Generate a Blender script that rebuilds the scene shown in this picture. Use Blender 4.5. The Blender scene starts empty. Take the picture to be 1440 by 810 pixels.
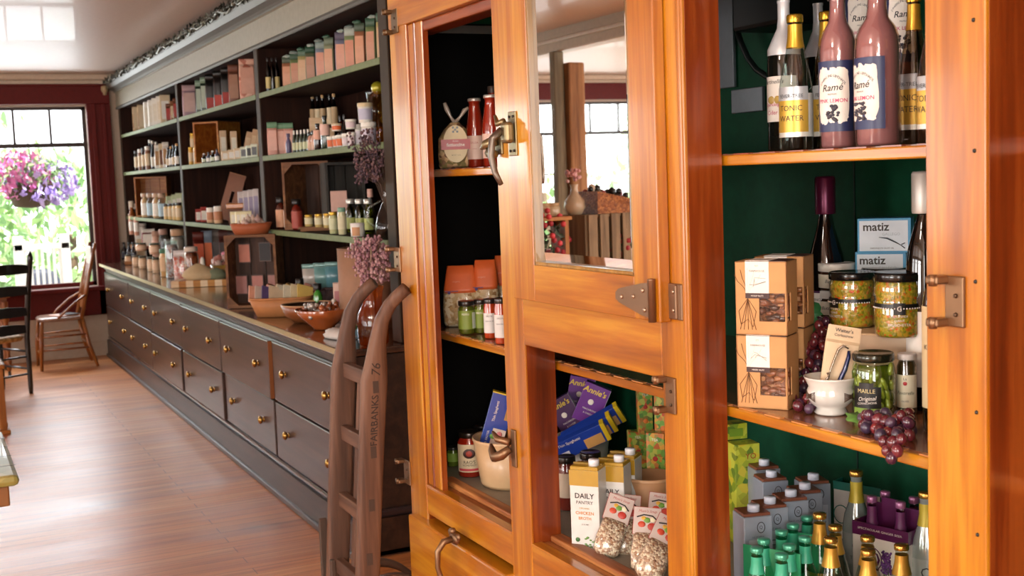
import bpy, bmesh, math, random
from mathutils import Vector, Matrix, Euler, noise as mnoise
random.seed(7)
R = random.Random(11)
PI = math.pi
sc = bpy.context.scene
COL = sc.collection

# ------------------------------------------------------------------ camera
FPX = 1700.0
PITCH, ROLL, YAW = math.radians(5.38), math.radians(-2.21), math.radians(26.01)
EYE = Vector((0, 0, 1.6))
_cy, _sy = math.cos(YAW), math.sin(YAW)
_f0 = Vector((-_cy, _sy, 0)); _r0 = Vector((_sy, _cy, 0)); _u0 = Vector((0, 0, 1))
FWD = _f0*math.cos(PITCH) - _u0*math.sin(PITCH)
_u1 = _u0*math.cos(PITCH) + _f0*math.sin(PITCH)
RGT = _r0*math.cos(ROLL) + _u1*math.sin(ROLL)
UPV = _u1*math.cos(ROLL) - _r0*math.sin(ROLL)
cd = bpy.data.cameras.new('camera')
cam = bpy.data.objects.new('camera', cd); COL.objects.link(cam)
cd.sensor_width = 36; cd.lens = FPX/1440*36; cd.clip_start = .02; cd.clip_end = 200
cd.dof.use_dof = True; cd.dof.focus_distance = 2.7; cd.dof.aperture_fstop = 9
mw = Matrix((RGT, UPV, -FWD)).transposed().to_4x4(); mw.translation = EYE
cam.matrix_world = mw
sc.camera = cam

# ------------------------------------------------------------------ light
sc.view_settings.view_transform = 'Standard'; sc.view_settings.look = 'None'
sc.view_settings.gamma = 1; sc.view_settings.use_curve_mapping = False
sc.view_settings.exposure = 0.0
sc.cycles.max_bounces = 9; sc.cycles.diffuse_bounces = 4; sc.cycles.glossy_bounces = 5
sc.cycles.transmission_bounces = 8; sc.cycles.transparent_max_bounces = 24
sc.cycles.sample_clamp_indirect = 6; sc.cycles.caustics_reflective = False; sc.cycles.caustics_refractive = False
w = bpy.data.worlds.new('sky'); sc.world = w; w.use_nodes = True
bg = w.node_tree.nodes['Background']; bg.inputs[0].default_value = (.95, .97, 1, 1); bg.inputs[1].default_value = 3.6

def area(name, loc, rot, sx, sy, power, colr=(1, 1, 1)):
    l = bpy.data.lights.new(name, 'AREA'); l.shape = 'RECTANGLE'; l.size = sx; l.size_y = sy
    l.energy = power; l.color = colr
    o = bpy.data.objects.new(name, l); COL.objects.link(o); o.location = loc; o.rotation_euler = rot
    return o
# daylight through the street windows of the front wall (behind the camera's left)
for k, x in enumerate((-9.6, -6.2, -2.8, 0.4)):
    area('front_window_daylight', (x, -6.3, 1.6), (PI/2, 0, 0), 2.3, 1.9, (70, 60, 95, 235)[k], (1, .96, .9))
# daylight through the end windows
area('end_window_daylight', (-12.6, .55, 2.3), (0, math.radians(-62), 0), 1.6, 2.0, 160, (.88, .94, 1))
area('end_window_daylight', (-12.6, -4.2, 2.3), (0, math.radians(-62), 0), 1.6, 2.0, 120, (.9, .95, 1))
# door and shop window in the right hand wall
area('side_window_daylight', (2.45, -1.6, 1.75), (0, PI/2, 0), 1.9, 2.6, 150, (1, .95, .88))
sun_l = bpy.data.lights.new('sun', 'SUN'); sun_l.energy = 14; sun_l.angle = .01; sun_l.color = (1, .97, .9)
sun = bpy.data.objects.new('sun', sun_l); COL.objects.link(sun); sun.rotation_euler = (math.radians(20), math.radians(28), 0)

def at(x, y, X=None, Y=None, Z=None):
    d = FWD*FPX + RGT*(x-720) - UPV*(y-405)
    t = (X-EYE.x)/d.x if X is not None else (Y-EYE.y)/d.y if Y is not None else (Z-EYE.z)/d.z
    return EYE + d*t
def depth(p): return (Vector(p)-EYE).dot(FWD)
def face(p, off=0):
    return math.atan2(-p[1], -p[0]) + PI/2 + math.radians(off)

# ------------------------------------------------------------------ materials
def lin(h):
    h = h.lstrip('#'); c = [int(h[i:i+2], 16)/255 for i in (0, 2, 4)]
    return tuple(x/12.92 if x <= .04045 else ((x+.055)/1.055)**2.4 for x in c) + (1,)
MC = {}
def newmat(key):
    m = bpy.data.materials.new(key); m.use_nodes = True
    nt = m.node_tree; return m, nt, nt.nodes['Principled BSDF']
def bump(nt, b, src, strength, dist=.01):
    bn = nt.nodes.new('ShaderNodeBump'); bn.inputs['Strength'].default_value = strength; bn.inputs['Distance'].default_value = dist
    nt.links.new(src, bn.inputs['Height']); nt.links.new(bn.outputs[0], b.inputs['Normal'])
def objcoord(nt, scale=(1, 1, 1), rot=(0, 0, 0)):
    tc = nt.nodes.new('ShaderNodeTexCoord'); mp = nt.nodes.new('ShaderNodeMapping')
    mp.inputs['Scale'].default_value = scale; mp.inputs['Rotation'].default_value = rot
    nt.links.new(tc.outputs['Object'], mp.inputs[0]); return mp.outputs[0]
def ramp(nt, src, stops):
    r = nt.nodes.new('ShaderNodeValToRGB'); e = r.color_ramp.elements
    while len(e) < len(stops): e.new(.5)
    for q, (p, c) in zip(e, stops): q.position = p; q.color = lin(c)
    nt.links.new(src, r.inputs[0]); return r.outputs[0]
def noise(nt, vec, scale, detail=3, dist=0):
    n = nt.nodes.new('ShaderNodeTexNoise'); n.inputs['Scale'].default_value = scale
    n.inputs['Detail'].default_value = detail; n.inputs['Distortion'].default_value = dist
    nt.links.new(vec, n.inputs['Vector']); return n.outputs[0]
def c(h, rough=.5, metal=0, coat=0, var=.1, spec=.5):
    k = ('c', h, rough, metal, coat, spec)
    if k in MC: return MC[k]
    m, nt, b = newmat('paint_'+h.strip('#'))
    v = objcoord(nt); f = noise(nt, v, 30, 2)
    mx = nt.nodes.new('ShaderNodeMix'); mx.data_type = 'RGBA'; mx.blend_type = 'MULTIPLY'; mx.inputs[0].default_value = 1
    mx.inputs[6].default_value = lin(h)
    mr = nt.nodes.new('ShaderNodeMapRange'); mr.inputs[1].default_value = .3; mr.inputs[2].default_value = .7
    mr.inputs[3].default_value = 1-var; mr.inputs[4].default_value = 1.0
    nt.links.new(f, mr.inputs[0]); nt.links.new(mr.outputs[0], mx.inputs[7]); nt.links.new(mx.outputs[2], b.inputs['Base Color'])
    b.inputs['Specular IOR Level'].default_value = spec; b.inputs['Roughness'].default_value = rough; b.inputs['Metallic'].default_value = metal; b.inputs['Coat Weight'].default_value = coat
    MC[k] = m; return m
def wood(name, c1, c2, c3, axis='z', rough=.35, coat=.3, sc_=1.0, bmp=.15, stretch=.06, spec=.5):
    k = ('w', name, axis)
    if k in MC: return MC[k]
    m, nt, b = newmat(name+'_'+axis)
    s = {'x': (stretch, 1, 1), 'y': (1, stretch, 1), 'z': (1, 1, stretch)}[axis]
    v = objcoord(nt, tuple(q*sc_ for q in s))
    n1 = noise(nt, v, 22, 5, .6); n2 = noise(nt, v, 110, 3)
    n3 = noise(nt, objcoord(nt), 2.2, 2)
    a = nt.nodes.new('ShaderNodeMath'); a.operation = 'MULTIPLY_ADD'; nt.links.new(n2, a.inputs[0]); a.inputs[1].default_value = .3; nt.links.new(n1, a.inputs[2])
    a2 = nt.nodes.new('ShaderNodeMath'); a2.operation = 'MULTIPLY_ADD'; nt.links.new(n3, a2.inputs[0]); a2.inputs[1].default_value = .35; nt.links.new(a.outputs[0], a2.inputs[2])
    col = ramp(nt, a2.outputs[0], [(.5, c1), (.8, c2), (1.0, c3)])
    nt.links.new(col, b.inputs['Base Color'])
    b.inputs['Roughness'].default_value = rough; b.inputs['Coat Weight'].default_value = coat; b.inputs['Coat Roughness'].default_value = .12; b.inputs['Specular IOR Level'].default_value = spec
    bump(nt, b, a.outputs[0], bmp, .004)
    MC[k] = m; return m
def pine(ax='z'): return wood('varnished_pine', '#7C3E06', '#AA640A', '#C2861F', ax, .3, .5)
def pined(ax='z'): return wood('red_varnished_pine', '#4A1A08', '#7C320D', '#964818', ax, .28, .6, bmp=.3)
def wornpine(ax='x'): return wood('worn_pine', '#3A1A0B', '#8A4A1C', '#B5783E', ax, .6, .1, bmp=.5)
def darkwood(ax='x'): return wood('dark_stained_wood', '#1E100A', '#342016', '#42291C', ax, .45, .15)
def cratewood(ax='x'): return wood('crate_wood', '#3E2414', '#6B4426', '#8A5E38', ax, .7, 0, bmp=.3)
def boxwood(ax='x'): return wood('honey_wood', '#7A4210', '#A8641E', '#C08436', ax, .55, .05)
def palewood(ax='x'): return wood('pale_wood', '#C9A27A', '#DDBB92', '#E8CDA8', ax, .6, 0)
def ashwood(ax='z'): return wood('grey_brown_ash', '#38241A', '#5E4030', '#785642', ax, .65, .05, bmp=.3)
def chairwood(ax='z'): return wood('oak_chair', '#5A2C12', '#8F5222', '#A86C34', ax, .35, .3)
def grains(name, cols, scale, rough=.5, coat=0, bmp=.6):
    k = ('g', name)
    if k in MC: return MC[k]
    m, nt, b = newmat(name)
    v = objcoord(nt); vo = nt.nodes.new('ShaderNodeTexVoronoi'); vo.inputs['Scale'].default_value = scale
    wv = nt.nodes.new('ShaderNodeVectorMath'); wv.operation = 'ADD'
    n = nt.nodes.new('ShaderNodeTexNoise'); n.inputs['Scale'].default_value = scale*.7
    ms = nt.nodes.new('ShaderNodeVectorMath'); ms.operation = 'SCALE'; ms.inputs['Scale'].default_value = .6/scale
    nt.links.new(v, n.inputs['Vector']); nt.links.new(n.outputs[1], ms.inputs[0]); nt.links.new(v, wv.inputs[0]); nt.links.new(ms.outputs[0], wv.inputs[1])
    nt.links.new(wv.outputs[0], vo.inputs['Vector'])
    sp = nt.nodes.new('ShaderNodeSeparateColor'); nt.links.new(vo.outputs['Color'], sp.inputs[0])
    n_ = len(cols); col = ramp(nt, sp.outputs[0], [(i/n_, q) for i, q in enumerate(cols)])
    nt.links.new(col, b.inputs['Base Color']); b.inputs['Roughness'].default_value = rough; b.inputs['Coat Weight'].default_value = coat
    inv = nt.nodes.new('ShaderNodeMath'); inv.operation = 'SUBTRACT'; inv.inputs[0].default_value = 1; nt.links.new(vo.outputs['Distance'], inv.inputs[1])
    bump(nt, b, inv.outputs[0], bmp, .004)
    MC[k] = m; return m
def glass(h='#FFFFFF', key='', rough=.03, refl=1.0):
    k = ('gl', h, refl, rough)
    if k in MC: return MC[k]
    m = bpy.data.materials.new('glass_'+h.strip('#')); m.use_nodes = True; nt = m.node_tree; nt.nodes.clear()
    o = nt.nodes.new('ShaderNodeOutputMaterial'); t = nt.nodes.new('ShaderNodeBsdfTransparent'); t.inputs[0].default_value = lin(h)
    g = nt.nodes.new('ShaderNodeBsdfGlossy'); g.inputs['Roughness'].default_value = rough; g.inputs[0].default_value = (1, 1, 1, 1)
    lw = nt.nodes.new('ShaderNodeLayerWeight'); lw.inputs[0].default_value = .5
    pw = nt.nodes.new('ShaderNodeMath'); pw.operation = 'POWER'; pw.inputs[1].default_value = 4; nt.links.new(lw.outputs['Facing'], pw.inputs[0])
    ml = nt.nodes.new('ShaderNodeMath'); ml.operation = 'MULTIPLY_ADD'; ml.inputs[1].default_value = .5*refl; ml.inputs[2].default_value = .04*refl; nt.links.new(pw.outputs[0], ml.inputs[0])
    mx = nt.nodes.new('ShaderNodeMixShader'); nt.links.new(ml.outputs[0], mx.inputs[0]); nt.links.new(t.outputs[0], mx.inputs[1]); nt.links.new(g.outputs[0], mx.inputs[2])
    nt.links.new(mx.outputs[0], o.inputs[0]); MC[k] = m; return m
def liquid(h, rough=.08): return c(h, rough, 0, .8, .03)
BRASS = lambda: c('#B08A4A', .25, .95)
BRONZE = lambda: c('#8A6A4E', .38, .8)
IRON = lambda: c('#4A4038', .5, .7)
MIRROR = lambda: c('#F5F5F2', .01, 1, 0, .0)
NUTS = lambda: grains('mixed_nuts', ['#4A2412', '#7A4424', '#9C6238', '#C08A5A', '#6A3218'], 110, .5, .3)
GRANOLA = lambda: grains('granola', ['#A87C4A', '#D9BC8C', '#C89B62', '#E8D4AE'], 95, .8)
BEANS = lambda: grains('soup_beans', ['#D9C4A0', '#7A4A34', '#EADCC0', '#B48A68', '#98745C', '#E6D8BC'], 210, .6)
RELISH = lambda: grains('bruschetta_relish', ['#8A8A1E', '#B8A82A', '#C8471C', '#A89A2C', '#6A7A1E', '#C8A83A', '#8E8420', '#7C7A1E', '#B8942E'], 210, .2, .8, .3)
PICKLE = lambda: grains('pickles', ['#5A6414', '#7A8220', '#8E9430', '#4C5812'], 45, .15, .9, .4)
PASTA = lambda: grains('pasta_twists', ['#C8A070', '#E0C090', '#6A4A3A', '#B89068', '#8A7A4A'], 75, .5, .3)
WICKER = lambda: grains('wicker_weave', ['#6E3A18', '#9A5A2A', '#B87840', '#8A4E24'], 90, .6, 0, .9)

# ------------------------------------------------------------------ mesh building
class MB:
    def __init__(s): s.v = []; s.f = []; s.m = []; s.s = []; s.mats = []
    def mi(s, m):
        if m not in s.mats: s.mats.append(m)
        return s.mats.index(m)
    def add(s, vs, fs, m, smooth=False, T=None):
        o = len(s.v); i = s.mi(m)
        s.v += [tuple(T @ Vector(p)) if T else tuple(p) for p in vs]
        for f in fs: s.f.append([o+q for q in f]); s.m.append(i); s.s.append(smooth)
        return s
    def box(s, x0, x1, y0, y1, z0, z1, m, bev=0, T=None):
        if bev > 0:
            b = min(bev, (x1-x0)*.45, (y1-y0)*.45, (z1-z0)*.45)
            bm = bmesh.new(); bmesh.ops.create_cube(bm, size=1)
            for q in bm.verts: q.co = Vector(((x0+x1)/2+q.co.x*(x1-x0), (y0+y1)/2+q.co.y*(y1-y0), (z0+z1)/2+q.co.z*(z1-z0)))
            bmesh.ops.bevel(bm, geom=bm.edges[:], offset=b, segments=2, affect='EDGES', profile=.5)
            bm.verts.index_update(); s.add([q.co for q in bm.verts], [[q.index for q in f.verts] for f in bm.faces], m, False, T); bm.free(); return s
        vs = [(x, y, z) for x in (x0, x1) for y in (y0, y1) for z in (z0, z1)]
        return s.add(vs, [(0, 1, 3, 2), (4, 6, 7, 5), (0, 4, 5, 1), (2, 3, 7, 6), (0, 2, 6, 4), (1, 5, 7, 3)], m, False, T)
    def lathe(s, prof, m, n=20, cx=0, cy=0, a0=0, a1=2*PI, T=None, smooth=True):
        full = abs(a1-a0-2*PI) < 1e-6; k = n if full else n+1
        vs = [(cx+r*math.cos(a0+(a1-a0)*i/n), cy+r*math.sin(a0+(a1-a0)*i/n), z) for r, z in prof for i in range(k)]
        fs = []
        for j in range(len(prof)-1):
            for i in range(n):
                a = j*k+i; b = j*k+(i+1) % k; fs.append((a, b, b+k, a+k))
        return s.add(vs, fs, m, smooth, T)
    def loft(s, secs, m, n=20, p=2.0, T=None, cap=True, smooth=True):   # secs: (z, half w, half d, ox, oy)
        vs = []
        for q in secs:
            z, a, b = q[:3]; ox = q[3] if len(q) > 3 else 0; oy = q[4] if len(q) > 4 else 0
            for i in range(n):
                t = 2*PI*(i+.5)/n; cc, ss = math.cos(t), math.sin(t)
                vs.append((ox+a*math.copysign(abs(cc)**(2/p), cc), oy+b*math.copysign(abs(ss)**(2/p), ss), z))
        fs = [(j*n+i, j*n+(i+1) % n, (j+1)*n+(i+1) % n, (j+1)*n+i) for j in range(len(secs)-1) for i in range(n)]
        if cap: fs += [tuple(range(n-1, -1, -1)), tuple((len(secs)-1)*n+i for i in range(n))]
        return s.add(vs, fs, m, smooth, T)
    def tube(s, pts, r, m, n=8, T=None, cap=True, sq=1.0):
        pts = [Vector(p) for p in pts]; rs = r if isinstance(r, (list, tuple)) else [r]*len(pts)
        vs = []; prev = None
        for i, p in enumerate(pts):
            d = (pts[min(i+1, len(pts)-1)]-pts[max(i-1, 0)]).normalized()
            if prev is None:
                a = Vector((0, 0, 1)) if abs(d.z) < .9 else Vector((1, 0, 0)); u = d.cross(a).normalized()
            else: u = (prev-d*prev.dot(d)).normalized()
            prev = u; v = d.cross(u)
            for k in range(n):
                t = 2*PI*k/n; vs.append(p+u*(rs[i]*math.cos(t))+v*(rs[i]*sq*math.sin(t)))
        fs = [(j*n+i, j*n+(i+1) % n, (j+1)*n+(i+1) % n, (j+1)*n+i) for j in range(len(pts)-1) for i in range(n)]
        if cap: fs += [tuple(range(n-1, -1, -1)), tuple((len(pts)-1)*n+i for i in range(n))]
        return s.add(vs, fs, m, True, T)
    def ball(s, p, r, m, n=8, sc_=(1, 1, 1), T=None, jit=0):
        vs = []; fs = []; k = max(4, n//2+1)
        for j in range(k):
            ph = PI*j/(k-1)
            for i in range(n):
                t = 2*PI*i/n; rr = r*(1+R.uniform(-jit, jit))
                vs.append((p[0]+rr*sc_[0]*math.sin(ph)*math.cos(t), p[1]+rr*sc_[1]*math.sin(ph)*math.sin(t), p[2]+rr*sc_[2]*math.cos(ph)))
        for j in range(k-1):
            for i in range(n): fs.append((j*n+i, (j+1)*n+i, (j+1)*n+(i+1) % n, j*n+(i+1) % n))
        return s.add(vs, fs, m, True, T)
    def text(s, t, m, size, fn, spacing=1.0, bold=0.0, shear=0.0, width=None):   # fn maps (u,v) of centred text to 3D
        tv, tf, w_ = textmesh(t, bold, shear)
        k = size if not width else width/w_
        ky = size
        s.add([fn(x*k, y*ky) for x, y in tv], tf, m, False); return s
    def build(s, name, parent=None, loc=None, rot=None):
        me = bpy.data.meshes.new(name); me.from_pydata(s.v, [], s.f)
        for m in s.mats: me.materials.append(m)
        me.polygons.foreach_set('material_index', s.m); me.polygons.foreach_set('use_smooth', s.s); me.update()
        bm = bmesh.new(); bm.from_mesh(me); bmesh.ops.recalc_face_normals(bm, faces=bm.faces[:]); bm.to_mesh(me); bm.free()
        o = bpy.data.objects.new(name, me); COL.objects.link(o)
        if parent: o.parent = parent
        if loc is not None: o.location = loc
        if rot is not None: o.rotation_euler = rot
        return o
TX = {}
def textmesh(t, bold=0, shear=0):
    k = (t, bold, shear)
    if k not in TX:
        cu = bpy.data.curves.new('t', 'FONT'); cu.body = t; cu.size = 1; cu.align_x = 'CENTER'; cu.align_y = 'CENTER'; cu.offset = bold; cu.shear = shear; cu.resolution_u = 2
        o = bpy.data.objects.new('t', cu); COL.objects.link(o); dg = bpy.context.evaluated_depsgraph_get(); dg.update()
        me = o.evaluated_get(dg).to_mesh()
        bm = bmesh.new(); bm.from_mesh(me)
        for _ in range(1):
            long = [e for e in bm.edges if e.calc_length() > .25]
            if long: bmesh.ops.subdivide_edges(bm, edges=long, cuts=2); bmesh.ops.triangulate(bm, faces=bm.faces[:])
        bm.verts.index_update()
        v = [(q.co.x, q.co.y) for q in bm.verts]; f = [[q.index for q in g.verts] for g in bm.faces]; bm.free()
        xs = [q[0] for q in v] or [0, 1]; TX[k] = (v, f, max(xs)-min(xs))
        o.evaluated_get(dg).to_mesh_clear(); bpy.data.objects.remove(o); bpy.data.curves.remove(cu)
    return TX[k]
def flatfn(ox, oz, y, rot=0):      # plane facing local -Y
    cr, sr = math.cos(rot), math.sin(rot)
    return lambda u, v: (ox+u*cr-v*sr, y, oz+u*sr+v*cr)
def cylfn(r, oz, a=0, rot=0):      # cylinder front facing local -Y
    cr, sr = math.cos(rot), math.sin(rot)
    def f(u, v):
        uu = u*cr-v*sr; vv = u*sr+v*cr; t = -PI/2+a+uu/r
        return (r*math.cos(t), r*math.sin(t), oz+vv)
    return f
def tag(o, label=None, cat=None, group=None, kind=None):
    if label: o['label'] = label
    if cat: o['category'] = cat
    if group: o['group'] = group
    if kind: o['kind'] = kind
    return o
def thing(name, label, cat, loc=(0, 0, 0), rz=0, group=None, tilt=(0, 0)):
    o = bpy.data.objects.new(name, None); COL.objects.link(o); o.location = loc; o.rotation_euler = (tilt[0], tilt[1], rz)
    o.empty_display_size = .05
    return tag(o, label, cat, group)
def copy_tree(o, parent=None):
    q = o.copy(); COL.objects.link(q)
    if parent: q.parent = parent
    for ch in list(o.children): copy_tree(ch, q)
    return q
def struct(mb, name, **k): return tag(mb.build(name, **k), kind='structure')

# ================================================================== ROOM
XW, XE, YB, YF, ZC = -12.25, 2.6, 2.32, -6.2, 2.70
def floor_mat():
    m, nt, b = newmat('pine_floor_boards')
    tc = nt.nodes.new('ShaderNodeTexCoord'); mp = nt.nodes.new('ShaderNodeMapping'); mp.inputs['Rotation'].default_value = (0, 0, PI/2)
    nt.links.new(tc.outputs['Object'], mp.inputs[0])
    br = nt.nodes.new('ShaderNodeTexBrick'); br.offset = .37; br.inputs['Scale'].default_value = 1
    br.inputs['Brick Width'].default_value = 3.1; br.inputs['Row Height'].default_value = .085; br.inputs['Mortar Size'].default_value = .0018
    br.inputs['Color1'].default_value = lin('#E2985A'); br.inputs['Color2'].default_value = lin('#EAAA70'); br.inputs['Mortar'].default_value = lin('#7A4A30'); br.inputs['Bias'].default_value = 0
    nt.links.new(mp.outputs[0], br.inputs[0])
    v = objcoord(nt, (1, .05, 1)); n1 = noise(nt, v, 30, 5, .4)
    n2 = noise(nt, objcoord(nt, (1, .3, 1)), 3.0, 4)
    r1 = ramp(nt, n1, [(.25, '#9C7058'), (.5, '#DDC8B8'), (.75, '#FFFFFF')])
    r2 = ramp(nt, n2, [(.28, '#8A7468'), (.42, '#DCCCC4'), (.65, '#FFFFFF')])
    m1 = nt.nodes.new('ShaderNodeMix'); m1.data_type = 'RGBA'; m1.blend_type = 'MULTIPLY'; m1.inputs[0].default_value = .6
    m2 = nt.nodes.new('ShaderNodeMix'); m2.data_type = 'RGBA'; m2.blend_type = 'MULTIPLY'; m2.inputs[0].default_value = .7
    nt.links.new(br.outputs[0], m1.inputs[6]); nt.links.new(r1, m1.inputs[7]); nt.links.new(m1.outputs[2], m2.inputs[6]); nt.links.new(r2, m2.inputs[7])
    nt.links.new(m2.outputs[2], b.inputs['Base Color'])
    rr = nt.nodes.new('ShaderNodeMapRange'); rr.inputs[3].default_value = .28; rr.inputs[4].default_value = .48; nt.links.new(n2, rr.inputs[0]); nt.links.new(rr.outputs[0], b.inputs['Roughness'])
    bump(nt, b, n1, .08, .003); return m
struct(MB().box(XW-.2, XE+.2, YF-.2, YB+.2, -.1, 0, floor_mat()), 'floor')
CEIL = c('#D6C9BF', .5, 0, .05, .06)
struct(MB().box(XW-.2, XE+.2, YF-.2, YB+.2, ZC, ZC+.15, CEIL), 'ceiling')
CREAM = c('#B9A896', .7, 0, 0, .06)
struct(MB().box(XW-.2, XE+.2, YB, YB+.2, 0, ZC, CREAM), 'wall_back')
REDT = c('#5C120E', .55, 0, 0, .15, .25); MUNT = c('#2A1712', .4)
def wall_with_holes(name, axis, pos0, pos1, lo, hi, holes, m):
    mb = MB(); cur = lo
    def b(a0, a1, z0, z1):
        if a1-a0 < 1e-4: return
        mb.box(pos0, pos1, a0, a1, z0, z1, m) if axis == 'x' else mb.box(a0, a1, pos0, pos1, z0, z1, m)
    for (a0, a1, z0, z1) in holes:
        b(cur, a0, 0, ZC); b(a0, a1, 0, z0); b(a0, a1, z1, ZC); cur = a1
    b(cur, hi, 0, ZC)
    return struct(mb, name)
WL = [(-5.3, -3.0, .68, 2.40), (-2.6, -.66, .68, 2.40), (-.42, 1.52, .68, 2.40)]
wall_with_holes('wall_left', 'x', XW-.2, XW, YF-.2, YB+.2, WL, CREAM)
WF = [(-10.8, -8.4, .7, 2.45), (-7.4, -5.0, .7, 2.45), (-4.0, -1.6, .7, 2.45), (-.8, 1.6, .7, 2.45)]
wall_with_holes('wall_front', 'y', YF-.2, YF, XW-.2, XE+.2, WF, CREAM)
wall_with_holes('wall_right', 'x', XE, XE+.2, YF-.2, YB+.2, [(-3.0, -.3, .7, 2.5)], CREAM)
# red painted casing round the end windows, one continuous frieze
mb = MB()
mb.box(XW, XW+.05, YF, 1.74, 2.42, 2.60, REDT, .006).box(XW, XW+.08, YF, 1.76, 2.585, 2.605, REDT, .004)
for y0, y1 in ((1.52, 1.74), (-.66, -.42), (-3.0, -2.6), (YF, -5.3)): mb.box(XW, XW+.045, y0, y1, .40, 2.42, REDT, .006)
mb.box(XW, XW+.045, YF, 1.74, .40, .64, REDT, .006).box(XW, XW+.10, YF, 1.76, .64, .68, REDT, .008)
mb.box(XW+.045, XW+.062, 1.56, 1.60, .68, 2.42, REDT, .004).box(XW+.045, XW+.062, 1.66, 1.69, .68, 2.42, REDT, .004)
struct(mb, 'trim_1')
mb = MB(); mb.box(XW, XW+.06, YF, YB, 2.605, 2.645, c('#C9B7A2', .6), .01).box(XW, XW+.10, YF, YB, 2.645, 2.70, c('#C9B7A2', .6), .015)
struct(mb, 'trim_2')
struct(MB().box(XW, XW+.025, YF, 1.6, 0, .14, c('#BBA894', .6), .006), 'baseboard_left')
for k, (y0, y1, z0, z1) in enumerate(WL[::-1]):
    mb = MB(); n = 6
    mb.box(XW-.12, XW-.05, y0, y0+.035, z0, z1, MUNT).box(XW-.12, XW-.05, y1-.035, y1, z0, z1, MUNT)
    mb.box(XW-.12, XW-.05, y0, y1, z1-.03, z1, MUNT).box(XW-.12, XW-.05, y0, y1, z0, z0+.04, REDT)
    mb.box(XW-.12, XW-.04, y0, y1, 2.02, 2.06, MUNT)
    for i in range(1, n): yy = y1-.0-(y1-y0)*i/n; mb.box(XW-.11, XW-.06, yy-.011, yy+.011, 2.06, z1-.03, MUNT)
    wnd = struct(mb, 'window_%d' % (k+1))
    MB().box(XW-.095, XW-.09, y0+.03, y1-.03, z0+.03, z1-.03, glass('#FFFFFF', '', .01, .5)).build('pane', wnd)
for k, (x0, x1, z0, z1) in enumerate(WF):
    mb = MB()
    for a, b_ in ((x0, x0+.06), (x1-.06, x1)): mb.box(a, b_, YF-.15, YF-.05, z0, z1, MUNT)
    mb.box(x0, x1, YF-.15, YF-.05, z0, z0+.06, MUNT).box(x0, x1, YF-.15, YF-.05, z1-.06, z1, MUNT).box(x0, x1, YF-.15, YF-.05, 2.02, 2.06, MUNT)
    struct(mb, 'window_%d' % (k+4))
mb = MB()
for a in (-3.0, -1.68, -.36): mb.box(XE+.05, XE+.15, a, a+.06, .7, 2.5, MUNT)
mb.box(XE+.05, XE+.15, -3, -.3, .7, .76, MUNT).box(XE+.05, XE+.15, -3, -.3, 2.44, 2.5, MUNT); struct(mb, 'window_8')
# ceiling beam carried by a rough post (seen in the mirror)
WHT = c('#E4DACB', .45, 0, .1)
mb = MB().box(XW, XE, -2.10, -1.95, 2.53, ZC, c('#D2C3AC', .5), .01).box(XW, XE, -1.95, -1.925, 2.60, 2.63, WHT, .008).box(XW, XE, -1.95, -1.935, 2.63, ZC, c('#CDBEA8', .5))
struct(mb, 'trim_3')
def mat_(x, y, X): p = at(x, y, X=X); return Vector((p.x, 2*(1.2895)-p.y, p.z))
post = MB(); greyp = wood('grey_post', '#4A4438', '#79705C', '#95896F', 'z', .8, 0, bmp=.6); brownp = wood('brown_post', '#5A3A24', '#94663F', '#B08256', 'z', .75, 0, bmp=.6)
g0, g1, g2 = mat_(781, 190, -8.32).y, mat_(797, 190, -8.30).y, mat_(824, 190, -8.26).y
post.box(-8.38, -8.30, g1, g0, 0, 2.53, greyp, .012)
po = post.build('timber_post'); tag(po, kind='structure')
MB().box(-8.37, -8.24, g2, g1-.004, 0, 2.44, brownp, .015).build('timber_face', po)

# ================================================================== OUTSIDE THE END WINDOWS
struct(MB().box(-40, XW-.2, -25, 25, -.5, -.4, c('#B9B6A8', .8)), 'ground')
def leafball(mb, cx, cy, cz, rx, ry, rz_, n, size, mats, shell=.55):
    for _ in range(n):
        a = R.uniform(0, 2*PI); u = R.uniform(-1, 1); q = math.sqrt(1-u*u); k = R.uniform(shell, 1)
        p = Vector((cx+rx*k*q*math.cos(a), cy+ry*k*q*math.sin(a), cz+rz_*k*u)); s_ = size*R.uniform(.6, 1.3)
        T = Matrix.Translation(p) @ Euler((R.uniform(0, 6), R.uniform(0, 6), R.uniform(0, 6))).to_matrix().to_4x4()
        mb.add([(-s_, 0, 0), (0, -s_*.5, s_*.15), (s_, 0, 0), (0, s_*.5, s_*.15)], [(0, 1, 2), (0, 2, 3)], R.choice(mats), False, T)
GR = [c('#A2C284', .7), c('#BCD8A0', .7), c('#82A672', .7)]
trees = [(-20, 4.5, 1.0, 2.2, 'round leafy shrub behind the deck railing outside, farthest right', 1.8), (-21, 2.2, .9, 2.0, 'leafy shrub outside, behind the hanging flowers', 1.7),
         (-19, -.6, 2.0, 2.3, 'leafy tree outside the window, cut by the left edge of photo', 2.4), (-22, -9, 1.2, 3.2, 'leafy tree outside, seen in the mirror between window bars', 2.6), (-24, -5.5, 1.4, 3.0, 'leafy tree outside, seen in the mirror behind the post', 2.6)]
for tx, ty, tz, tr, lb, th in trees:
    t = thing('garden_tree', lb, 'tree', (tx, ty, -.4))
    m_ = MB(); m_.tube([(0, 0, 0), (.05, 0, tz*.5), (0, .05, tz+.4)], [.16, .12, .07], c('#5A4634', .8)); m_.build('trunk', t)
    m_ = MB(); leafball(m_, 0, 0, tz+.4, tr, tr, tr*.75, 1500, .13, GR); m_.build('foliage', t)
PINKF = [c('#D878B4', .6), c('#E8A4D0', .6), c('#C868A8', .6)]; PURF = [c('#B8A4DC', .6), c('#A08CCC', .6), c('#CDBEEC', .6)]
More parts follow.
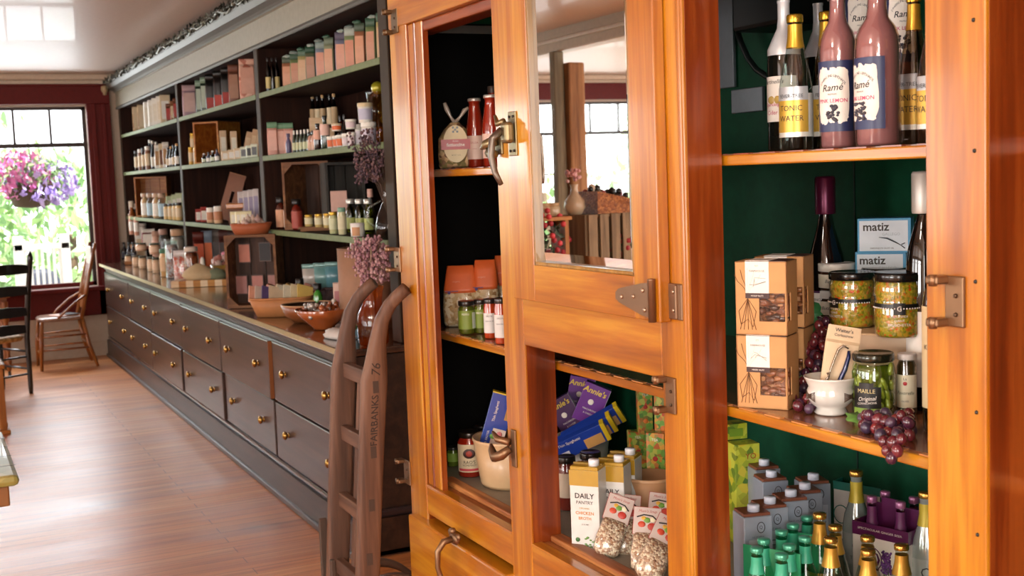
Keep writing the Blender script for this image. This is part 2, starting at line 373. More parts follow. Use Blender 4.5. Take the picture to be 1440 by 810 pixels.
def hanging(lb, loc, s):
    t = thing('hanging_flower_basket', lb, 'flower basket', loc)
    MB().lathe([(.0, -.32*s), (.18*s, -.30*s), (.27*s, -.1*s), (.28*s, -.06*s), (.0, -.06*s)], c('#4A3A28', .8), 14).build('pot', t)
    m_ = MB(); leafball(m_, 0, 0, .02, .38*s, .38*s, .24*s, 500, .05, [GR[2], GR[0]], .2); m_.build('foliage', t)
    m_ = MB(); leafball(m_, -.02, -.1*s, .04, .42*s, .36*s, .28*s, 420, .045, PINKF, .7); m_.build('pink_petals', t)
    m_ = MB(); leafball(m_, 0, .12*s, -.04, .42*s, .40*s, .27*s, 420, .045, PURF, .75); m_.build('purple_petals', t)
    m_ = MB()
    for a in (0, 2.1, 4.2): m_.tube([(.25*s*math.cos(a), .25*s*math.sin(a), -.06), (0, 0, .75)], .004, IRON(), 5)
    m_.tube([(0, 0, .75), (0, 0, 2.0)], .005, IRON(), 5); m_.build('chain', t)
p = at(42, 252, X=-13.25); hanging('hanging basket of pink and purple flowers outside the far window', p, .92)
hanging('hanging basket of pink flowers outside, seen in the mirror', (-13.3, -4.42, 1.92), 1.1)
# porch roof edge that carries the hanging baskets
struct(MB().box(-13.7, XW-.2, -8, 6, 3.35, 3.45, c('#DDDDD8', .7)), 'porch_roof')
# white deck railing
FW = c('#E6E6E2', .6)
ry0, ry1 = at(27, 370, X=-14.6).y, at(93, 370, X=-14.6).y
t = thing('deck_railing', 'white picket railing on the deck outside the far window', 'railing', (-14.6, 0, -.4))
m_ = MB(); m_.box(-.05, .05, ry0-.05, ry1+.05, 1.36, 1.42, FW).box(-.03, .03, ry0, ry1, .25, .31, FW); m_.build('rail', t)
for y in (ry0, ry1): MB().box(-.05, .05, y-.05, y+.05, 0, 1.52, FW, .01).build('post', t)
for i in range(7):
    MB().box(-.015, .015, ry0+(i+1)*(ry1-ry0)/8-.015, ry0+(i+1)*(ry1-ry0)/8+.015, .31, 1.36, FW).build('picket', t)
t = thing('garden_chair', 'dark rounded garden chair behind the white railing outside', 'chair', (-15.6, 1.25, -.4), math.radians(80))
m_ = MB(); m_.loft([(.42, .26, .24), (.46, .27, .25)], c('#2B3140', .6), 16, 3); m_.build('seat', t)
m_ = MB(); m_.loft([(.46, .27, .03, 0, .22), (.8, .27, .03, 0, .26), (1.0, .2, .03, 0, .28), (1.06, .08, .02, 0, .29)], c('#2B3140', .6), 16, 3); m_.build('backrest', t)
for sx in (-.22, .22):
    for sy in (-.2, .2): MB().tube([(sx, sy, 0), (sx, sy, .43)], .018, c('#2B3140', .6)).build('leg', t)

# ================================================================== LONG COUNTER
CY, CX0, CX1, CH = 1.567, -12.1, -4.80, .90
CB = 2.30
t = thing('counter_cabinet', 'long dark drawer counter with brass knobs below the wall shelves', 'counter', (0, 0, 0))
m_ = MB(); m_.box(CX0, CX1, CY+.03, CB, .2, .86, darkwood('x')); m_.box(CX0, CX1+.004, CY+.012, CY+.03, .815, .86, darkwood('x'))
for x in (-12.08, -10.62, -9.53, -8.33, -7.13, -5.985, -4.82): m_.box(x-.02, x+.02, CY+.012, CY+.04, .2, .82, darkwood('z'))
m_.build('carcass', t)
m_ = MB(); m_.box(CX0-.02, CX1+.03, CY-.015, CB, 0, .165, darkwood('x')).box(CX0-.02, CX1+.03, CY-.03, CB, 0, .03, darkwood('x'), .006)
m_.box(CX0-.02, CX1+.025, CY-.005, CB, .165, .20, c('#3A2B2C', .22, 0, .5), .012); m_.build('plinth', t)
m_ = MB(); m_.box(CX0-.02, CX1+.02, CY-.0, CY+.02, .84, .868, darkwood('x'), .006).box(CX0-.02, CX1+.02, CY+.0, CY+.012, .79, .815, c('#3A3830', .4), .004); m_.build('cornice_moulding', t)
DB = [-12.06, -10.60, -9.51, -8.31, -7.11, -5.995]
DE = [-10.64, -9.55, -8.35, -7.13, -6.02, -4.84]
DM = wood('drawer_front', '#24140E', '#3D271D', '#4A3024', 'x', .36, .35)
proud = {(3, 0): .014, (4, 0): .014, (1, 1): .012, (2, 1): .018, (3, 1): .012, (2, 0): .004}
for i, (a, b_) in enumerate(zip(DB, DE)):
    for j, (z0, z1) in enumerate(((.505, .805), (.21, .495))):
        pr = proud.get((i, j), 0)
        m_ = MB(); m_.box(a+.005, b_-.005, CY-.008-pr, CY+.02, z0, z1, DM, .005)
        if (i, j) == (4, 0): m_.box(b_-.0052, b_-.0035, CY-.008-pr+.002, CY+.0, z0, z1-.004, c('#8A4E20', .5))
        d = m_.build('drawer', t)
        for fx in (.2, .8):
            x = a+(b_-a)*fx; z = (z0+z1)/2+.01
            k = MB(); T = Matrix.Translation((x, CY-.008-pr, z)) @ Matrix.Rotation(PI/2, 4, 'X')
            k.lathe([(.0, .0), (.015, .0), (.015, .003), (.008, .005), (.008, .009), (.017, .011), (.022, .018), (.019, .026), (.010, .031), (0, .032)], BRASS(), 14, T=T)
            k.build('knob', d)
m_ = MB(); TOPW = wood('worktop', '#2E1B14', '#4A3024', '#5C4030', 'x', .2, .7)
m_.box(CX0-.03, CX1+.03, CY-.035, CB, .868, .898, TOPW, .008)
m_.box(CX0-.03, CX1+.03, CY-.04, CY-.034, .876, .899, c('#C9B98E', .3, .5))  # thin cream strip: the highlight along the worktop edge, put into the colour
tag(m_.build('worktop'), 'long polished dark wooden worktop of the drawer counter with a bright metal edge', 'worktop')

# ================================================================== WALL SHELVES
SY, SYB = 1.815, 2.30
SG = c('#71785C', .6, 0, 0, .2); SGf = c('#76835C', .7, 0, 0, .2, .3); UPW = wood('upright_wood', '#160A06', '#24120B', '#301A10', 'z', .7, 0, spec=.15)
t = thing('wall_shelving', 'tall dark shelving with green shelf edges and silver cornice above the counter', 'shelves')
m_ = MB(); m_.box(-12.18, -4.82, SYB-.015, SYB+.005, .9, 2.5, wood('back_boards', '#160A06', '#26120B', '#331B11', 'z', .75, 0, spec=.12)); m_.build('back_panel', t)
for x0, x1 in ((-12.2, -12.12), (-9.36, -9.29), (-7.0, -6.92), (-4.91, -4.81)):
    m_ = MB(); m_.box(x0, x1, SY+.004, SYB-.015, .90, 2.38, UPW).box(x0, x1, SY-.004, SY+.004, .90, 2.38, c('#40352A', .7, 0, 0, .1, .2), .003); m_.build('upright', t)
bays = [(-12.12, -9.36), (-9.29, -7.0), (-6.92, -4.91)]
for a, b_ in bays:
    for z in (2.115, 1.757, 1.335):
        m_ = MB(); m_.box(a+.002, b_-.002, SY+.006, SYB-.016, z-.024, z, UPW).box(a+.002, b_-.002, SY-.006, SY+.006, z-.028, z+.002, SGf, .004); m_.build('shelf', t)
prof = [(1.80, 2.365), (1.792, 2.375), (1.80, 2.39), (1.80, 2.52), (1.785, 2.525), (1.785, 2.535), (1.77, 2.545), (1.735, 2.56), (1.715, 2.59), (1.705, 2.62), (1.70, 2.625), (1.70, 2.64), (1.80, 2.64), (1.81, 2.365)]
m_ = MB(); vs = [(x, y, z) for x in (-12.24, -4.80) for y, z in prof]; n = len(prof)
SILV = c('#62625C', .55, .3, 0)
FASC = c('#8C8672', .5, 0, .1, .15)
for i in range(n-1):
    mm = FASC if i in (2, 3) else SILV
    m_.add([vs[i], vs[i+1], vs[n+i+1], vs[n+i]], [(0, 1, 2, 3)], mm)
m_.add([v for v in vs[:n]], [tuple(range(n))], SILV).add([v for v in vs[n:]], [tuple(range(n))], SILV)
m_.box(-12.23, -4.81, 1.815, SYB, 2.372, 2.60, UPW); m_.build('cornice', t)
# leafy metal garland on the cornice edge
m_ = MB(); x = -12.2; GM = [c('#4C4C42', .4, .6), c('#6C6C5E', .35, .6), c('#2A2C22', .5, .5)]
while x < -5.2:
    for _ in range(5):
        T = Matrix.Translation((x+R.uniform(-.05, .05), 1.70+R.uniform(-.015, .01), 2.625+R.uniform(-.03, .03))) @ Euler((R.uniform(0, 6), R.uniform(0, 6), R.uniform(0, 6))).to_matrix().to_4x4()
        s_ = R.uniform(.011, .022); m_.add([(-s_, 0, 0), (0, -s_*.5, s_*.3), (s_, 0, 0), (0, s_*.5, s_*.3)], [(0, 1, 2), (0, 2, 3)], R.choice(GM), False, T)
    m_.ball((x, 1.695, 2.62), R.uniform(.010, .018), R.choice(GM), 6)
    x += R.uniform(.05, .08)
m_.tube([(-12.2+i*.1, 1.695+.008*math.sin(i), 2.61+.018*math.sin(i*1.7)) for i in range(72)], .006, GM[1], 6); m_.build('garland', t)
m_ = MB(); m_.ball((0, 0, 0), .045, c('#A08A68', .5), 14, (1, .8, 1)).lathe([(.0, -.06), (.02, -.055), (.018, -.04)], c('#A08A68', .5), 10); m_.build('end_finial', t, (-12.2, 1.70, 2.56))

# ================================================================== PRODUCT BUILDERS
def spot(x0, x1, ytop, z, Y):
    p = at((x0+x1)/2, ytop, Y=Y); d = depth(p); return p.x, Y, (x1-x0)*d/FPX, p.z-z
def bottle(root, r, h, glassm, capm, labelm=None, shape='wine', lab=(.15, .45), fill=None, arc=2.4, text=(), caph=.06, n=18, neck=None, a=0):
    P = {'wine': [(0, 0), (.93, 0), (1, .02), (1, .60), (.9, .68), (.6, .76), (.36, .82), (.31, .88), (.31, .985), (.34, .99), (.34, 1.0)],
         'burg': [(0, 0), (.95, 0), (1, .02), (1, .42), (.97, .52), (.80, .62), (.44, .75), (.32, .82), (.30, .985), (.33, 1)],
         'tonic': [(0, 0), (.9, 0), (1, .02), (1, .42), (.97, .48), (.84, .58), (.62, .70), (.47, .79), (.41, .86), (.40, .93), (.44, .94), (.44, 1)],
         'soda': [(0, 0), (.92, 0), (1, .03), (1, .48), (.88, .58), (.55, .70), (.42, .80), (.40, .93), (.44, .94), (.44, 1)],
         'swing': [(0, 0), (.93, 0), (1, .015), (1, .52), (.95, .58), (.80, .63), (.50, .68), (.42, .74), (.38, .90), (.44, .91), (.44, .95), (.3, .96)],
         'round': [(0, 0), (.9, 0), (1, .05), (1, .62), (.8, .74), (.4, .80), (.38, .97), (.45, .98), (.45, 1)],
         'sauce': [(0, 0), (.92, 0), (1, .02), (1, .52), (.94, .62), (.76, .76), (.66, .86), (.62, .94), (.68, .945), (.68, 1)]}[shape]
    cut = 1-caph
    body = [(a_*r, b_*h) for a_, b_ in P]
    m_ = MB(); m_.lathe(body, glassm, n); o = m_.build('bottle_body', root)
    if fill:
        fm, fh = fill; q = [(a_*r*.93, b_*h*.995+.001) for a_, b_ in P if b_ <= fh]; q.append((0, q[-1][1])); MB().lathe(q, fm, n).build('drink', root)
    top = [(a_, b_) for a_, b_ in P if b_ > cut-.001 and b_ < 1] ; rr = max(a_ for a_, b_ in P if b_ >= cut-.12 and b_ > .6)*r if caph < .2 else None
    if caph < .2:
        MB().lathe([(rr*1.08, h*cut), (rr*1.12, h*(cut+.01)), (rr*1.12, h*.995), (rr*1.0, h*1.005), (0, h*1.007)], capm, n).build('cap', root)
    else:
        q = [(a_*r*1.04+.0005, b_*h) for a_, b_ in P if b_ >= cut]; q = [(q[0][0], h*cut)]+q+[(q[-1][0], h*1.004), (0, h*1.006)]; MB().lathe(q, capm, n).build('foil', root)
    if neck: 
        z0, z1, nm = neck
        def rad(t_):
            for (a0, b0), (a1, b1) in zip(P, P[1:]):
                if b0 <= t_ <= b1 and b1 > b0: return (a0+(a1-a0)*(t_-b0)/(b1-b0))*r
            return r*.4
        MB().lathe([(rad(z0+(z1-z0)*i/4)*1.03+.0006, h*(z0+(z1-z0)*i/4)) for i in range(5)], nm, n).build('neck_label', root)
    if labelm:
        m_ = MB(); lr = r+.0006; m_.lathe([(lr, lab[0]*h), (lr, lab[1]*h)], labelm, 14, a0=-PI/2+a-arc/2, a1=-PI/2+a+arc/2)
        for tx in text:
            s, tm, size, v = tx[:4]; kw = tx[4] if len(tx) > 4 else {}
            off = kw.pop('off', 0) if isinstance(kw, dict) else 0
            m_.text(s, tm, size, cylfn(lr+.0005, h*(lab[0]+(lab[1]-lab[0])*v), a+off), **kw)
        m_.build('label', root)
    return o
def jar(root, r, h, glassm, lidm, fillm=None, labelm=None, lab=(.25, .7), arc=2.2, text=(), lidh=.16, n=20, neckr=.85, a=0, wide=False):
    P = [(0, 0), (r*.93, 0), (r, h*.03), (r, h*(1-lidh-.10)), (r*neckr, h*(1-lidh-.01)), (r*neckr, h*(1-lidh*.4))]
    MB().lathe(P, glassm, n).build('jar_body', root)
    if fillm: MB().lathe([(a_*.94, b_*.97+.001) for a_, b_ in P[:5]]+[(0, h*(1-lidh-.03))], fillm, n).build('contents', root)
    lr = r*(neckr+.06)
    MB().lathe([(lr, h*(1-lidh)), (lr*1.03, h*(1-lidh)+.001), (lr*1.03, h*.97), (lr*.97, h), (lr*.9, h*.995), (0, h*.993)], lidm, n).build('lid', root)
    if labelm:
        m_ = MB(); q = r+.0006; m_.lathe([(q, lab[0]*h), (q, lab[1]*h)], labelm, 12, a0=-PI/2+a-arc/2, a1=-PI/2+a+arc/2)
        for tx in text:
            s, tm, size, v = tx[:4]; kw = dict(tx[4]) if len(tx) > 4 else {}; off = kw.pop('off', 0)
            m_.text(s, tm, size, cylfn(q+.0005, h*(lab[0]+(lab[1]-lab[0])*v), a+off), **kw)
        m_.build('label', root)
def bag(root, w, d, h, bodym, labelm=None, topm=None, lab=(.15, .75), tie=False):
    a, b = w/2, d/2
    S = [(0, a*.92, b*.85), (h*.03, a, b), (h*.35, a*1.02, b*1.05), (h*.65, a*.98, b*.85), (h*.82, a*.95, b*.45), (h*.93, a*.95, b*.12), (h, a*.96, b*.08)]
    MB().loft(S[:5], bodym, 20, 3.2).build('bag_body', root)
    MB().loft([S[4], S[5], S[6]], topm or bodym, 20, 3.2).build('bag_top', root)
    if labelm:
        q = MB(); y0 = -b*1.06-.001
        q.add([(-a*.8, -b*1.03-.0015, h*lab[0]), (a*.8, -b*1.03-.0015, h*lab[0]), (a*.8, y0-.001, h*min(lab[1], .5)), (-a*.8, y0-.001, h*min(lab[1], .5))], [(0, 1, 2, 3)], labelm)
        if lab[1] > .5: q.add([(-a*.8, y0-.001, h*.5), (a*.8, y0-.001, h*.5), (a*.78, -b*.72-.002, h*lab[1]), (-a*.78, -b*.72-.002, h*lab[1])], [(0, 1, 2, 3)], labelm)
        q.build('label', root)
def carton(root, w, d, h, m, capm=None, gable=0, frontm=None):
    q = MB(); q.box(-w/2, w/2, -d/2, d/2, 0, h, m, .001)
    q.build('carton_body', root)
    if capm: MB().lathe([(0, 0), (.014, 0), (.014, .014), (.012, .016), (0, .016)], capm, 14).build('cap', root, (w*.12, -d*.1, h))
def keep_in_bay(px, X, Y, w_):
    if Y < 1.80: return X, Y
    left = -6.92 if px > 368 else -9.29 if px > 256 else -12.12
    xm = left+w_/2+.012
    if X < xm: Y = max(SY+w_/2*.8+.006, Y*xm/X); X = xm+.0
    return X, Y
ORD = ['leftmost', 'second from left', 'third from left', 'fourth from left', 'fifth from left', 'sixth from left', 'seventh from left', 'eighth from left', 'ninth from left', 'tenth from left', 'eleventh from left', 'twelfth from left', 'thirteenth from left', 'fourteenth from left']
def row(kind, desc, cat, where, xs, wpx, ytops, z, Y, mats, group, **kw):
    """a row of like items; xs pixel centres, ytops a number or (first,last)"""
    out = []
    for i, x in enumerate(xs):
        if isinstance(ytops, (tuple, list)): yt = ytops[0]+(ytops[1]-ytops[0])*i/max(1, len(xs)-1)
        else: yt = ytops
        YY = Y+(i % 2)*kw.get('stag', 0)
        X, _, w_, h = spot(x-wpx/2, x+wpx/2, yt, z, YY)
        X, YY = keep_in_bay(x, X, YY, w_)
        h = max(h, .03)
        loc = (X, YY, z+.0005); n_ = ORD[i] if len(xs) > 1 else ''
        lb = f"{desc}, {n_}, {where}" if n_ else f"{desc}, {where}"
        nm = kw.get('name', kind)
        rt = thing(nm, lb, cat, loc, face(loc, kw.get('turn', 0)+R.uniform(-4, 4)), group if len(xs) > 1 else None)
        m0 = mats[i % len(mats)]
        if kind == 'bottle': bottle(rt, w_/2, h, m0[0], m0[1], m0[2] if len(m0) > 2 else None, kw.get('shape', 'soda'), n=10, fill=kw.get('fill'), arc=3.0, lab=kw.get('lab', (.12, .45)), caph=kw.get('caph', .1))
        elif kind == 'jar': jar(rt, w_/2, h, m0[0], m0[1], kw.get('fillm'), m0[2] if len(m0) > 2 else None, n=12, arc=3.0, lidh=kw.get('lidh', .16), lab=kw.get('lab', (.2, .7)))
        elif kind == 'bag': bag(rt, w_, w_*.5, h, m0[0], m0[1] if len(m0) > 1 else None, m0[2] if len(m0) > 2 else None, lab=kw.get('lab', (.15, .75)))
        elif kind == 'tub':
            r = w_/2; MB().lathe([(0, 0), (r*.88, 0), (r*.95, h*.8), (0, h*.8)], m0[0], 16).build('tub_body', rt)
            MB().lathe([(r*.97, h*.8), (r, h*.82), (r, h*.98), (r*.95, h), (0, h)], m0[1], 16).build('lid', rt)
            MB().lathe([(r*.905, h*.15), (r*.955, h*.7)], m0[2], 12, a0=-PI/2-1.2, a1=-PI/2+1.2).build('label', rt)
        elif kind == 'box':
            q = MB(); d = kw.get('d', w_); q.box(-w_/2, w_/2, -d/2, d/2, 0, h, m0[0], .002)
            if len(m0) > 1: q.box(-w_*.36, w_*.36, -d/2-.001, -d/2, h*.2, h*.8, m0[1])
            o = q.build('box_body', rt)
            MB().box(-w_*.5, w_*.5, -d*.02, d*.02, h, h+.002, m0[0]).build('lid_flap', rt)
        rt['_w'] = w_; out.append(rt); del rt['_w']
    return out
def crate(root, w, d, h, th, m, slats=3, wedge=True, handle=False, backm=None):
    """open box lying on its side, opening faces local -Y"""
    bk = backm or m
    for i in range(slats):
        a = -d/2+d*i/slats+.003; b_ = -d/2+d*(i+1)/slats-.003
    MB().box(-w/2, w/2, -d/2, d/2, 0, th, m).build('bottom_board', root)
    MB().box(-w/2, w/2, -d/2, d/2, h-th, h, m).build('top_board', root)
    MB().box(-w/2, -w/2+th, -d/2, d/2, th, h-th, m).build('side_board', root)
    MB().box(w/2-th, w/2, -d/2, d/2, th, h-th, m).build('side_board', root)
    q = MB()
    for i in range(slats): q.box(-w/2+th+(w-2*th)*i/slats+.002, -w/2+th+(w-2*th)*(i+1)/slats-.002, d/2-th, d/2, th, h-th, bk)
    q.build('back_board', root)
    if wedge:
        for sx in (-1, 1):
            for zc, sz in ((h-th, -1), (th, 1)):
                x0 = sx*(w/2-th); q = MB(); s_ = .05
                vs = [(x0, -d/2+.002, zc), (x0-sx*s_, -d/2+.002, zc), (x0, -d/2+.002, zc+sz*s_)]; vs += [(a, -d/2+.02, c_) for a, _, c_ in vs]
                q.add(vs, [(0, 1, 2), (3, 5, 4), (0, 3, 4, 1), (1, 4, 5, 2), (2, 5, 3, 0)], m); q.build('corner_block', root)
def basket(root, w, d, h, m, rimm=None, flare=1.25, p=2.6):
    q = MB(); a, b = w/2, d/2
    secs = [(0, a/flare, b/flare), (h*.5, a/flare*1.15, b/flare*1.15), (h, a, b), (h, a*.94, b*.94), (h*.5, a/flare*1.06, b/flare*1.06), (h*.12, a/flare*.9, b/flare*.9)]
    q.loft(secs, m, 28, p); q.build('basket_body', root)
    q = MB(); n = 28; pts = []
    for i in range(n+1):
        t = 2*PI*i/n; cc, ss = math.cos(t), math.sin(t); pts.append((a*.97*math.copysign(abs(cc)**(2/p), cc), b*.97*math.copysign(abs(ss)**(2/p), ss), h))
    q.tube(pts, h*.07, rimm or m, 6); q.build('rim', root)
CLR = lambda: glass('#F0F6F2')

# ================================================================== GOODS ON THE WALL SHELVES
Z1, Z2, Z3 = 2.117, 1.759, 1.337
WH = c('#E9E2CF', .6); WH2 = c('#F0EDE2', .5); TAN = c('#B58E62', .6); PAT = grains('tan_print', ['#A8825A', '#C8A87C', '#8A6440', '#D4BC94'], 30, .6)
BLK = c('#171412', .35); BRN = c('#6E3E22', .5); DKG = glass('#4A3A20'); AMB = glass('#A8521C'); GLD = c('#C9A038', .3, .6); CRM = c('#DCC9A4', .55)
PNK = c('#D9A58C', .6); LAV = c('#A891A0', .6); RED = c('#A8281C', .5); ORG = c('#D8662A', .5); GRN = c('#5C7040', .6)
# far bay
W = 'top shelf of far bay'
row('bag', 'tan printed paper bag', 'bag', W, [192, 199], 15, (138, 136), Z1, 1.95, [(PAT, CRM)], 'tan bags on the top shelf of the far bay')
row('box', 'narrow white box', 'box', W, [206, 212, 218, 224], 9, (144, 136), Z1, 1.90, [(WH2, WH)], 'white boxes on the top shelf of the far bay', d=.12)
row('box', 'wide cream box', 'box', 'beside the white boxes, '+W, [231], 14, 134, Z1, 1.93, [(CRM, WH2)], '')
row('bag', 'brown and red snack pouch', 'pouch', W, [237, 243, 247], 9, (146, 138), Z1, 1.87, [(BRN, RED), (c('#8A5A34'), CRM)], 'snack pouches on the top shelf of the far bay')
W = 'middle shelf of far bay'
row('jar', 'small brown jar of spread', 'jar', W, [192, 197, 202, 207], 8, (212, 206), Z2, 1.90, [(AMB, BLK, CRM), (c('#8A5A3C', .3), WH2, CRM)], 'small jars on the middle shelf of the far bay')
row('bottle', 'slim bottle with white cap', 'bottle', W, [210, 214, 219], 7, (197, 200), Z2, 1.93, [(DKG, WH2, WH)], 'slim bottles on the middle shelf of the far bay')
row('bag', 'striped cream packet', 'packet', W, [221, 227, 232], 9, (204, 200), Z2, 1.89, [(WH2, TAN), (CRM, BRN)], 'striped packets on the middle shelf of the far bay')
row('bottle', 'dark sauce bottle with pale label', 'bottle', W, [236, 240, 244, 248], 7, (208, 202), Z2, 1.87, [(DKG, BLK, CRM), (DKG, c('#D8A868'), WH2)], 'dark bottles on the middle shelf of the far bay')
W = 'bottom shelf of far bay'
X, _, w_, h = spot(189, 233, 249, Z3, 1.98)
rt = thing('wooden_crate', 'upright open wooden crate with pale edges on the bottom shelf of the far bay', 'crate', (X, 2.0, Z3+.001), face((X, 2.0), -12))
crate(rt, w_, .22, h, .012, boxwood('x'), 3, False)
row('bottle', 'squat jar with round tan stopper', 'jar', W, [203, 211, 219, 227], 11, (272, 272), Z3, 1.86, [(c('#C8A87A', .3), c('#C9A88C'), WH2), (CLR(), c('#B89A80'), c('#A8C8D8'))], 'stoppered jars on the bottom shelf of the far bay', shape='round', caph=.16, lab=(.1, .6))
row('jar', 'small jar with dark lid', 'jar', W, [234, 240, 246, 251], 9, (287, 285), Z3, 1.85, [(c('#D8B878', .3), BLK, CRM)], 'dark lidded jars on the bottom shelf of the far bay')
row('box', 'pale green label box', 'box', W, [238, 245, 251], 9, (276, 272), Z3, 2.0, [(c('#C8D4A8'), WH2)], 'pale boxes on the bottom shelf of the far bay')
# second bay
W = 'top shelf of second bay'
row('bag', 'large printed sweets bag', 'bag', W, [265], 19, 123, Z1, 1.93, [(c('#A88A94'), c('#C8A8A0'), c('#B89A9C'))], '')
row('bag', 'dark green glossy snack bag', 'bag', W, [279, 286], 11, (113, 108), Z1, 1.91, [(c('#2A3A2C', .3), c('#B8C4B0'), c('#88A088', .3))], 'green snack bags on the top shelf of the second bay')
row('bag', 'black snack bag with red panel', 'bag', W, [294, 305, 316], 13, (104, 94), Z1, 1.90, [(BLK, RED, BLK), (c('#241C1A', .3), c('#C03A28'), BLK)], 'black and red bags on the top shelf of the second bay', lab=(.04, .36))
row('bag', 'brown striped cracker bag', 'bag', W, [327], 15, 91, Z1, 1.90, [(c('#7A4A38'), c('#A87A60'))], '')
row('bag', 'tall pink dotted bag', 'bag', W, [346], 23, 80, Z1, 1.90, [(grains('pink_dots', ['#D8A08A', '#DDB09A', '#D8A890', '#A84830', '#DCAE98'], 28, .6), c('#CF9A84'))], '')
W = 'middle shelf of second bay'
X, _, w_, h = spot(258, 286, 176, Z2, 1.93)
rt = thing('wooden_crate', 'honey coloured wooden box with jars in it on the middle shelf of second bay', 'crate', (-9.02, 2.03, Z2+.001), face((X, 2.02), -33))
crate(rt, .21, .30, h, .012, boxwood('x'), 3, False)
row('jar', 'tiny gold jar in the honey wooden box', 'jar', W, [268, 275], 7, (207, 207), Z2, 1.87, [(c('#D8A848', .3), GLD, CRM)], 'tiny jars before the honey wooden box')
row('jar', 'tiny jar on a small riser', 'jar', 'above others in the honey wooden box', [271], 8, 190, Z2+.10, 1.97, [(c('#D8B868', .3), GLD, CRM)], '')
row('box', 'small wooden riser', 'riser', 'inside the honey wooden box', [272], 11, 213, Z2, 1.97, [(boxwood('x'),)], '')
row('bottle', 'short dark bottle with pale label', 'bottle', W, [287, 293, 299, 305], 7, (216, 210), Z2, 1.86, [(DKG, WH2, c('#D4DCC0')), (c('#4A4A58', .3), BLK, WH2)], 'short bottles on the middle shelf of the second bay')
row('box', 'tall slim kraft box', 'box', W, [313, 328], 9, (184, 185), Z2, 2.0, [(c('#D4B48C'), WH)], 'tall kraft boxes on the middle shelf of the second bay')
row('box', 'small cream box', 'box', W, [316, 325, 333], 9, (213, 209), Z2, 1.86, [(c('#E0C8A0'), WH2)], 'small cream boxes on the middle shelf of the second bay')
rts = row('box', 'leaning kraft packet', 'packet', W, [341, 349, 356], 8, (185, 178), Z2, 2.0, [(c('#C09870'), c('#D4B48C'))], 'leaning packets on the middle shelf of the second bay')
for r_ in rts: r_.rotation_euler = (0, math.radians(14), r_.rotation_euler[2])
row('box', 'white and black tea box', 'box', W, [342, 350, 357], 9, (207, 203), Z2, 1.86, [(c('#DDE4CC'), BLK)], 'tea boxes on the middle shelf of the second bay')
W = 'bottom shelf of second bay'
row('bag', 'red and white candy packet', 'packet', W, [279, 286], 9, (294, 291), Z3, 1.87, [(c('#A83A30'), WH2)], 'candy packets on the bottom shelf of the second bay')
row('jar', 'glass jar with white lid', 'jar', W, [296, 306], 12, (292, 290), Z3, 1.87, [(c('#D8B088', .3), WH2, c('#B87A50'))], 'white lidded jars on the bottom shelf of the second bay', lidh=.35)
row('box', 'cream paperback style box', 'box', W, [328, 335, 342, 349], 9, (298, 297), Z3, 1.86, [(c('#EDE3B8'), WH2)], 'cream boxes on the bottom shelf of the second bay', d=.1)
row('box', 'tall white and violet carton', 'carton', W, [338, 345, 352, 359], 8, (270, 266), Z3, 2.03, [(c('#D8CCC8'), c('#A89CB8'))], 'tall cartons on the bottom shelf of the second bay')
X, _, w_, h = spot(300, 322, 243, Z3, 2.05)
rt = thing('serving_board', 'brown wooden board with a handle slot leaning on the bottom shelf of second bay', 'board', (X, 2.06, Z3+.004), face((X, 2.06), -10))
rt.rotation_euler = (math.radians(-6), math.radians(18), rt.rotation_euler[2])
q = MB(); bw = .062
for a, b_, z0, z1 in ((-bw, -.012, 0, h), (.012, bw, 0, h), (-.012, .012, 0, h*.38), (-.012, .012, h*.62, h)): q.box(a, b_, -.008, .008, z0, z1, c('#8A4E2A', .4, 0, .3))
q.build('board', rt); MB().box(-bw, bw, -.012, -.008, h*.985, h, c('#A8683C', .5)).build('board_edge', rt)
X, _, w_, h = spot(308, 332, 286, Z3, 1.93)
rt = thing('wooden_tray', 'small orange wooden tray below the leaning slotted board', 'tray', (X, 1.98, Z3+.1), face((X, 1.98)))
MB().box(-w_/2, w_/2, -.06, .06, 0, .035, c('#C87828', .4, 0, .3), .006).build('tray_body', rt)
MB().box(-w_/2+.01, w_/2-.01, -.05, .05, -.1, 0, BRN).build('stand', rt)
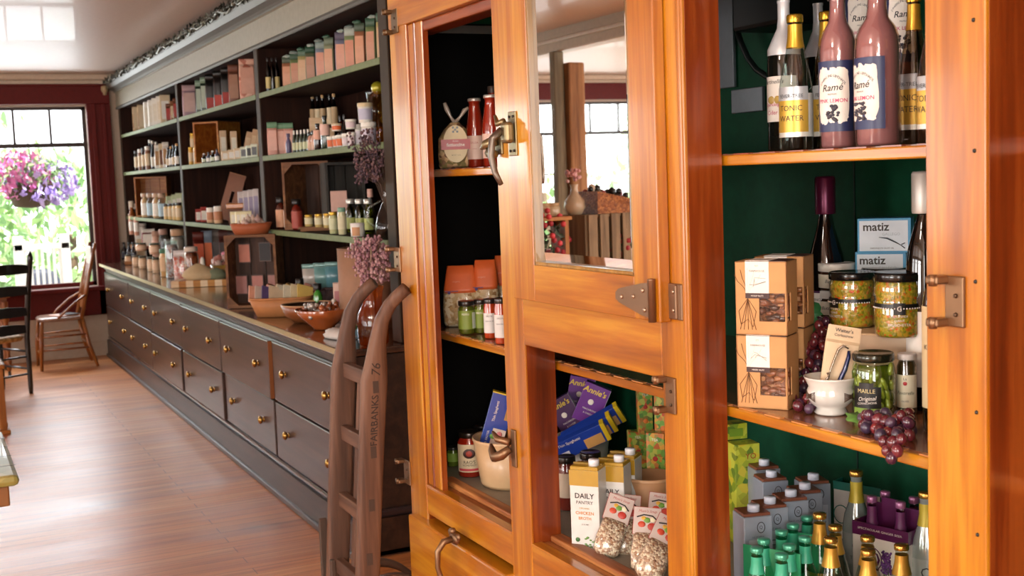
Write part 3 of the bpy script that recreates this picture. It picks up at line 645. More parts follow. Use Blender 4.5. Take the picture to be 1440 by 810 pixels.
# near bay (third)
W = 'top shelf, third bay'
row('bottle', 'tall dark bottle', 'bottle', W, [376, 382, 388], 7, (88, 83), Z1, 1.93, [(DKG, BLK, c('#C8B878')), (DKG, BLK)], 'dark bottles on the top shelf of the third bay', shape='wine')
bgm = [(c('#A86E4E'), c('#DDA07E'), c('#4C5A48')), (c('#7C8A5C'), c('#D0967A'), c('#3E5A44')), (c('#B8A870'), c('#D8B08C'), c('#54705C')), (c('#6A7054'), c('#C09078'), c('#1F4630')),
       (c('#8A94A0'), c('#E0A088'), c('#8A9A94')), (c('#9CA080'), c('#DDA888'), c('#6E7A64')), (c('#807E90'), c('#E0A48C'), c('#5E5668')), (c('#8C9A70'), c('#D89478'), c('#B0B8AC'))]
xs = [398, 409, 420, 430, 444, 456, 472, 485, 499, 514, 529]; ws = 14
for i, x in enumerate(xs):
    X, _, w_, h = spot(x-8, x+8, 77-(x-398)*.49, Z1, 1.92)
    rt = thing('coffee_bag', f'kraft and green bag with orange label, {ORD[i]} on the {W}', 'bag', (X, 1.94, Z1+.001), face((X, 1.94), -12+R.uniform(-6, 6)), 'labelled bags on the top shelf of the third bay')
    bag(rt, w_*R.uniform(.88, .98), w_*.55, h*.93, *bgm[i % 8], lab=(.05, .72))
    q = MB(); q.ball((R.uniform(-.01, .01), 0, h*.95), w_*.36, [c('#9AA79C', .3), c('#6E7A72', .3), c('#3E5E4A', .3)][i % 3], 9, (1.1, .35, .45), jit=.3); q.build('crumpled_top', rt)
    q = MB(); q.box(-w_*.26, w_*.10, -w_*.30, -w_*.285, h*.10, h*(.16+.08*(i % 3)), [c('#8EA0B8'), c('#E4D8B4'), c('#7A9468')][i % 3]).box(-w_*.2, w_*.2, -w_*.30, -w_*.285, h*.36, h*.46, [c('#C8503A'), c('#B86A3C'), c('#C87A4A')][i % 3]); q.build('print', rt)
W = 'middle shelf of third bay'
row('bag', 'pink paper bag with green ruffle top', 'bag', W, [382, 394, 405], 14, (175, 173), Z2, 1.93, [(c('#D8A090'), c('#E0B0A0'), c('#6E9A78'))], 'pink bags on the middle shelf of the third bay')
row('bottle', 'slim purple capped tube', 'tube', W, [405], 8, 188, Z2, 1.85, [(c('#5A5474', .4), c('#5A5474', .4))], '', caph=.19)
row('bottle', 'slim dropper bottle with white top', 'bottle', W, [413, 418, 423, 428, 433], 6, (184, 182), Z2, 1.86, [(c('#3A4434', .3), WH2, c('#C8CCA0'))], 'dropper bottles on the middle shelf of the third bay', caph=.18)
row('bottle', 'tiny round black topped bottle', 'bottle', W, [436, 441], 8, (186, 184), Z2, 1.86, [(c('#C89A84', .3), BLK, c('#D8AC90'))], 'tiny bottles on the middle shelf of the third bay', shape='round', caph=.18)
row('bottle', 'dark square bottle with pink label', 'bottle', W, [446], 12, 174, Z2, 1.87, [(c('#2C1810', .2, 0, .5), BLK, c('#DDA890'))], '', lab=(.4, .75))
row('bottle', 'dark green syrup bottle with white label', 'bottle', W, [456], 13, 163, Z2, 1.88, [(c('#14301E', .2, 0, .5), BLK, c('#E0B8A8'))], '', lab=(.42, .75))
row('box', 'low wooden riser', 'riser', 'back of '+W, [452], 34, 166, Z2, 2.12, [(palewood('x'),)], '', d=.12)
row('bottle', 'brown bottle on the wooden riser', 'bottle', W, [439, 446, 453, 463, 469], 9, (135, 132), Z2+.14, 2.13, [(DKG, c('#C8A878'), c('#B89A70')), (DKG, BLK, CRM)], 'brown bottles on the riser of the third bay', lab=(.1, .6))
row('tub', 'small orange labelled tub, lower tier', 'tub', W, [465, 473, 478], 12, (192, 190), Z2, 1.86, [(WH2, WH2, ORG)], 'orange labelled tubs on the lower tier')
row('tub', 'orange labelled tub, upper tier', 'tub', W, [473], 15, 174, Z2+.083, 1.87, [(WH2, CRM, ORG)], '')
row('tub', 'small lilac labelled tub, lower tier', 'tub', W, [486, 494], 12, (188, 186), Z2, 1.86, [(WH2, WH2, c('#D8C8CC'))], 'small lilac tubs on the lower tier')
row('tub', 'small lilac labelled tub, upper tier', 'tub', W, [493], 16, 168, Z2+.082, 1.87, [(WH2, WH2, c('#D8C8CC'))], '')
row('tub', 'slim white tub behind the big white tub', 'tub', W, [505], 13, 175, Z2, 1.93, [(WH2, WH2, c('#D8D0D8'))], '')
row('tub', 'big white tub with gold band, lower tier', 'tub', W, [518], 22, 172, Z2, 1.86, [(WH2, WH2, c('#C8C0D0'))], '')
row('tub', 'big white tub with gold band, upper tier', 'tub', W, [513], 22, 145, Z2+.098, 1.86, [(WH2, c('#D8C8A0'), c('#B8B8CC'))], '')
row('bottle', 'small amber bottle between the tubs', 'bottle', W, [478, 484], 9, (163, 161), Z2, 2.02, [(AMB, BLK)], 'amber bottles behind the orange tubs')
X, _, w_, h = spot(521, 541, 128, Z2, 1.95)
rt = thing('glass_decanter', 'gold and clear glass decanter at the right end of the middle shelf', 'decanter', (X, 1.95, Z2+.001), face((X, 1.95)))
MB().lathe([(0, 0), (.045, 0), (.05, .02), (.05, .10), (.035, .13), (.028, .16), (.05, .19), (.055, .24)], glass('#E8C860'), 18).build('decanter_body', rt)
MB().lathe([(0, .002), (.044, .002), (.047, .08), (0, .08)], liquid('#8A5A1C'), 16).build('drink', rt); MB().ball((0, 0, .26), .03, c('#A8A028', .3, .3, .3), 12).build('stopper', rt)
W = 'bottom shelf of third bay'
X, _, w_, h = spot(376, 430, 226, Z3, 1.86)
rt = thing('wooden_crate', 'dark open wooden crate with rounded corners on the bottom shelf of third bay', 'crate', (-6.62, 2.03, Z3+.001), face((X, 1.95), -28))
crate(rt, w_*1.35, .26, h-.01, .014, cratewood('x'), 3, True, backm=wood('dark_crate', '#20140E', '#3A241A', '#4A3022', 'z', .7, 0))
X, _, w_, h = spot(436, 484, 226, Z3, 2.0)
rt = thing('wooden_crate', 'grey weathered crate turned away, right of the dark open crate', 'crate', (X, 2.08, Z3+.001), face((X, 2.02), 8))
crate(rt, w_*1.15, .2, h-.012, .014, wood('weathered_board', '#24221F', '#3A3733', '#4C463F', 'z', .8, 0), 3, False)
row('box', 'white recipe card', 'card', 'standing on the '+W, [476], 23, 269, Z3, 2.0, [(c('#D8AFA0', .6),)], '', d=.02, name='recipe_card')
row('bottle', 'square amber bottle with white label', 'bottle', W, [394, 405, 416], 15, (277, 280), Z3, 1.90, [(c('#4A1C10', .15, 0, .5), BLK, c('#DDA47C')), (c('#5C2412', .15, 0, .5), BLK, c('#EBD8C4')), (c('#6A1E12', .15, 0, .5), BLK, c('#A84838'))], 'amber bottles on the bottom shelf of the third bay', shape='round', caph=.18, lab=(.05, .6))
X, _, w_, h = spot(424, 466, 317, Z3, 1.92)
rt = thing('wooden_tray', 'small brown tray under the gold lidded jars', 'tray', (X, 1.92, Z3+.001), face((X, 1.92), -6))
MB().box(-w_/2, w_/2, -.05, .05, 0, .018, BRN, .004).build('tray_body', rt); MB().box(-w_/2, w_/2, -.055, -.05, 0, .024, cratewood('x')).build('tray_edge', rt)
row('jar', 'small honey jar with gold lid', 'jar', 'on the brown tray', [434, 448, 460], 12, (302, 300), Z3+.02, 1.92, [(c('#C8B070', .2, 0, .5), GLD, c('#D8D0A8'))], 'gold lidded jars on the brown tray')
row('jar', 'tall pale green jar', 'jar', W, [468, 480], 12, (298, 292), Z3, 1.86, [(c('#B8BC8C', .15, 0, .6), GLD, c('#C8CCA4')), (c('#C8C49C', .15, 0, .6), c('#6E9A84'), c('#D4CCA8'))], 'pale green jars on the bottom shelf of the third bay')
row('bottle', 'green oil bottle with clip stopper', 'bottle', W, [492, 505, 517], 13, (280, 280), Z3, 1.96, [(glass('#A8B44C'), c('#C8C8C0', .3, .5), c('#B8C070'))], 'green oil bottles on the bottom shelf of the third bay', shape='round', caph=.14, fill=(liquid('#8A8C24'), .6))
row('bottle', 'pale pink topped bottle', 'bottle', 'behind the glass jug, '+W, [520], 13, 266, Z3, 2.06, [(c('#3A3434', .2, 0, .5), c('#D8A898'), BLK)], '', caph=.19)
# glass jug with dried flowers, standing at the end of the bottom shelf
p = at(537, 345, Y=1.80)
rt = thing('glass_jug', 'clear glass handled jug with dried brown flowers at the end of the shelves', 'jug', (-4.985, 1.845, Z3+.001), face((-4.98, 1.86)))
MB().lathe([(0, 0), (.045, 0), (.058, .02), (.06, .06), (.045, .11), (.024, .16), (.021, .22), (.03, .25)], glass('#E8EEE8'), 20).build('jug_body', rt)
MB().tube([(-.055, 0, .05), (-.09, 0, .08), (-.085, 0, .14), (-.03, 0, .17)], .006, glass('#E8EEE8', '', .03, 2), 8).build('handle', rt)
m_ = MB(); m2 = MB()
for i in range(46):
    a = R.uniform(0, 6.28); s_ = R.uniform(0, .1); top = (s_*math.cos(a)*.8-.06-.02*R.random(), s_*math.sin(a)*.3-.04, R.uniform(.28, .46))
    m2.tube([(0, 0, .1), (top[0]*.3, top[1]*.3, .24), top], .0015, c('#5A4438', .8), 4)
    for _ in range(9): m_.ball((top[0]+R.uniform(-.012, .012), top[1]+R.uniform(-.012, .012), top[2]+R.uniform(-.05, .02)), R.uniform(.004, .008), R.choice([c('#6A4E52', .8), c('#54404A', .8), c('#7C6060', .8)]), 5)
m2.build('stems', rt); m_.build('dried_flowers', rt)

# ================================================================== GOODS ON THE COUNTER
ZK = .9005
def onc(x, y): p = at(x, y, Z=ZK); return (p.x, p.y, ZK)
def sizes(x0, x1, ytop, p): d = depth(p); q = at((x0+x1)/2, ytop, Y=p[1]); return (x1-x0)*d/FPX, q.z-p[2]
W = 'on the far end of the counter'
L = (-11.95, 1.84, ZK)
w_, h = sizes(157, 196, 327, L)
L = (at(176, 350, Y=1.84).x, 1.86, ZK); w_, h = sizes(157, 196, 327, L)
rt = thing('wooden_crate', 'small open wooden box of dark bottles at the far end of the counter', 'crate', L, face(L)); crate(rt, w_, .22, h, .012, boxwood('x'), 2, False)
row('bottle', 'dark bottle inside the small box', 'bottle', W, [167, 174, 181, 187], 8, (341, 341), ZK+.013, 1.78, [(c('#1C1A22', .2, 0, .6), BLK, c('#3A3A48'))], 'dark bottles in the small box')
top_ = ZK+h
row('bottle', 'amber bottle with pale top', 'bottle', 'on the small wooden box, far counter end', [166], 11, 283, top_, 1.82, [(c('#8A4A1C', .15, 0, .6), c('#DDD4C0'), c('#7A3A14'))], '', caph=.19)
row('jar', 'slim cream jar', 'jar', 'on top of the small wooden box', [172, 178, 184, 191], 7, (300, 305), top_, 1.82, [(c('#C89078', .3), CRM, WH2)], 'slim jars on top of the small wooden box')
row('bottle', 'black bottle with white top', 'bottle', 'at back on small wooden box', [183, 189], 8, (286, 286), top_, 1.92, [(BLK, WH2, BLK)], 'black bottles at the back on the small wooden box', caph=.18)
W = 'far part of counter'
row('jar', 'cream jar with dark lid', 'jar', 'front row, '+W, [181, 191, 200, 212, 219], 11, (358, 362), ZK, 1.74, [(c('#E0BC98', .2, 0, .5), c('#4A4834'), c('#EBC8A4'))], 'small cream jars in the front row on the counter')
row('jar', 'round cream jar with dark lid, upper row', 'jar', W, [188, 198, 217], 15, (342, 342), ZK+.125, 1.83, [(c('#D8A888', .2, 0, .5), c('#3C4A38'), c('#E8C4A4'))], 'round cream jars in the upper row on the counter')
row('box', 'low wooden step', 'riser', 'under the upper row of jars, '+W, [200], 46, 369, ZK, 1.85, [(boxwood('x'),)], '', d=.12)
row('tub', 'stacked white tub', 'tub', 'behind the cream jars, '+W, [199], 12, 313, ZK+.24, 1.98, [(WH2, WH2, WH2)], '')
row('box', 'white carton under the white tub', 'carton', W, [197], 14, 326, ZK, 1.98, [(WH2, CRM)], '')
row('bag', 'white and dark red gift pouch', 'pouch', W, [208], 19, 322, ZK+.126, 1.95, [(c('#7A2A28'), WH2, WH2)], '')
row('jar', 'copper coloured jar', 'jar', 'between pouch and large glass jar, '+W, [219, 229], 13, (325, 322), ZK, 1.98, [(c('#C8967C', .15, 0, .6), c('#B88C74'), c('#D8A890')), (CLR(), c('#B89080'))], 'copper jars behind the cream jars')
row('jar', 'tall honey coloured jar with green lid', 'jar', W, [230], 13, 350, ZK, 1.72, [(c('#D8A870', .15, 0, .6), c('#4A7A5C'), c('#E4BC90'))], '')
row('jar', 'large glass jar with wide cork lid', 'jar', W, [249], 20, 322, ZK, 1.93, [(CLR(), c('#C8A07C', .6), None)], '', fillm=c('#B8A8A0', .4), lidh=.16)
CANDY = grains('wrapped_sweets', ['#C8A0A0', '#E8D8D8', '#9C8894', '#D8B8B0', '#B06A60'], 60, .3, .5)
BROWNC = grains('brown_sweets', ['#7A3A1C', '#A85A2C', '#8A4A28', '#5A2C18'], 55, .3, .5)
row('jar', 'glass jar of wrapped sweets', 'jar', W, [240], 18, 337, ZK, 1.74, [(glass('#E8F4F4', '', .03, 1.6), CLR(), None)], '', fillm=CANDY, lidh=.1)
row('bag', 'clear bag of red and white sweets', 'bag', W, [253], 20, 352, ZK, 1.68, [(grains('red_sweets', ['#E4DCD8', '#B84A38', '#D8C8C4', '#C8705C'], 60, .25, .8), None, c('#E4E0E0', .2, 0, .6))], '')
row('jar', 'glass jar of brown sweets', 'jar', W, [268], 20, 347, ZK, 1.72, [(glass('#F0E8E0'), c('#D8C8B8', .3), None)], '', fillm=BROWNC, lidh=.12)
row('bag', 'dark snack bag with red edge', 'bag', 'below the shelves of second bay', [278, 290, 302, 314, 327], 15, (322, 324), ZK, 2.02, [(c('#5A1C12'), c('#C8562C')), (c('#8A98A8', .3), c('#D86A30')), (c('#6A6058'), c('#3A2C28')), (c('#4A2018'), c('#2C1814')), (c('#3A2420'), c('#5A3028'))], 'dark snack bags on the counter below the second bay')
# checked board with a cloth wrapped bundle
L = onc(292, 401); w_, h = sizes(259, 330, 392, L)
L = (L[0], 1.78, ZK); w_ = .40
rt = thing('cutting_board', 'thick checkered wooden board lying on the counter', 'board', L, face(L, -12))
m_ = MB()
for i in range(8): m_.box(-w_/2+w_*i/8, -w_/2+w_*(i+1)/8, -.11, .11, 0, .045, (palewood('x'), boxwood('x'))[i % 2])
m_.build('board_blocks', rt); MB().box(-w_/2-.004, -w_/2, -.11, .11, 0, .045, palewood('x')).build('end_strip', rt)
rt = thing('cloth_bundle', 'cream and green cloth bundle heaped on the checkered board', 'cloth', (L[0], L[1], ZK+.046), face(L))
m_ = MB(); m_.loft([(0, .12, .08), (.03, .15, .09), (.06, .11, .07, -.02), (.09, .06, .04, -.03), (.11, .02, .02, -.03)], c('#CDB48C', .8), 18, 2.2); m_.build('cloth_fold', rt)
m_ = MB(); m_.loft([(0.0, .06, .05, .09, -.04), (.03, .075, .05, .09, -.04), (.06, .05, .035, .09, -.04), (.075, .01, .01, .09, -.04)], c('#7C8468', .8), 14, 2.2); m_.build('green_fold', rt)
m_ = MB(); m_.lathe([(0, .08), (.018, .08), (.015, .14), (.006, .155), (0, .156)], WH2, 10); m_.build('white_tip', rt)
L = (at(318, 372, Y=1.98).x, 1.98, ZK); w_, h = sizes(306, 338, 359, L)
rt = thing('yellow_bowl', 'yellow bowl of pink wrapped sweets beside the tall dark crate', 'bowl', L, 0)
MB().lathe([(0, 0), (.06, 0), (.09, .06), (.115, .13), (.108, .13), (.08, .06), (0, .02)], c('#A8842C', .35, 0, .4), 24).build('bowl_body', rt)
m_ = MB()
for i in range(26): m_.ball((R.uniform(-.08, .08), R.uniform(-.08, .08), .13+R.uniform(0, .05)), R.uniform(.018, .03), R.choice([c('#D8B0A0'), c('#E4C8C0'), c('#C88070'), c('#E8D8CC')]), 6)
m_.ball((-.06, 0, .2), .02, c('#E88CA0'), 6).ball((.06, 0, .21), .026, c('#F0B0C0'), 6); m_.build('wrapped_sweets', rt)
# dark crate on the counter, open side to the room
L = (-6.86, 1.715, ZK); w_, h = sizes(336, 408, 331, L)
rt = thing('wooden_crate', 'large dark open crate with photo cards inside, standing on the counter', 'crate', L, face(L, -16))
crate(rt, w_, .17, h, .014, cratewood('x'), 3, True, backm=wood('dark_crate', '#20140E', '#3A241A', '#4A3022', 'z', .7, 0))
for i, (u, v, mm, ds) in enumerate([(-.25, .66, '#C8806C', 'topmost'), (.16, .67, '#2C2A2C', 'black'), (-.34, .22, '#B07A74', 'lower left'), (-.02, .22, '#BC7E74', 'lower middle'), (.3, .22, '#A87870', 'lower right')]):
    Tm = Matrix.Translation(L) @ Matrix.Rotation(face(L, -16), 4, 'Z'); p = Tm @ Vector((u*w_, .055, v*h+.03))
    k = thing('photo_card', f'{"pink" if mm != "#2C2A2C" else "dark"} photo card, {ds} one inside the large dark crate', 'card', p, face(L, -16), 'photo cards inside the large dark crate')
    MB().box(-.035, .035, -.003, .003, -.055, .055, c('#5A4038')).build('card_frame', k)
    MB().box(-.031, .031, -.005, -.003, -.05, .05, c(mm, .6)).build('picture', k)
L2 = (at(344, 390, Y=1.72).x, 1.70, ZK)
# basket of garlic on top of the crate
L3 = (L[0], L[1]-.02, ZK+h+.001); w3, h3 = sizes(338, 392, 316, L3)
rt = thing('wicker_basket', 'shallow wicker basket of pale garlic on top of the large dark crate', 'basket', (L[0]+.0, L[1]-.01, ZK+h+.001), face(L))
basket(rt, .235, .17, .06, c('#A85A34', .6))
rt2 = rt
for i in range(13):
    a = R.uniform(0, 6.28); q_ = R.uniform(0, .075)
    pp = Vector(rt2.location)+Vector((q_*math.cos(a), q_*math.sin(a), .04+R.uniform(.0, .045)))
    g = thing('garlic_bulb', 'pale garlic bulb heaped in the wicker basket on the large dark crate', 'garlic', pp, R.uniform(0, 6), 'garlic bulbs in the wicker basket')
    r_ = R.uniform(.018, .025)
    MB().lathe([(0, -r_*.7), (r_*.7, -r_*.5), (r_, 0), (r_*.7, r_*.5), (r_*.25, r_*.9), (r_*.15, r_*1.4), (0, r_*1.45)], R.choice([c('#D8C0B0', .6), c('#C8A898', .6), c('#B89890', .6)]), 9).build('bulb', g)
# card baskets
L = onc(380, 432); w_, h = sizes(342, 440, 415, L)
rt = thing('wicker_basket', 'long wicker basket full of pastel gift cards, front middle of the counter', 'basket', (-6.28, 1.70, ZK), face(L, -10)); basket(rt, w_*.86, .19, .095, c('#B87A48', .6), None, 1.3, 3)
cards = [('#E8A88C', 0), ('#D8C0B0', 1), ('#5A4A78', 2), ('#E0C8A8', 3), ('#D8D0B8', 4), ('#E4DCC4', 5), ('#E8D8B0', 6), ('#E8C870', 7)]
Tm = Matrix.Translation(rt.location) @ Matrix.Rotation(rt.rotation_euler[2], 4, 'Z')
CN = ['coral', 'beige', 'violet', 'sand', 'pale sage', 'ivory', 'straw', 'yellow']
for hx, i in cards:
    p = Tm @ Vector((-.13+.037*i, R.uniform(-.02, .02)-.02, .07)); k = thing('gift_card', f'{CN[i]} gift card leaning in the long front basket', 'card', p, rt.rotation_euler[2]+.5, 'gift cards in the long basket', tilt=(-.6, .3))
    MB().box(-.045, .045, -.003, .003, 0, .10, c(hx, .6)).build('card_sheet', k); MB().box(-.035, .035, -.004, -.003, .02, .085, c(hx, .4)).build('picture', k)
rt = thing('wicker_basket', 'second wicker basket of soap bars behind the long card basket', 'basket', (-6.50, 1.80, ZK), face(L, -10)); basket(rt, w_*.80, .12, .10, c('#9A6238', .6), None, 1.25, 3)
Tm = Matrix.Translation(rt.location) @ Matrix.Rotation(rt.rotation_euler[2], 4, 'Z')
for i, hx in enumerate(['#E0A898', '#D8B890', '#C8A048', '#D89C80', '#C88A78', '#D8A890']):
    p = Tm @ Vector((-.12+.052*i, 0, .075)); k = thing('soap_bar', f'{["pink", "sand", "mustard", "peach", "rose", "salmon"][i]} soap bar standing in the second basket', 'soap', p, rt.rotation_euler[2], 'soap bars in the second basket', tilt=(0, .4))
    MB().box(-.02, .02, -.035, .035, 0, .075, c(hx, .5), .004).build('bar', k); MB().box(-.021, .021, -.012, .012, -.001, .076, BRN).build('wrapper_band', k)
# wooden bowl and glass leaf basket
L = onc(425, 452); w_, h = sizes(384, 455, 425, L)
rt = thing('wooden_bowl', 'wooden bowl with dark inside, between card basket and amber glass bowl', 'bowl', (L[0]+.02, 1.73, ZK), 0)
r_ = .135; MB().lathe([(0, 0), (r_*.55, 0), (r_*.85, .035), (r_, .085), (r_*.95, .088)], c('#8A4E28', .35, 0, .4), 28).lathe([(r_*.95, .088), (r_*.8, .04), (0, .015)], c('#2A1810', .35), 28).build('bowl_body', rt)
MB().tube([(r_*.975*math.cos(a*PI/14), r_*.975*math.sin(a*PI/14), .088) for a in range(29)], .004, c('#C89A70', .4), 6).build('rim', rt)
L = (-5.55, 1.70, ZK)
rt = thing('amber_glass_bowl', 'amber glass bowl heaped with shiny wrapped sweets near the hand truck', 'bowl', L, 0)
MB().lathe([(0, 0), (.05, 0), (.055, .012), (.10, .05), (.135, .095), (.13, .098), (.095, .055), (0, .02)], c('#A8562A', .12, 0, .9), 28).build('bowl_body', rt)
m_ = MB()
for i in range(60): m_.ball((R.uniform(-.1, .1), R.uniform(-.1, .1), .085+R.uniform(-.03, .04)), R.uniform(.008, .018), R.choice([c('#B0643C', .1, .3, .8), c('#D8CCC0', .1, .2, .8), c('#7A3A1C', .1, .2, .8), c('#B8B0A8', .1, .5, .8)]), 6)
m_.build('wrapped_sweets', rt)
rt = thing('folded_cloth', 'white crumpled cloth on the counter edge beside the hand truck', 'cloth', (-5.17, 1.66, ZK), .2)
m_ = MB(); m_.loft([(0, .1, .055), (.012, .11, .06), (.03, .08, .05, .01), (.042, .05, .02, -.01)], c('#CFC4BC', .8), 16, 2.4); m_.build('cloth_fold', rt)
MB().loft([(0.005, .05, .03, -.08, .01), (.025, .05, .03, -.08, .01), (.034, .02, .01, -.08)], c('#D8CFC8', .8), 12, 2.4).build('cloth_corner', rt)
# teal tins over lattice baskets
for i, (x0, x1, hx, dsc) in enumerate([(424, 452, '#B8B0A8', 'grey white tin on lattice basket, left of the teal tins'), (440, 466, '#6E9A98', 'teal tin on lattice basket, front of the two teal tins'), (456, 482, '#5A8A94', 'blue teal tin on lattice basket, rear one beside paper cylinder')]):
    Y_ = 1.93+.05*i; X, _, w_, h = spot(x0, x1, 371-i*1.5, ZK, Y_)
    k = thing('lattice_basket', ['first', 'second', 'third'][i]+' dark lattice basket under the tins, counted from the left', 'basket', (X, Y_, ZK), face((X, Y_)), 'lattice baskets under the tins')
    basket(k, w_*.95, w_*.7, h*.44, c('#4A3A3E', .6), None, 1.05, 4)
    k = thing('storage_tin', dsc, 'tin', (X, Y_, ZK+h*.47), face((X, Y_)), 'tins above the lattice baskets')
    MB().loft([(0, w_*.46, w_*.34), (h*.44, w_*.48, w_*.36)], c(hx, .3, 0, .4), 24, 3).build('tin_body', k); MB().loft([(h*.44, w_*.5, w_*.38), (h*.53, w_*.5, w_*.38)], c('#8AB0AC', .25, .2, .3), 24, 3).build('lid', k)
row('bottle', 'small green bottle', 'bottle', 'before the tins on counter', [421, 446], 13, (392, 399), ZK, 1.82, [(c('#2E5A38', .15, 0, .7), BLK, c('#8A4A30')), (c('#3E8A30', .15, 0, .7), BLK, None)], 'small green bottles before the tins', shape='round', caph=.18)
row('box', 'pink and white soap box', 'box', 'right of the green bottles', [473], 10, 398, ZK, 1.84, [(c('#D8B8A8'), c('#B8787A'))], '')
# kraft cylinder with two canisters and amber vase
Lc = (at(517, 400, Y=1.90).x, 1.90, ZK); w_, h = sizes(474, 562, 348, Lc)
rt = thing('paper_cylinder', 'large kraft paper cylinder standing at the near end of the counter', 'bin', Lc, 0)
r_ = w_*.5*.92; MB().lathe([(0, 0), (r_, 0), (r_, h), (r_*.97, h), (r_*.97, h-.02), (0, h-.02)], c('#9C7358', .7), 32).build('cylinder_wall', rt)
MB().lathe([(r_*1.003, h-.008), (r_*1.01, h), (r_*.96, h+.002)], c('#7A5640', .6), 32).build('rim', rt)
for i, (x, z, yt, dsc) in enumerate([(502, 0, 332, 'lower white canister with brown label on the kraft cylinder'), (504, 1, 312, 'upper white canister with brown label stacked on another')]):
    p = at(x, 345, Y=1.86); hz = .068
    k = thing('canister', dsc, 'canister', (p.x, 1.86, ZK+h-.018+z*(hz+.001)), face(p)); rr = .033+.0*z
    MB().lathe([(0, 0), (rr, 0), (rr, hz*.85), (0, hz*.85)], WH2, 18).build('canister_body', k); MB().lathe([(rr*1.03, hz*.8), (rr*1.03, hz*.97), (0, hz)], c('#E8E0DC', .4), 18).build('lid', k)
    MB().lathe([(rr+.0006, hz*.1), (rr+.0006, hz*.7)], c('#C08A5C', .5), 10, a0=-PI/2-.9, a1=-PI/2+.3).build('label', k)
Lv = (at(524, 440, Y=1.70).x, 1.70, ZK); w_, h = sizes(503, 546, 403, Lv)
rt = thing('amber_vase', 'fluted amber glass vase of dried pink flowers behind the hand truck', 'vase', Lv, 0)
r_ = w_/2; AG = glass('#EAA43C', '', .08, 1.0)
vs = [(0, r_*.8), (h*.05, r_*.95), (h*.3, r_), (h*.5, r_*.98), (h*.62, r_*.75), (h*.72, r_*.62), (h*.9, r_*.7), (h, r_*.82)]
m_ = MB(); n = 28; vv = []
for z, rr in vs:
    for i in range(n): t_ = 2*PI*i/n; q_ = rr*(1+.06*math.cos(7*t_)); vv.append((q_*math.cos(t_), q_*math.sin(t_), z))
m_.add(vv, [(j*n+i, j*n+(i+1) % n, (j+1)*n+(i+1) % n, (j+1)*n+i) for j in range(len(vs)-1) for i in range(n)]+[tuple(range(n))], AG, True); m_.build('vase_body', rt)
m_ = MB(); m2 = MB(); FP = [c('#B88A8C', .8), c('#A87880', .8), c('#C8A0A0', .8), c('#9A6E78', .8)]
for i in range(40):
    a = R.uniform(0, 6.28); s_ = R.uniform(.01, .10); tp = (s_*math.cos(a), s_*math.sin(a)*.75, h+R.uniform(.02, .20))
    m2.tube([(0, 0, .02), (tp[0]*.2, tp[1]*.2, h), tp], .0016, c('#A89070', .8), 4)
    for _ in range(20): m_.ball((tp[0]+R.uniform(-.024, .024), tp[1]+R.uniform(-.024, .024), tp[2]+R.uniform(-.022, .022)), R.uniform(.004, .0095), R.choice(FP), 5)
m2.build('stems', rt); m_.build('dried_flowers', rt)
rt = thing('green_jar', 'small jar with a green lid at the counter edge behind hand truck', 'jar', onc(497, 476), 0)
jar(rt, .028, .06, c('#7A9AA8', .2, 0, .5), c('#3C6E3A', .4), lidh=.3, n=14)

# ================================================================== DISPLAY CABINET (old ice box)
FY = 1.30; JB = 1.383; FZ = .69; BK = 1.98; HT = 2.34
GRNL = c('#0B4A30', .6, 0, 0, .25, .2); BLKL = c('#070504', .8, 0, 0, .3, .1)
cab = thing('display_cabinet', 'large orange varnished pine display cabinet with mirrored door and green lining', 'cabinet')
PZ, PX_, PD = pine('z'), pine('x'), pined('z')
def stile(x0, x1, z0=.0, z1=HT, JB=JB):
    m_ = MB(); m_.box(x0, x1, FY, JB, z0, z1, PZ, .003)
    m_.box(x1-.001, x1+.001, FY+.006, JB, z0+.001, z1-.001, PD)
    return m_.build('stile', cab)
stile(-3.43, -3.30, JB=1.36)
m_ = MB(); m_.box(-3.30, -3.20, FY+.008, 1.329, .69, 2.04, PZ, .004).box(-3.255, -3.245, FY+.004, FY+.02, .69, 2.04, PD, .003).box(-3.201, -3.199, FY+.012, 1.328, .69, 2.04, PD); m_.build('jamb', cab)
stile(-2.723, -2.61); stile(-2.0, -1.903)
stile(-1.30, -1.19); stile(-.62, -.50)
m_ = MB(); m_.box(-1.92, -1.906, FY-.004, FY+.01, .69, 2.04, PZ, .004); m_.build('bead', cab)
for a, b_ in ((-3.43, -3.0),): pass
m_ = MB(); m_.box(-3.43, -.50, FY-.003, JB, 2.04, HT, PX_, .004).box(-3.30, -2.72, FY+.015, JB, 2.01, 2.04, pined('x'), .006); m_.build('top_rail', cab)
m_ = MB(); m_.box(-2.61, -2.0, FY+.0, JB, 1.185, 1.30, PX_, .003); m_.build('middle_rail', cab)
m_ = MB(); m_.box(-3.30, -2.723, FY+.002, JB+.02, .60, .685, PX_, .003).box(-2.723, -.62, FY+.002, JB+.02, .10, .685, PX_, .003).box(-3.30, -2.723, FY+.004, JB, .10, .16, PX_)
m_.build('bottom_rail', cab)
WP = wornpine('x')
for a, b_ in ((-3.30, -2.723), (-2.61, -2.0), (-1.903, -1.30)):
    m_ = MB(); m_.box(a, b_, FY+.0, FY+.03, .684, .690, PX_, .002).box(a, b_, FY+.03, FY+.052, .684, .687, WP, .002).box(a, b_, FY+.052, JB+.006, .684, .702, WP, .005); m_.build('sill', cab)
m_ = MB(); m_.box(-3.54, -.52, JB+.006, BK, .66, .69, c('#8E8678', .5)); m_.build('cabinet_floor', cab)
m_ = MB(); m_.box(-3.56, -.52, BK, BK+.02, .10, HT, GRNL); m_.box(-2.203, -2.200, BK-.003, BK, .69, HT, c('#0B2C20', .6)); m_.build('back_panel', cab)
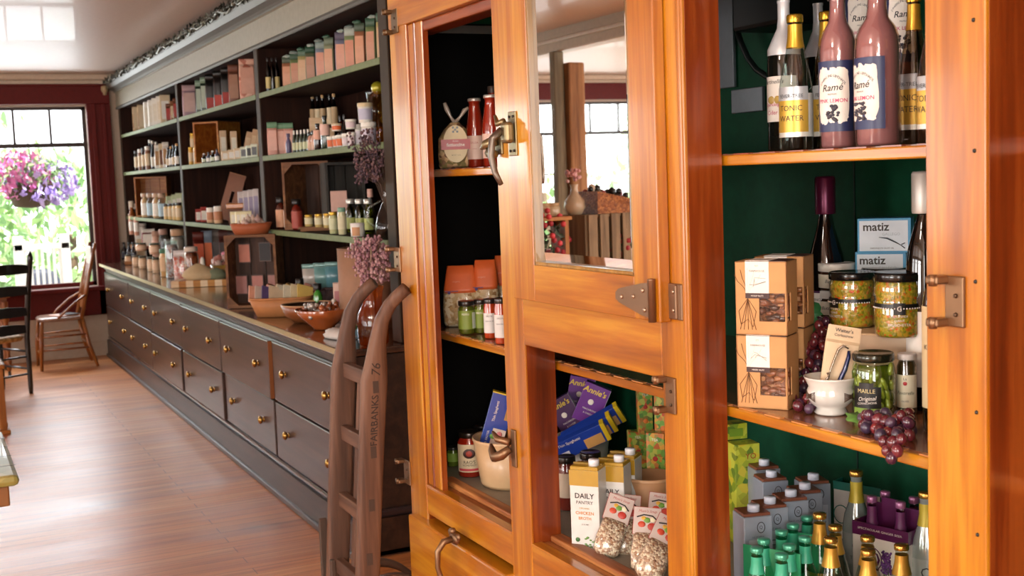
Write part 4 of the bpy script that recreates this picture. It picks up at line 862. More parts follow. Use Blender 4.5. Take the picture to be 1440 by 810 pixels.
m_ = MB(); m_.box(-3.56, -3.54, JB, BK+.02, .0, HT, darkwood('z')).box(-3.56, -3.40, JB-.012, JB+.002, .0, HT, darkwood('z')).box(-3.54, -3.52, JB, BK, .69, 2.075, BLKL).box(-3.54, -3.525, JB, BK, 2.075, HT, GRNL).box(-3.52, -3.516, JB, BK, 2.045, 2.07, c('#8A8A86', .35, .5), .001); m_.build('side_panel', cab)
m_ = MB(); m_.box(-.52, -.50, JB, BK+.02, 0, HT, PZ); m_.build('side_panel', cab)
m_ = MB(); m_.box(-3.43, -.50, FY, BK+.02, HT, HT+.04, PX_, .01); m_.build('cabinet_top', cab)
SHT = wood('shelf_board', '#4A2A18', '#7A4C30', '#8E5E40', 'x', .25, .5); DASH = c('#C8864A', .35, 0, .4)
S1, S2 = 1.622, 1.135
for z in (S1, S2):
    m_ = MB(); m_.box(-3.52, -.52, JB+.02, BK, z-.018, z, SHT).box(-3.52, -.52, JB+.007, JB+.022, z-.022, z-.002, PX_, .003)
    x = -3.36
    while x < -.6:
        m_.box(x, x+.045, JB+.010, JB+.022, z-.002, z+.0005, DASH if z == S2 else pined('x')); x += .078
    m_.build('shelf', cab)
# drawer below left opening
m_ = MB(); m_.box(-3.39, -2.715, FY-.028, FY+.30, .17, .582, pine('x'), .006); d = m_.build('drawer', cab)
def bronze_hook(mb, cx, z, y, s=1):
    mb.tube([(cx, y, z), (cx-.002, y-.03*s, z-.005), (cx-.004, y-.048*s, z-.03), (cx-.004, y-.050*s, z-.075*s), (cx, y-.042*s, z-.11*s), (cx+.01, y-.030*s, z-.125*s), (cx+.02, y-.026*s, z-.115*s), (cx+.022, y-.028*s, z-.10*s)], [.010, .010, .009, .0075, .008, .009, .008, .006], BRONZE(), 8)
p = at(640, 757, Y=FY-.03)
m_ = MB(); m_.ball((p.x, FY-.032, p.z), .02, BRONZE(), 10, (1.5, .5, .9)).ball((p.x-.025, FY-.032, p.z+.012), .011, BRONZE(), 8, (1, .6, 1)).ball((p.x+.028, FY-.032, p.z+.010), .011, BRONZE(), 8, (1, .6, 1)).ball((p.x, FY-.036, p.z+.022), .010, BRONZE(), 8)
bronze_hook(m_, p.x, p.z, FY-.034, 1); m_.build('handle', d)
m_ = MB(); q = at(700, 800, Y=FY-.03)
# mirror door
DY = FY-.026
X0, X1, MZ0 = -2.604, -1.962, 1.302
MX0, MX1, MB0 = -2.492, -2.055, 1.388
dm = MB(); dm.box(X0, MX0, DY, FY-.001, MZ0, 2.05, PZ, .003).box(MX1, X1, DY, FY-.001, MZ0, 2.05, PZ, .003).box(MX0, MX1, DY, FY-.001, MZ0, MB0, pine('x'), .002).box(MX0, MX1, DY, FY-.001, 2.0, 2.05, pine('x'))
door = dm.build('door', cab)
m_ = MB(); BD = wood('dark_bead', '#5A3A14', '#8A6220', '#A87C34', 'z', .3, .4)
for a in ((MX0, MX0+.008), (MX1-.008, MX1)): m_.box(a[0], a[1], DY+.002, FY-.004, MB0, 2.0, BD, .002)
m_.box(MX0, MX1, DY+.002, FY-.004, MB0, MB0+.008, BD, .002); m_.build('bead', door)
m_ = MB(); e = .008; bv = .022; ym = FY-.010; yf = ym-.0018
a0, a1, c0, c1 = MX0+e, MX1-e, MB0+e, 2.0
m_.add([(a0+bv, yf, c0+bv), (a1-bv, yf, c0+bv), (a1-bv, yf, c1), (a0+bv, yf, c1)], [(0, 1, 2, 3)], MIRROR())
m_.add([(a0, ym, c0), (a1, ym, c0), (a1, ym, c1), (a0, ym, c1), (a0+bv, yf, c0+bv), (a1-bv, yf, c0+bv), (a1-bv, yf, c1), (a0+bv, yf, c1)], [(0, 1, 5, 4), (1, 2, 6, 5), (3, 0, 4, 7)], MIRROR())
m_.add([(a0, ym+.002, c0), (a1, ym+.002, c0), (a1, ym+.002, c1), (a0, ym+.002, c1)], [(3, 2, 1, 0)], BLK); m_.build('mirror', door)
# latch on the door
p = at(722, 188, Y=DY)
m_ = MB(); lx, lz = p.x, p.z
m_.box(lx-.020, lx+.020, DY-.004, DY, lz-.052, lz+.052, BRASS() if 0 else c('#8A7A5A', .35, .8), .002)
LM = c('#8A7A5A', .35, .8)
m_.box(lx-.018, lx+.016, DY-.028, DY-.004, lz-.022, lz+.028, LM, .008)
m_.tube([(lx-.01, DY-.02, lz+.03), (lx-.035, DY-.024, lz+.025), (lx-.055, DY-.020, lz+.045)], [.008, .007, .004], LM, 8)
m_.tube([(lx-.008, DY-.026, lz+.01), (lx-.016, DY-.048, lz-.01), (lx-.018, DY-.052, lz-.05), (lx-.008, DY-.048, lz-.09), (lx+.006, DY-.040, lz-.118)], [.009, .009, .008, .0075, .006], c('#6E6258', .35, .8), 8)
for dz in (-.04, .04):
    for dx in (-.01, .01): m_.ball((lx+dx, DY-.005, lz+dz), .0035, BLK, 6)
m_.build('latch', door)
# keeper on the stile, left of the latch
m_ = MB(); kx = -2.70; m_.box(kx-.022, kx+.02, FY-.006, FY, lz-.045, lz+.0, LM, .002)
m_.tube([(kx, FY-.01, lz-.01), (kx-.02, FY-.03, lz-.02), (kx-.05, FY-.028, lz-.028)], [.014, .012, .004], LM, 8).tube([(kx-.02, FY-.02, lz-.04), (kx+.01, FY-.02, lz-.045)], [.014, .010], LM, 8); m_.build('latch_keeper', cab)
# hook latch on the centre stile, lower down
p = at(722, 628, Y=FY); m_ = MB(); m_.box(p.x-.004, p.x+.022, FY-.006, FY, p.z-.05, p.z+.045, BRONZE(), .003)
kx, kz = p.x, p.z
m_.tube([(kx, FY-.01, kz+.012), (kx-.03, FY-.03, kz+.018), (kx-.055, FY-.03, kz+.032)], [.010, .009, .004], BRONZE(), 8)
m_.tube([(kx, FY-.01, kz-.004), (kx-.016, FY-.028, kz-.022), (kx-.045, FY-.032, kz-.032), (kx-.07, FY-.028, kz-.018), (kx-.082, FY-.024, kz-.006)], [.010, .013, .013, .010, .004], BRONZE(), 8); m_.build('latch_keeper', cab)
# hinges: empty butt leaves on the stiles
def leaf(px, py, hgt, wd, side, mm=None):
    p = at(px, py, Y=FY); m_ = MB(); mm = mm or BRONZE()
    m_.box(p.x-wd/2, p.x+wd/2, FY-.005, FY+.001, p.z-hgt/2, p.z+hgt/2, mm, .002)
    for s_ in (-1, 1):
        m_.box(p.x-side*wd*.9-wd*.1 if side > 0 else p.x+wd*.3, p.x-side*wd*.3 if side > 0 else p.x+wd, FY-.026, FY, p.z+s_*hgt*.42-.006, p.z+s_*hgt*.42+.006, mm, .003)
        m_.lathe([(0, -.008), (.006, -.008), (.006, .008), (0, .008)], mm, 10, T=Matrix.Translation((p.x-side*wd*.6, FY-.024, p.z+s_*hgt*.42)))
    for dz in (-.25, .12): m_.ball((p.x+.004, FY-.006, p.z+dz*hgt), .0035, c('#5A4636', .4, .7), 6)
    m_.build('hinge', cab)
leaf(556, 30, .07, .05, 1, c('#6A5238', .4, .7)); leaf(560, 365, .075, .05, 1); leaf(574, 664, .075, .05, 1)
leaf(945, 556, .072, .034, 1); leaf(1345, 424, .072, .034, 1)
# strap hinge of the mirror door
p = at(936, 424, Y=FY-.02); q = MB(); HB = c('#8E7058', .35, .8)
q.box(p.x-.024, p.x+.034, FY-.006, FY+.001, p.z-.036, p.z+.034, HB, .002).box(p.x+.014, p.x+.020, FY-.010, FY-.004, p.z-.034, p.z+.032, HB, .002)
q.lathe([(0, -.042), (.008, -.042), (.008, .040), (.009, .042), (0, .044)], HB, 12, T=Matrix.Translation((p.x-.030, DY-.006, p.z)))
x1 = p.x-.036; x0 = p.x-.165
vs = []
for y in (DY-.007, DY-.0005): vs += [(x1, y, p.z-.034), (x1, y, p.z+.034), (x1-.03, y, p.z+.032), (x0+.012, y, p.z+.016), (x0, y, p.z+.008), (x0, y, p.z-.006), (x0+.012, y, p.z-.012), (x1-.03, y, p.z-.032)]
q.add(vs, [tuple(range(8)), tuple(range(15, 7, -1))]+[(i, (i+1) % 8, 8+(i+1) % 8, 8+i) for i in range(8)], HB)
for dx, dz in ((-.14, .0), (-.095, .004), (-.06, .018), (-.055, -.02)): q.ball((p.x+dx, DY-.008, p.z+dz), .005, c('#B89A80', .3, .8), 8, (1, .5, 1))
for dz in (-.018, .018): q.ball((p.x+.006, FY-.007, p.z+dz), .0045, c('#B89A80', .3, .8), 8, (1, .5, 1))
q.build('hinge', door)
# nail heads down the right stile
m_ = MB()
for y in (28, 212, 396, 580, 752): p = at(1369+(y-28)*.008, y, Y=FY); m_.ball((p.x, FY+.0005, p.z), .0035, BLK, 6)
m_.build('nail_heads', cab)
# refrigeration fittings on the back panel
m_ = MB(); ZN = c('#7C8288', .45, .6); yb = BK-.012
def bp(x0, x1, y0, y1, mm, yy=yb, th=.01):
    a = at(x0, (y0+y1)/2, Y=yy); b_ = at(x1, (y0+y1)/2, Y=yy); zt = at((x0+x1)/2, y0, Y=yy).z; zb = at((x0+x1)/2, y1, Y=yy).z
    m_.box(a.x, b_.x, yy, yy+th, zb, zt, mm, .002)
bp(1008, 1030, -60, 124, ZN); bp(1028, 1072, 124, 158, ZN)
m_.build('metal_plate', cab)
m_ = MB(); a = at(1028, 20, Y=1.80); b_ = at(1102, 20, Y=1.80); m_.box(a.x, b_.x, 1.80, BK, at(1060, 40, Y=1.8).z, 2.3, c('#141414', .4, .3), .01); m_.build('cooler_housing', cab)
m_ = MB(); m_.tube([at(1037, 44, Y=1.93), at(1042, 60, Y=1.93), at(1052, 82, Y=1.93), at(1064, 98, Y=1.93), at(1082, 110, Y=1.93), at(1100, 112, Y=1.93)], .008, c('#2A302E', .35, .5), 10); m_.build('hose', cab)

# ---- helper: put a thing on a cabinet shelf from its outline in the photo
def put(name, lb, cat, x0, x1, yt, z, Y, off=0, group=None, tilt=(0, 0)):
    X, _, w_, h = spot(x0, x1, yt, z, Y)
    return thing(name, lb, cat, (X, Y, z+.0006), face((X, Y), off), group, tilt), w_, h
INK = c('#2A2624', .5); PKI = c('#C84870', .5); NAVY = c('#2A3058', .4); LBL = c('#EFE6DC', .5)
# ---- right opening, top shelf
def tonic(lb, x0, x1, yt, Y, off, z=S1+.001, grp='gold labelled tonic bottles', dark=False, txt=True):
    rt, w_, h = put('tonic_bottle', lb, 'bottle', x0, x1, yt, z, Y, off, grp)
    T_ = (('ONIC', INK, .012, .52), ('VATER', INK, .012, .38), ('NDI-TREE', INK, .0075, .88)) if txt else ()
    r = w_/2
    bottle(rt, r, h, glass('#C8B8A0' if dark else '#E4ECEA', '', .03, 1.6), c('#D8A838', .25, .8), None, 'tonic', caph=.055, n=26, neck=(.76, .93, c('#D8A83A', .3, .6)))
    q = MB(); R_ = r+.0007; z0, z1 = .11*h, .46*h
    q.lathe([(R_, .135*h), (R_, .37*h)], c('#D9AE48', .35, .4), 16, a0=-PI/2-1.3, a1=-PI/2+.9)
    q.lathe([(R_, .37*h), (R_, .42*h), (r*.975+.0007, .47*h)], c('#B8BCC0', .35, .3), 16, a0=-PI/2-1.3, a1=-PI/2+.9)
    q.lathe([(R_, .10*h), (R_, .135*h)], c('#E8E4D8', .35, .3), 16, a0=-PI/2-1.3, a1=-PI/2+.9)
    q.lathe([(R_, .10*h), (R_, .42*h)], c('#D8D8D4', .4), 6, a0=-PI/2+.9, a1=-PI/2+1.5)
    if txt:
        q.text('TONIC', INK, .0145, cylfn(R_+.0006, .31*h, -.2)); q.text('WATER', INK, .0145, cylfn(R_+.0006, .235*h, -.2)); q.text('FEVER-TREE', INK, .0095, cylfn(R_+.0008, .40*h, -.2))
    q.build('label', rt); return rt
def cider(lb, x0, x1, yt, Y, off, lab=True):
    rt, w_, h = put('cider_bottle', lb, 'bottle', x0, x1, yt, S1+.001, Y, off, 'white foiled sparkling cider bottles'); r = w_/2
    bottle(rt, r, h, c('#141410', .08, 0, 1), c('#D8D8DC', .35, .2), LBL if lab else None, 'wine', caph=.36, n=26, lab=(.20, .50), arc=2.6,
           text=(("Martinelli's", INK, .012, .88, {'shear': .3, 'off': -.2}), ('Sparkling', PKI, .010, .38, {'off': -.2}), ('Cider', PKI, .012, .2, {'off': -.2})) if lab else ())
    if lab:
        q = MB(); q.lathe([(r*.37, .70*h), (r*.5, .66*h)], c('#D8602C', .4), 10, a0=-PI/2-1, a1=-PI/2+.8); q.ball((-r*.2, -r*.37, .73*h), .012, c('#D83A2C', .4), 10, (1, .4, 1)); q.build('neck_seal', rt)
        q = MB(); q.ball((-.008, -r-.000, .345*h), .008, c('#B89A58', .4), 10, (1, .25, 1)); q.ball((.006, -r-.000, .345*h), .008, c('#C8A858', .4), 10, (1, .25, 1)); q.build('emblem', rt)
cider('white foiled cider bottle with paper label, far left on the top shelf', 1077, 1126, 2, 1.56, -35)
cider('white foiled black bottle standing behind the tonic and lemonade bottles', 1130, 1170, 6, 1.78, 0, False)
tonic('gold capped tonic bottle at left front, whole bottle in view', 1094, 1141, 22, 1.50, -8)
tonic('gold capped tonic bottle mostly hidden behind the left pink lemonade bottle', 1140, 1184, 18, 1.62, 10, dark=True)
PL = lambda: c('#A27E80', .12, 0, .6, .03)
def lemonade(lb, x0, x1, yt, Y, off, z=S1+.001, a=0):
    rt, w_, h = put('lemonade_bottle', lb, 'bottle', x0, x1, yt, z, Y, off, 'pink lemonade bottles with clip stoppers'); r = w_/2
    bottle(rt, r, h, glass('#F4E4E2', '', .03, 1.8), c('#8A9098', .3, .7), None, 'swing', n=30, fill=(PL(), .90), caph=.05)
    q = MB(); R_ = r+.0008; q.lathe([(R_, .09*h), (R_, .47*h)], NAVY, 20, a0=-PI/2-1.15, a1=-PI/2+1.15)
    n = 44; vs = []; R2 = R_+.0006
    for i in range(n):
        t_ = 2*PI*i/n; cc, ss = math.cos(t_), math.sin(t_); u = .88*math.copysign(abs(cc)**.35, cc)*(1+R.uniform(-.07, .03)); v = math.copysign(abs(ss)**.35, ss)*(1+R.uniform(-.06, .03))
        vs.append((-PI/2+u, .285*h+v*.155*h))
    m = 8; pv = []
    for j in range(m+1):
        for t_, z_ in vs: tt = -PI/2+(t_+PI/2)*j/m; zz = .285*h+(z_-.285*h)*j/m; pv.append((R2*math.cos(tt), R2*math.sin(tt), zz))
    fs = [(j*n+i, j*n+(i+1) % n, (j+1)*n+(i+1) % n, (j+1)*n+i) for j in range(m) for i in range(n)]
    q.add(pv, fs, LBL)
    R3 = R2+.0006
    s_ = 'SPARKLING LEMONADE'
    for i, ch in enumerate(s_):
        if ch == ' ': continue
        u = (i-len(s_)/2+.5)/len(s_); q.text(ch, INK, .0062, cylfn(R3, .285*h+.105*h-.05*h*(u*2)**2, u*1.35, -u*.9))
    q.text('Ramé', INK, .017, cylfn(R3, .325*h, -.02, .05), shear=.3, bold=.01)
    q.text('PINK LEMON', PKI, .0095, cylfn(R3, .255*h), bold=.012); q.text('PREMIUM', INK, .004, cylfn(R3, .29*h))
    for _ in range(26): u, v = R.uniform(-.3, .3), R.uniform(-.6, .6); q.ball((R3*math.cos(-PI/2+u), R3*math.sin(-PI/2+u), .19*h+v*.022), .0035*R.uniform(.6, 1.3), c('#4A4650', .6), 5, (1, 1, .8))
    q.build('label', rt)
    q = MB(); wr = c('#8A9098', .3, .8); k = r*.46
    q.tube([(-k, 0, h*.80), (-k*1.3, -.004, h*.86), (-k*1.2, -.006, h*.93), (-k*.6, -.008, h*.985), (0, -.01, h*.99), (k*.6, -.008, h*.985), (k*1.2, -.006, h*.93), (k*1.3, -.004, h*.86), (k, 0, h*.80)], .0018, wr, 6)
    q.lathe([(0, h*.955), (k*.95, h*.955), (k*1.0, h*.985), (k*.5, h*1.01), (0, h*1.012)], c('#B8B4BC', .3), 16)
    q.box(-k*1.45, -k*1.05, -.014, -.004, h*.83, h*.90, c('#6A6A80', .4), .002); q.build('clip_stopper', rt)
lemonade('pink lemonade bottle with ragged cream label, left of the two in front', 1150, 1203, -52, 1.50, -18)
lemonade('pink lemonade bottle at front with clip stopper, right of the two in front', 1201, 1264, -60, 1.47, -48)
q_, w_, h_ = put('cardboard_box', 'plain cardboard box at the back of the top shelf under raised bottles', 'box', 1193, 1290, 100, S1+.001, 1.80, 0)
MB().box(-.15, .13, -.06, .06, 0, .125, c('#3A2A20', .8)).build('box_body', q_); MB().box(-.15, .13, -.002, .002, .125, .127, c('#4A3628', .7)).build('tape', q_)
lemonade('pink lemonade bottle at the back, raised between the two front ones', 1186, 1232, -170, 1.78, 0, S1+.13)
lemonade('pink lemonade bottle at the back, raised right of the front bottles', 1240, 1288, -170, 1.76, 12, S1+.13)
tonic('dark tinted tonic bottle right of the front lemonade bottle', 1264, 1306, -8, 1.55, -28, dark=True)
tonic('tonic bottle partly hidden behind the right cabinet post', 1290, 1340, 0, 1.47, -20, dark=True)
tonic('tonic bottle in the narrow bay beyond the right post', 1416, 1460, 10, 1.50, 0)

# ---- right opening, middle shelf
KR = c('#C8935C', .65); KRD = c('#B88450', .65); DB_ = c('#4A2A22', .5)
def kraft(lb, X, Y, z, rz, w_=.100, d=.068, h=.140, red=False):
    rt = thing('kraft_gift_box', lb, 'box', (X, Y, z+.0006), rz, 'kraft boxes with a nut window')
    q = MB(); t_ = .002; wx0, wx1, wz0, wz1 = -.004, w_/2-.004, .026, .080
    for a, b_, z0, z1 in ((-w_/2, wx0, 0, h), (wx1, w_/2, 0, h), (wx0, wx1, 0, wz0), (wx0, wx1, wz1, h)): q.box(a, b_, -d/2, -d/2+t_, z0, z1, KR)
    q.box(-w_/2, w_/2, d/2-t_, d/2, 0, h, KR).box(-w_/2, -w_/2+t_, -d/2, d/2, 0, h, KR)
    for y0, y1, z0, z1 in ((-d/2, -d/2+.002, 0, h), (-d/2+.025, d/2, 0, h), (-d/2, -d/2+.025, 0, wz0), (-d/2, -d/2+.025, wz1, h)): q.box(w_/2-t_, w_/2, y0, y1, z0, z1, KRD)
    q.box(-w_/2, w_/2, -d/2, d/2, 0, t_, KR).box(-w_/2, w_/2, -d/2, d/2, h-t_, h, KR)
    q.box(-w_/2+.03, w_/2-.003, -d/2+.001, d/2-.004, h, h+.001, DB_)
    q.build('box_body', rt)
    q = MB()
    for _ in range(44): q.ball((R.uniform(wx0, w_/2-.012), R.uniform(-d/2+.010, -d/2+.03), R.uniform(wz0-.004, wz1)), R.uniform(.006, .010), R.choice([c('#5A2C16', .4, 0, .4), c('#7A4426', .4, 0, .4), c('#9A6238', .4, 0, .4), c('#3E2012', .4, 0, .4)]), 6, (1.5, 1, .7), jit=.2)
    q.box(wx0-.004, w_/2-.004, -d/2+.02, d/2-.01, wz0-.01, wz1, NUTS()); q.build('glazed_nuts', rt)
    MB().box(wx0, wx1, -d/2-.0008, -d/2-.0004, wz0, wz1, glass('#FFFFFF', '', .08, .8)).build('window_film', rt)
    q = MB(); y = -d/2-.0012; q.box(-.030, .016, y, -d/2, h-.062, h, LBL).box(-.030, .016, -d/2, d/2-.01, h+.001, h+.0018, LBL).box(-.030, .016, y-.0003, -d/2, h-.070, h-.060, c('#8A2A28' if red else '#3A1C18', .5))
    q.text("EST.", c('#8A8680'), .004, flatfn(-.007, h-.008, y-.0006)).text("FARMHOUSE", INK, .0052, flatfn(-.007, h-.018, y-.0006))
    for _ in range(3): q.tube([(-.024+R.uniform(0, .012), y-.0004, h-.03-R.uniform(0, .02)), (-.010+R.uniform(-.004, .004), y-.0004, h-.028-R.uniform(0, .022)), (.010, y-.0004, h-.03-R.uniform(0, .022))], .0004, c('#9A948C'), 4)
    q.text("MIXED NUTS", LBL, .0042, flatfn(-.007, h-.0652, y-.0009))
    q.build('label', rt)
    q = MB(); cx = -w_/2+.024
    for k in range(5):
        a = -.7+k*.35; pts = [(cx+math.sin(a)*.020*t_*2, -d/2-.0008, .075+.045*t_*math.cos(a)*1.2+.004*math.sin(6*t_)) for t_ in (0, .25, .5, .75, 1)]; q.tube(pts, .0005, c('#6A4426'), 4)
        pts = [(cx+math.sin(a)*.012*t_*2, -d/2-.0008, .07-.06*t_) for t_ in (0, .3, .6, 1)]; q.tube(pts, .0005, c('#6A4426'), 4)
    q.tube([(cx-.014, -d/2-.0008, .02), (cx-.018, -d/2-.0008, .045), (cx, -d/2-.0008, .07), (cx+.016, -d/2-.0008, .045), (cx+.010, -d/2-.0008, .015), (cx, -d/2-.0008, .03), (cx-.014, -d/2-.0008, .02)], .0006, c('#6A4426'), 4); q.build('plant_print', rt)
rzk = math.radians(14)
pk = at(1063, 580, Z=S2)
rzk = math.radians(33)
K1 = at(1068, 578, Z=S2); K1 = (K1.x-.030, K1.y+.045); K2 = (at(1106, 570, Y=K1[1]+.10).x, K1[1]+.10)
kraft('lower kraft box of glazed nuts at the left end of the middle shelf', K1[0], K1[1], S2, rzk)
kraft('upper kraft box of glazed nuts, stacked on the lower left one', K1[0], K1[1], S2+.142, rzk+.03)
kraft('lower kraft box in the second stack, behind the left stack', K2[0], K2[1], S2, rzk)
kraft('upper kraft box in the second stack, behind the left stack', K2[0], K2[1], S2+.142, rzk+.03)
kraft('kraft box with dark red band, cut off by the right cabinet post', -1.335, 1.52, S2, math.radians(48), red=True)
# wine bottle
rt, w_, h = put('wine_bottle', 'red wine bottle with purple foil neck in the middle of the shelf', 'bottle', 1131, 1189, 250, S2+.001, 1.74, -10)
bottle(rt, w_/2, h, c('#0C0A0A', .06, 0, 1), c('#5A1838', .3, .5), LBL, 'burg', caph=.18, n=30, lab=(.12, .44), arc=2.9, text=(('PINOT NOIR', INK, .008, .88), ('ESTATE', PKI, .008, .3), ('2014', PKI, .006, .12)))
MB().lathe([(w_/2+.0008, .07*h), (w_/2+.0008, .12*h)], c('#4A1C44', .4), 14, a0=-PI/2-1.45, a1=-PI/2+1.45).lathe([(w_/2+.0008, .435*h), (w_/2+.0008, .445*h)], c('#4A1C44', .4), 14, a0=-PI/2-1.45, a1=-PI/2+1.45).build('label_band', rt)
rt, w_, h = put('wine_bottle', 'dark wine bottle with white foil and round 2013 neck label', 'bottle', 1274, 1324, 243, S2+.001, 1.66, -15)
bottle(rt, w_/2, h, c('#100C0A', .06, 0, 1), c('#C8C4BC', .35, .3), LBL, 'wine', caph=.17, n=30, lab=(.1, .42), arc=2.6)
q = MB(); q.lathe([(w_/2*.87, .665*h), (w_/2*.6, .745*h)], LBL, 10, a0=-PI/2-.9, a1=-PI/2+.9); q.text('2013', INK, .010, cylfn(w_/2*.80, .70*h, 0)); q.build('neck_label', rt)
rt, w_, h = put('wine_bottle', 'dark bottle with cream label, only a sliver beside the right post', 'bottle', 1297, 1350, 320, S2+.001, 1.54, -30)
bottle(rt, w_/2, h, c('#141010', .06, 0, 1), BLK, c('#D8C498', .5), 'wine', caph=.17, n=24, lab=(.12, .62), arc=3.2, text=(('Kahnin', INK, .012, .6),))
# cream riser crate at back with relish jars
CR = c('#D8C0A0', .6); RZ = .135
rt = thing('cream_box', 'long cream wooden box lying under the two relish jars', 'box', (-1.705, 1.735, S2+.001), math.radians(26))
q = MB(); q.box(-.155, .155, -.085, .075, 0, RZ, palewood('x'), .003); q.build('box_body', rt)
q = MB(); q.box(-.152, .152, -.088, -.085, RZ-.038, RZ-.004, c('#D8B898', .6)).box(-.09, .152, -.0895, -.088, RZ-.046, RZ-.040, c('#B89878', .6)); q.build('sliding_lid', rt)
def relish(lb, x0, x1, yt, Y, off, z):
    rt, w_, h = put('relish_jar', lb, 'jar', x0, x1, yt, z, Y, off, 'black lidded bruschetta jars'); r = w_/2
    q = MB(); P = [(0, 0), (r*.93, 0), (r, .006), (r*1.0, h*.48), (r*.96, h*.53), (r*.95, h*.58), (r*.99, h*.63), (r*.99, h*.78), (r*.93, h*.85), (r*.93, h*.9)]
    q.lathe(P, glass('#FFFFFF', '', .03, 1.6), 30); q.build('jar_body', rt)
    MB().lathe([(a*.965, b*.985+.001) for a, b in P[:9]]+[(0, h*.84)], RELISH(), 30).build('relish', rt)
    MB().lathe([(r*.97, h*.85), (r*1.0, h*.86), (r*1.0, h*.955), (r*.96, h*.985), (r*.9, h*.98), (0, h*.975)], c('#141414', .25, .2, .5), 30).build('lid', rt)
    q = MB(); q.lathe([(r+.0008, h*.455), (r*.975+.0008, h*.52)], BLK, 24, a0=-PI/2-1.6, a1=-PI/2+1.6)
    for i in range(26): t_ = -PI/2-1.5+i*.12; q.ball(((r+.001)*math.cos(t_), (r+.001)*math.sin(t_), h*.455), .0016, LBL, 5)
    zt = h*.44; a0 = -.12
    q.lathe([(r+.0012, h*.36), (r+.0012, h*.54)], BLK, 5, a0=-PI/2-.24+a0, a1=-PI/2+.24+a0)
    q.text('G', LBL, .013, cylfn(r+.0018, h*.45, a0)).text('HOT & SPICY', LBL, .0052, cylfn(r+.0012, h*.335, a0)).text('GIANT', LBL, .0062, cylfn(r+.0012, h*.27, a0)).text('BRUSCHETTA', LBL, .0068, cylfn(r+.0012, h*.205, a0))
    q.build('label', rt)
relish('left of the two large relish jars with black lids', 1166, 1230, 381, 1.66, -42, S2+RZ+.002)
relish('right of the two large relish jars with black lids', 1230, 1297, 381, 1.625, 8, S2+RZ+.002)
relish('third relish jar, mostly hidden behind the front two', 1212, 1276, 375, 1.775, 0, S2+RZ+.002)
for i, (x0, x1, yt, z, lb) in enumerate([(1149, 1192, 412, S2+RZ+.002, 'lower white lidded cream jar left behind the relish jars'), (1147, 1206, 371, S2+RZ+.060, 'upper white lidded jar stacked behind the left relish jar')]):
    rt, w_, h = put('cream_jar', lb, 'jar', x0, x1, yt, z, 1.735-.0*i, -20, 'white lidded jars behind the relish')
    h = .057; w_ = min(w_, .076); jar(rt, w_/2, h, c('#3A2418', .15, 0, .5), c('#E0DCD4', .4), None, c('#E8E0CC', .5), lab=(.1, .6), arc=2.8, lidh=.3, n=26, neckr=.93, text=(('Butter', INK, .010, .5, {'shear': .3}),))
# blue fish tins boxes
BL = c('#4A9CC8', .45)
for i, (x0, x1, y0, y1, lb) in enumerate([(1204, 1277, 352, 382, 'lower blue edged sardine box'), (1207, 1284, 305, 352, 'upper blue edged sardine box with a fish drawing')]):
    rt, w_, h = put('sardine_box', lb, 'box', x0, x1, y0, S2, 1.80, -6, 'stacked sardine boxes')
    h = .072; z_top = at(1245, y0, Y=1.80).z; rt.location.z = z_top-h
    w_ *= .93; d = .07; q = MB(); q.box(-w_/2, w_/2, -d/2, d/2, 0, h-.001, BL, .001); q.box(-w_/2+.004, w_/2-.006, -d/2-.0008, -d/2, .004, h-.006, c('#DCE6EE', .5)); q.build('box_body', rt)
    q = MB(); y = -d/2-.0014; q.text('matiz', INK, .024, flatfn(-.016, h-.019, y), bold=.02).text('GALLEGO', c('#A8B4BC', .5), .008, flatfn(.014, h-.034, y))
    pts = [(-.01, y, h-.040), (.006, y, h-.042), (.022, y, h-.050), (.036, y, h-.058)]; q.tube(pts, [.002, .0055, .0045, .0015], c('#3A4650', .5), 6, sq=.3)
    q.tube([(.034, y, h-.055), (.041, y, h-.052)], .001, c('#3A4650', .5), 5).tube([(.034, y, h-.057), (.041, y, h-.063)], .001, c('#3A4650', .5), 5)
    q.text('SARDINES IN OLIVE OIL', INK, .0045, flatfn(-.004, .0095, y)); q.build('label', rt)
rt = thing('cardboard_box', 'plain brown box hidden behind the relish jars under the sardine boxes', 'box', (-1.86, 1.83, S2+.001), math.radians(30))
zb = at(1245, 305, Y=1.80).z-.072*2; 
MB().box(-.05, .05, -.035, .035, 0, max(.05, at(1245, 352, Y=1.80).z-.074-S2), KRD).build('box_body', rt); MB().box(-.05, .05, -.003, .003, .0, .002, KR).build('tape', rt)
# mortar style cup, corkscrew card
p = at(1165, 588, Z=S2)
rt = thing('ceramic_cup', 'white glazed footed bowl with brown brush marks holding the corkscrew card', 'bowl', (p.x-.028, p.y+.03, S2+.001), face(p)); s_ = .047
CW = c('#D8D4CC', .15, 0, .7, .12)
MB().lathe([(0, 0), (.028, 0), (.031, .004), (.026, .012), (.036, .020), (.044, .032), (.044, .042), (.040, .052), (.047, .066), (.049, .070), (.046, .070), (.037, .055), (.038, .035), (.02, .012), (0, .010)], CW, 34).build('bowl_body', rt)
q = MB(); r_ = .0445
for a in (-1.05, .95):
    for k in range(9): t_ = -1+k*.25; q.tube([(r_*math.cos(-PI/2+a-.38), r_*math.sin(-PI/2+a-.38), .036+t_*.009*(1 if a < 0 else .9)), (r_*math.cos(-PI/2+a), r_*math.sin(-PI/2+a), .036+t_*.003), (r_*math.cos(-PI/2+a+.38), r_*math.sin(-PI/2+a+.38), .036+t_*.009)], .0007, c('#4A3426', .5), 4)
q.build('brush_marks', rt)
rt2 = thing('corkscrew_card', 'kraft card packet with a blue handled corkscrew leaning in the white bowl', 'corkscrew', (p.x-.022, p.y+.030, S2+.020), face(p, 0), tilt=(-.22, .17)); 
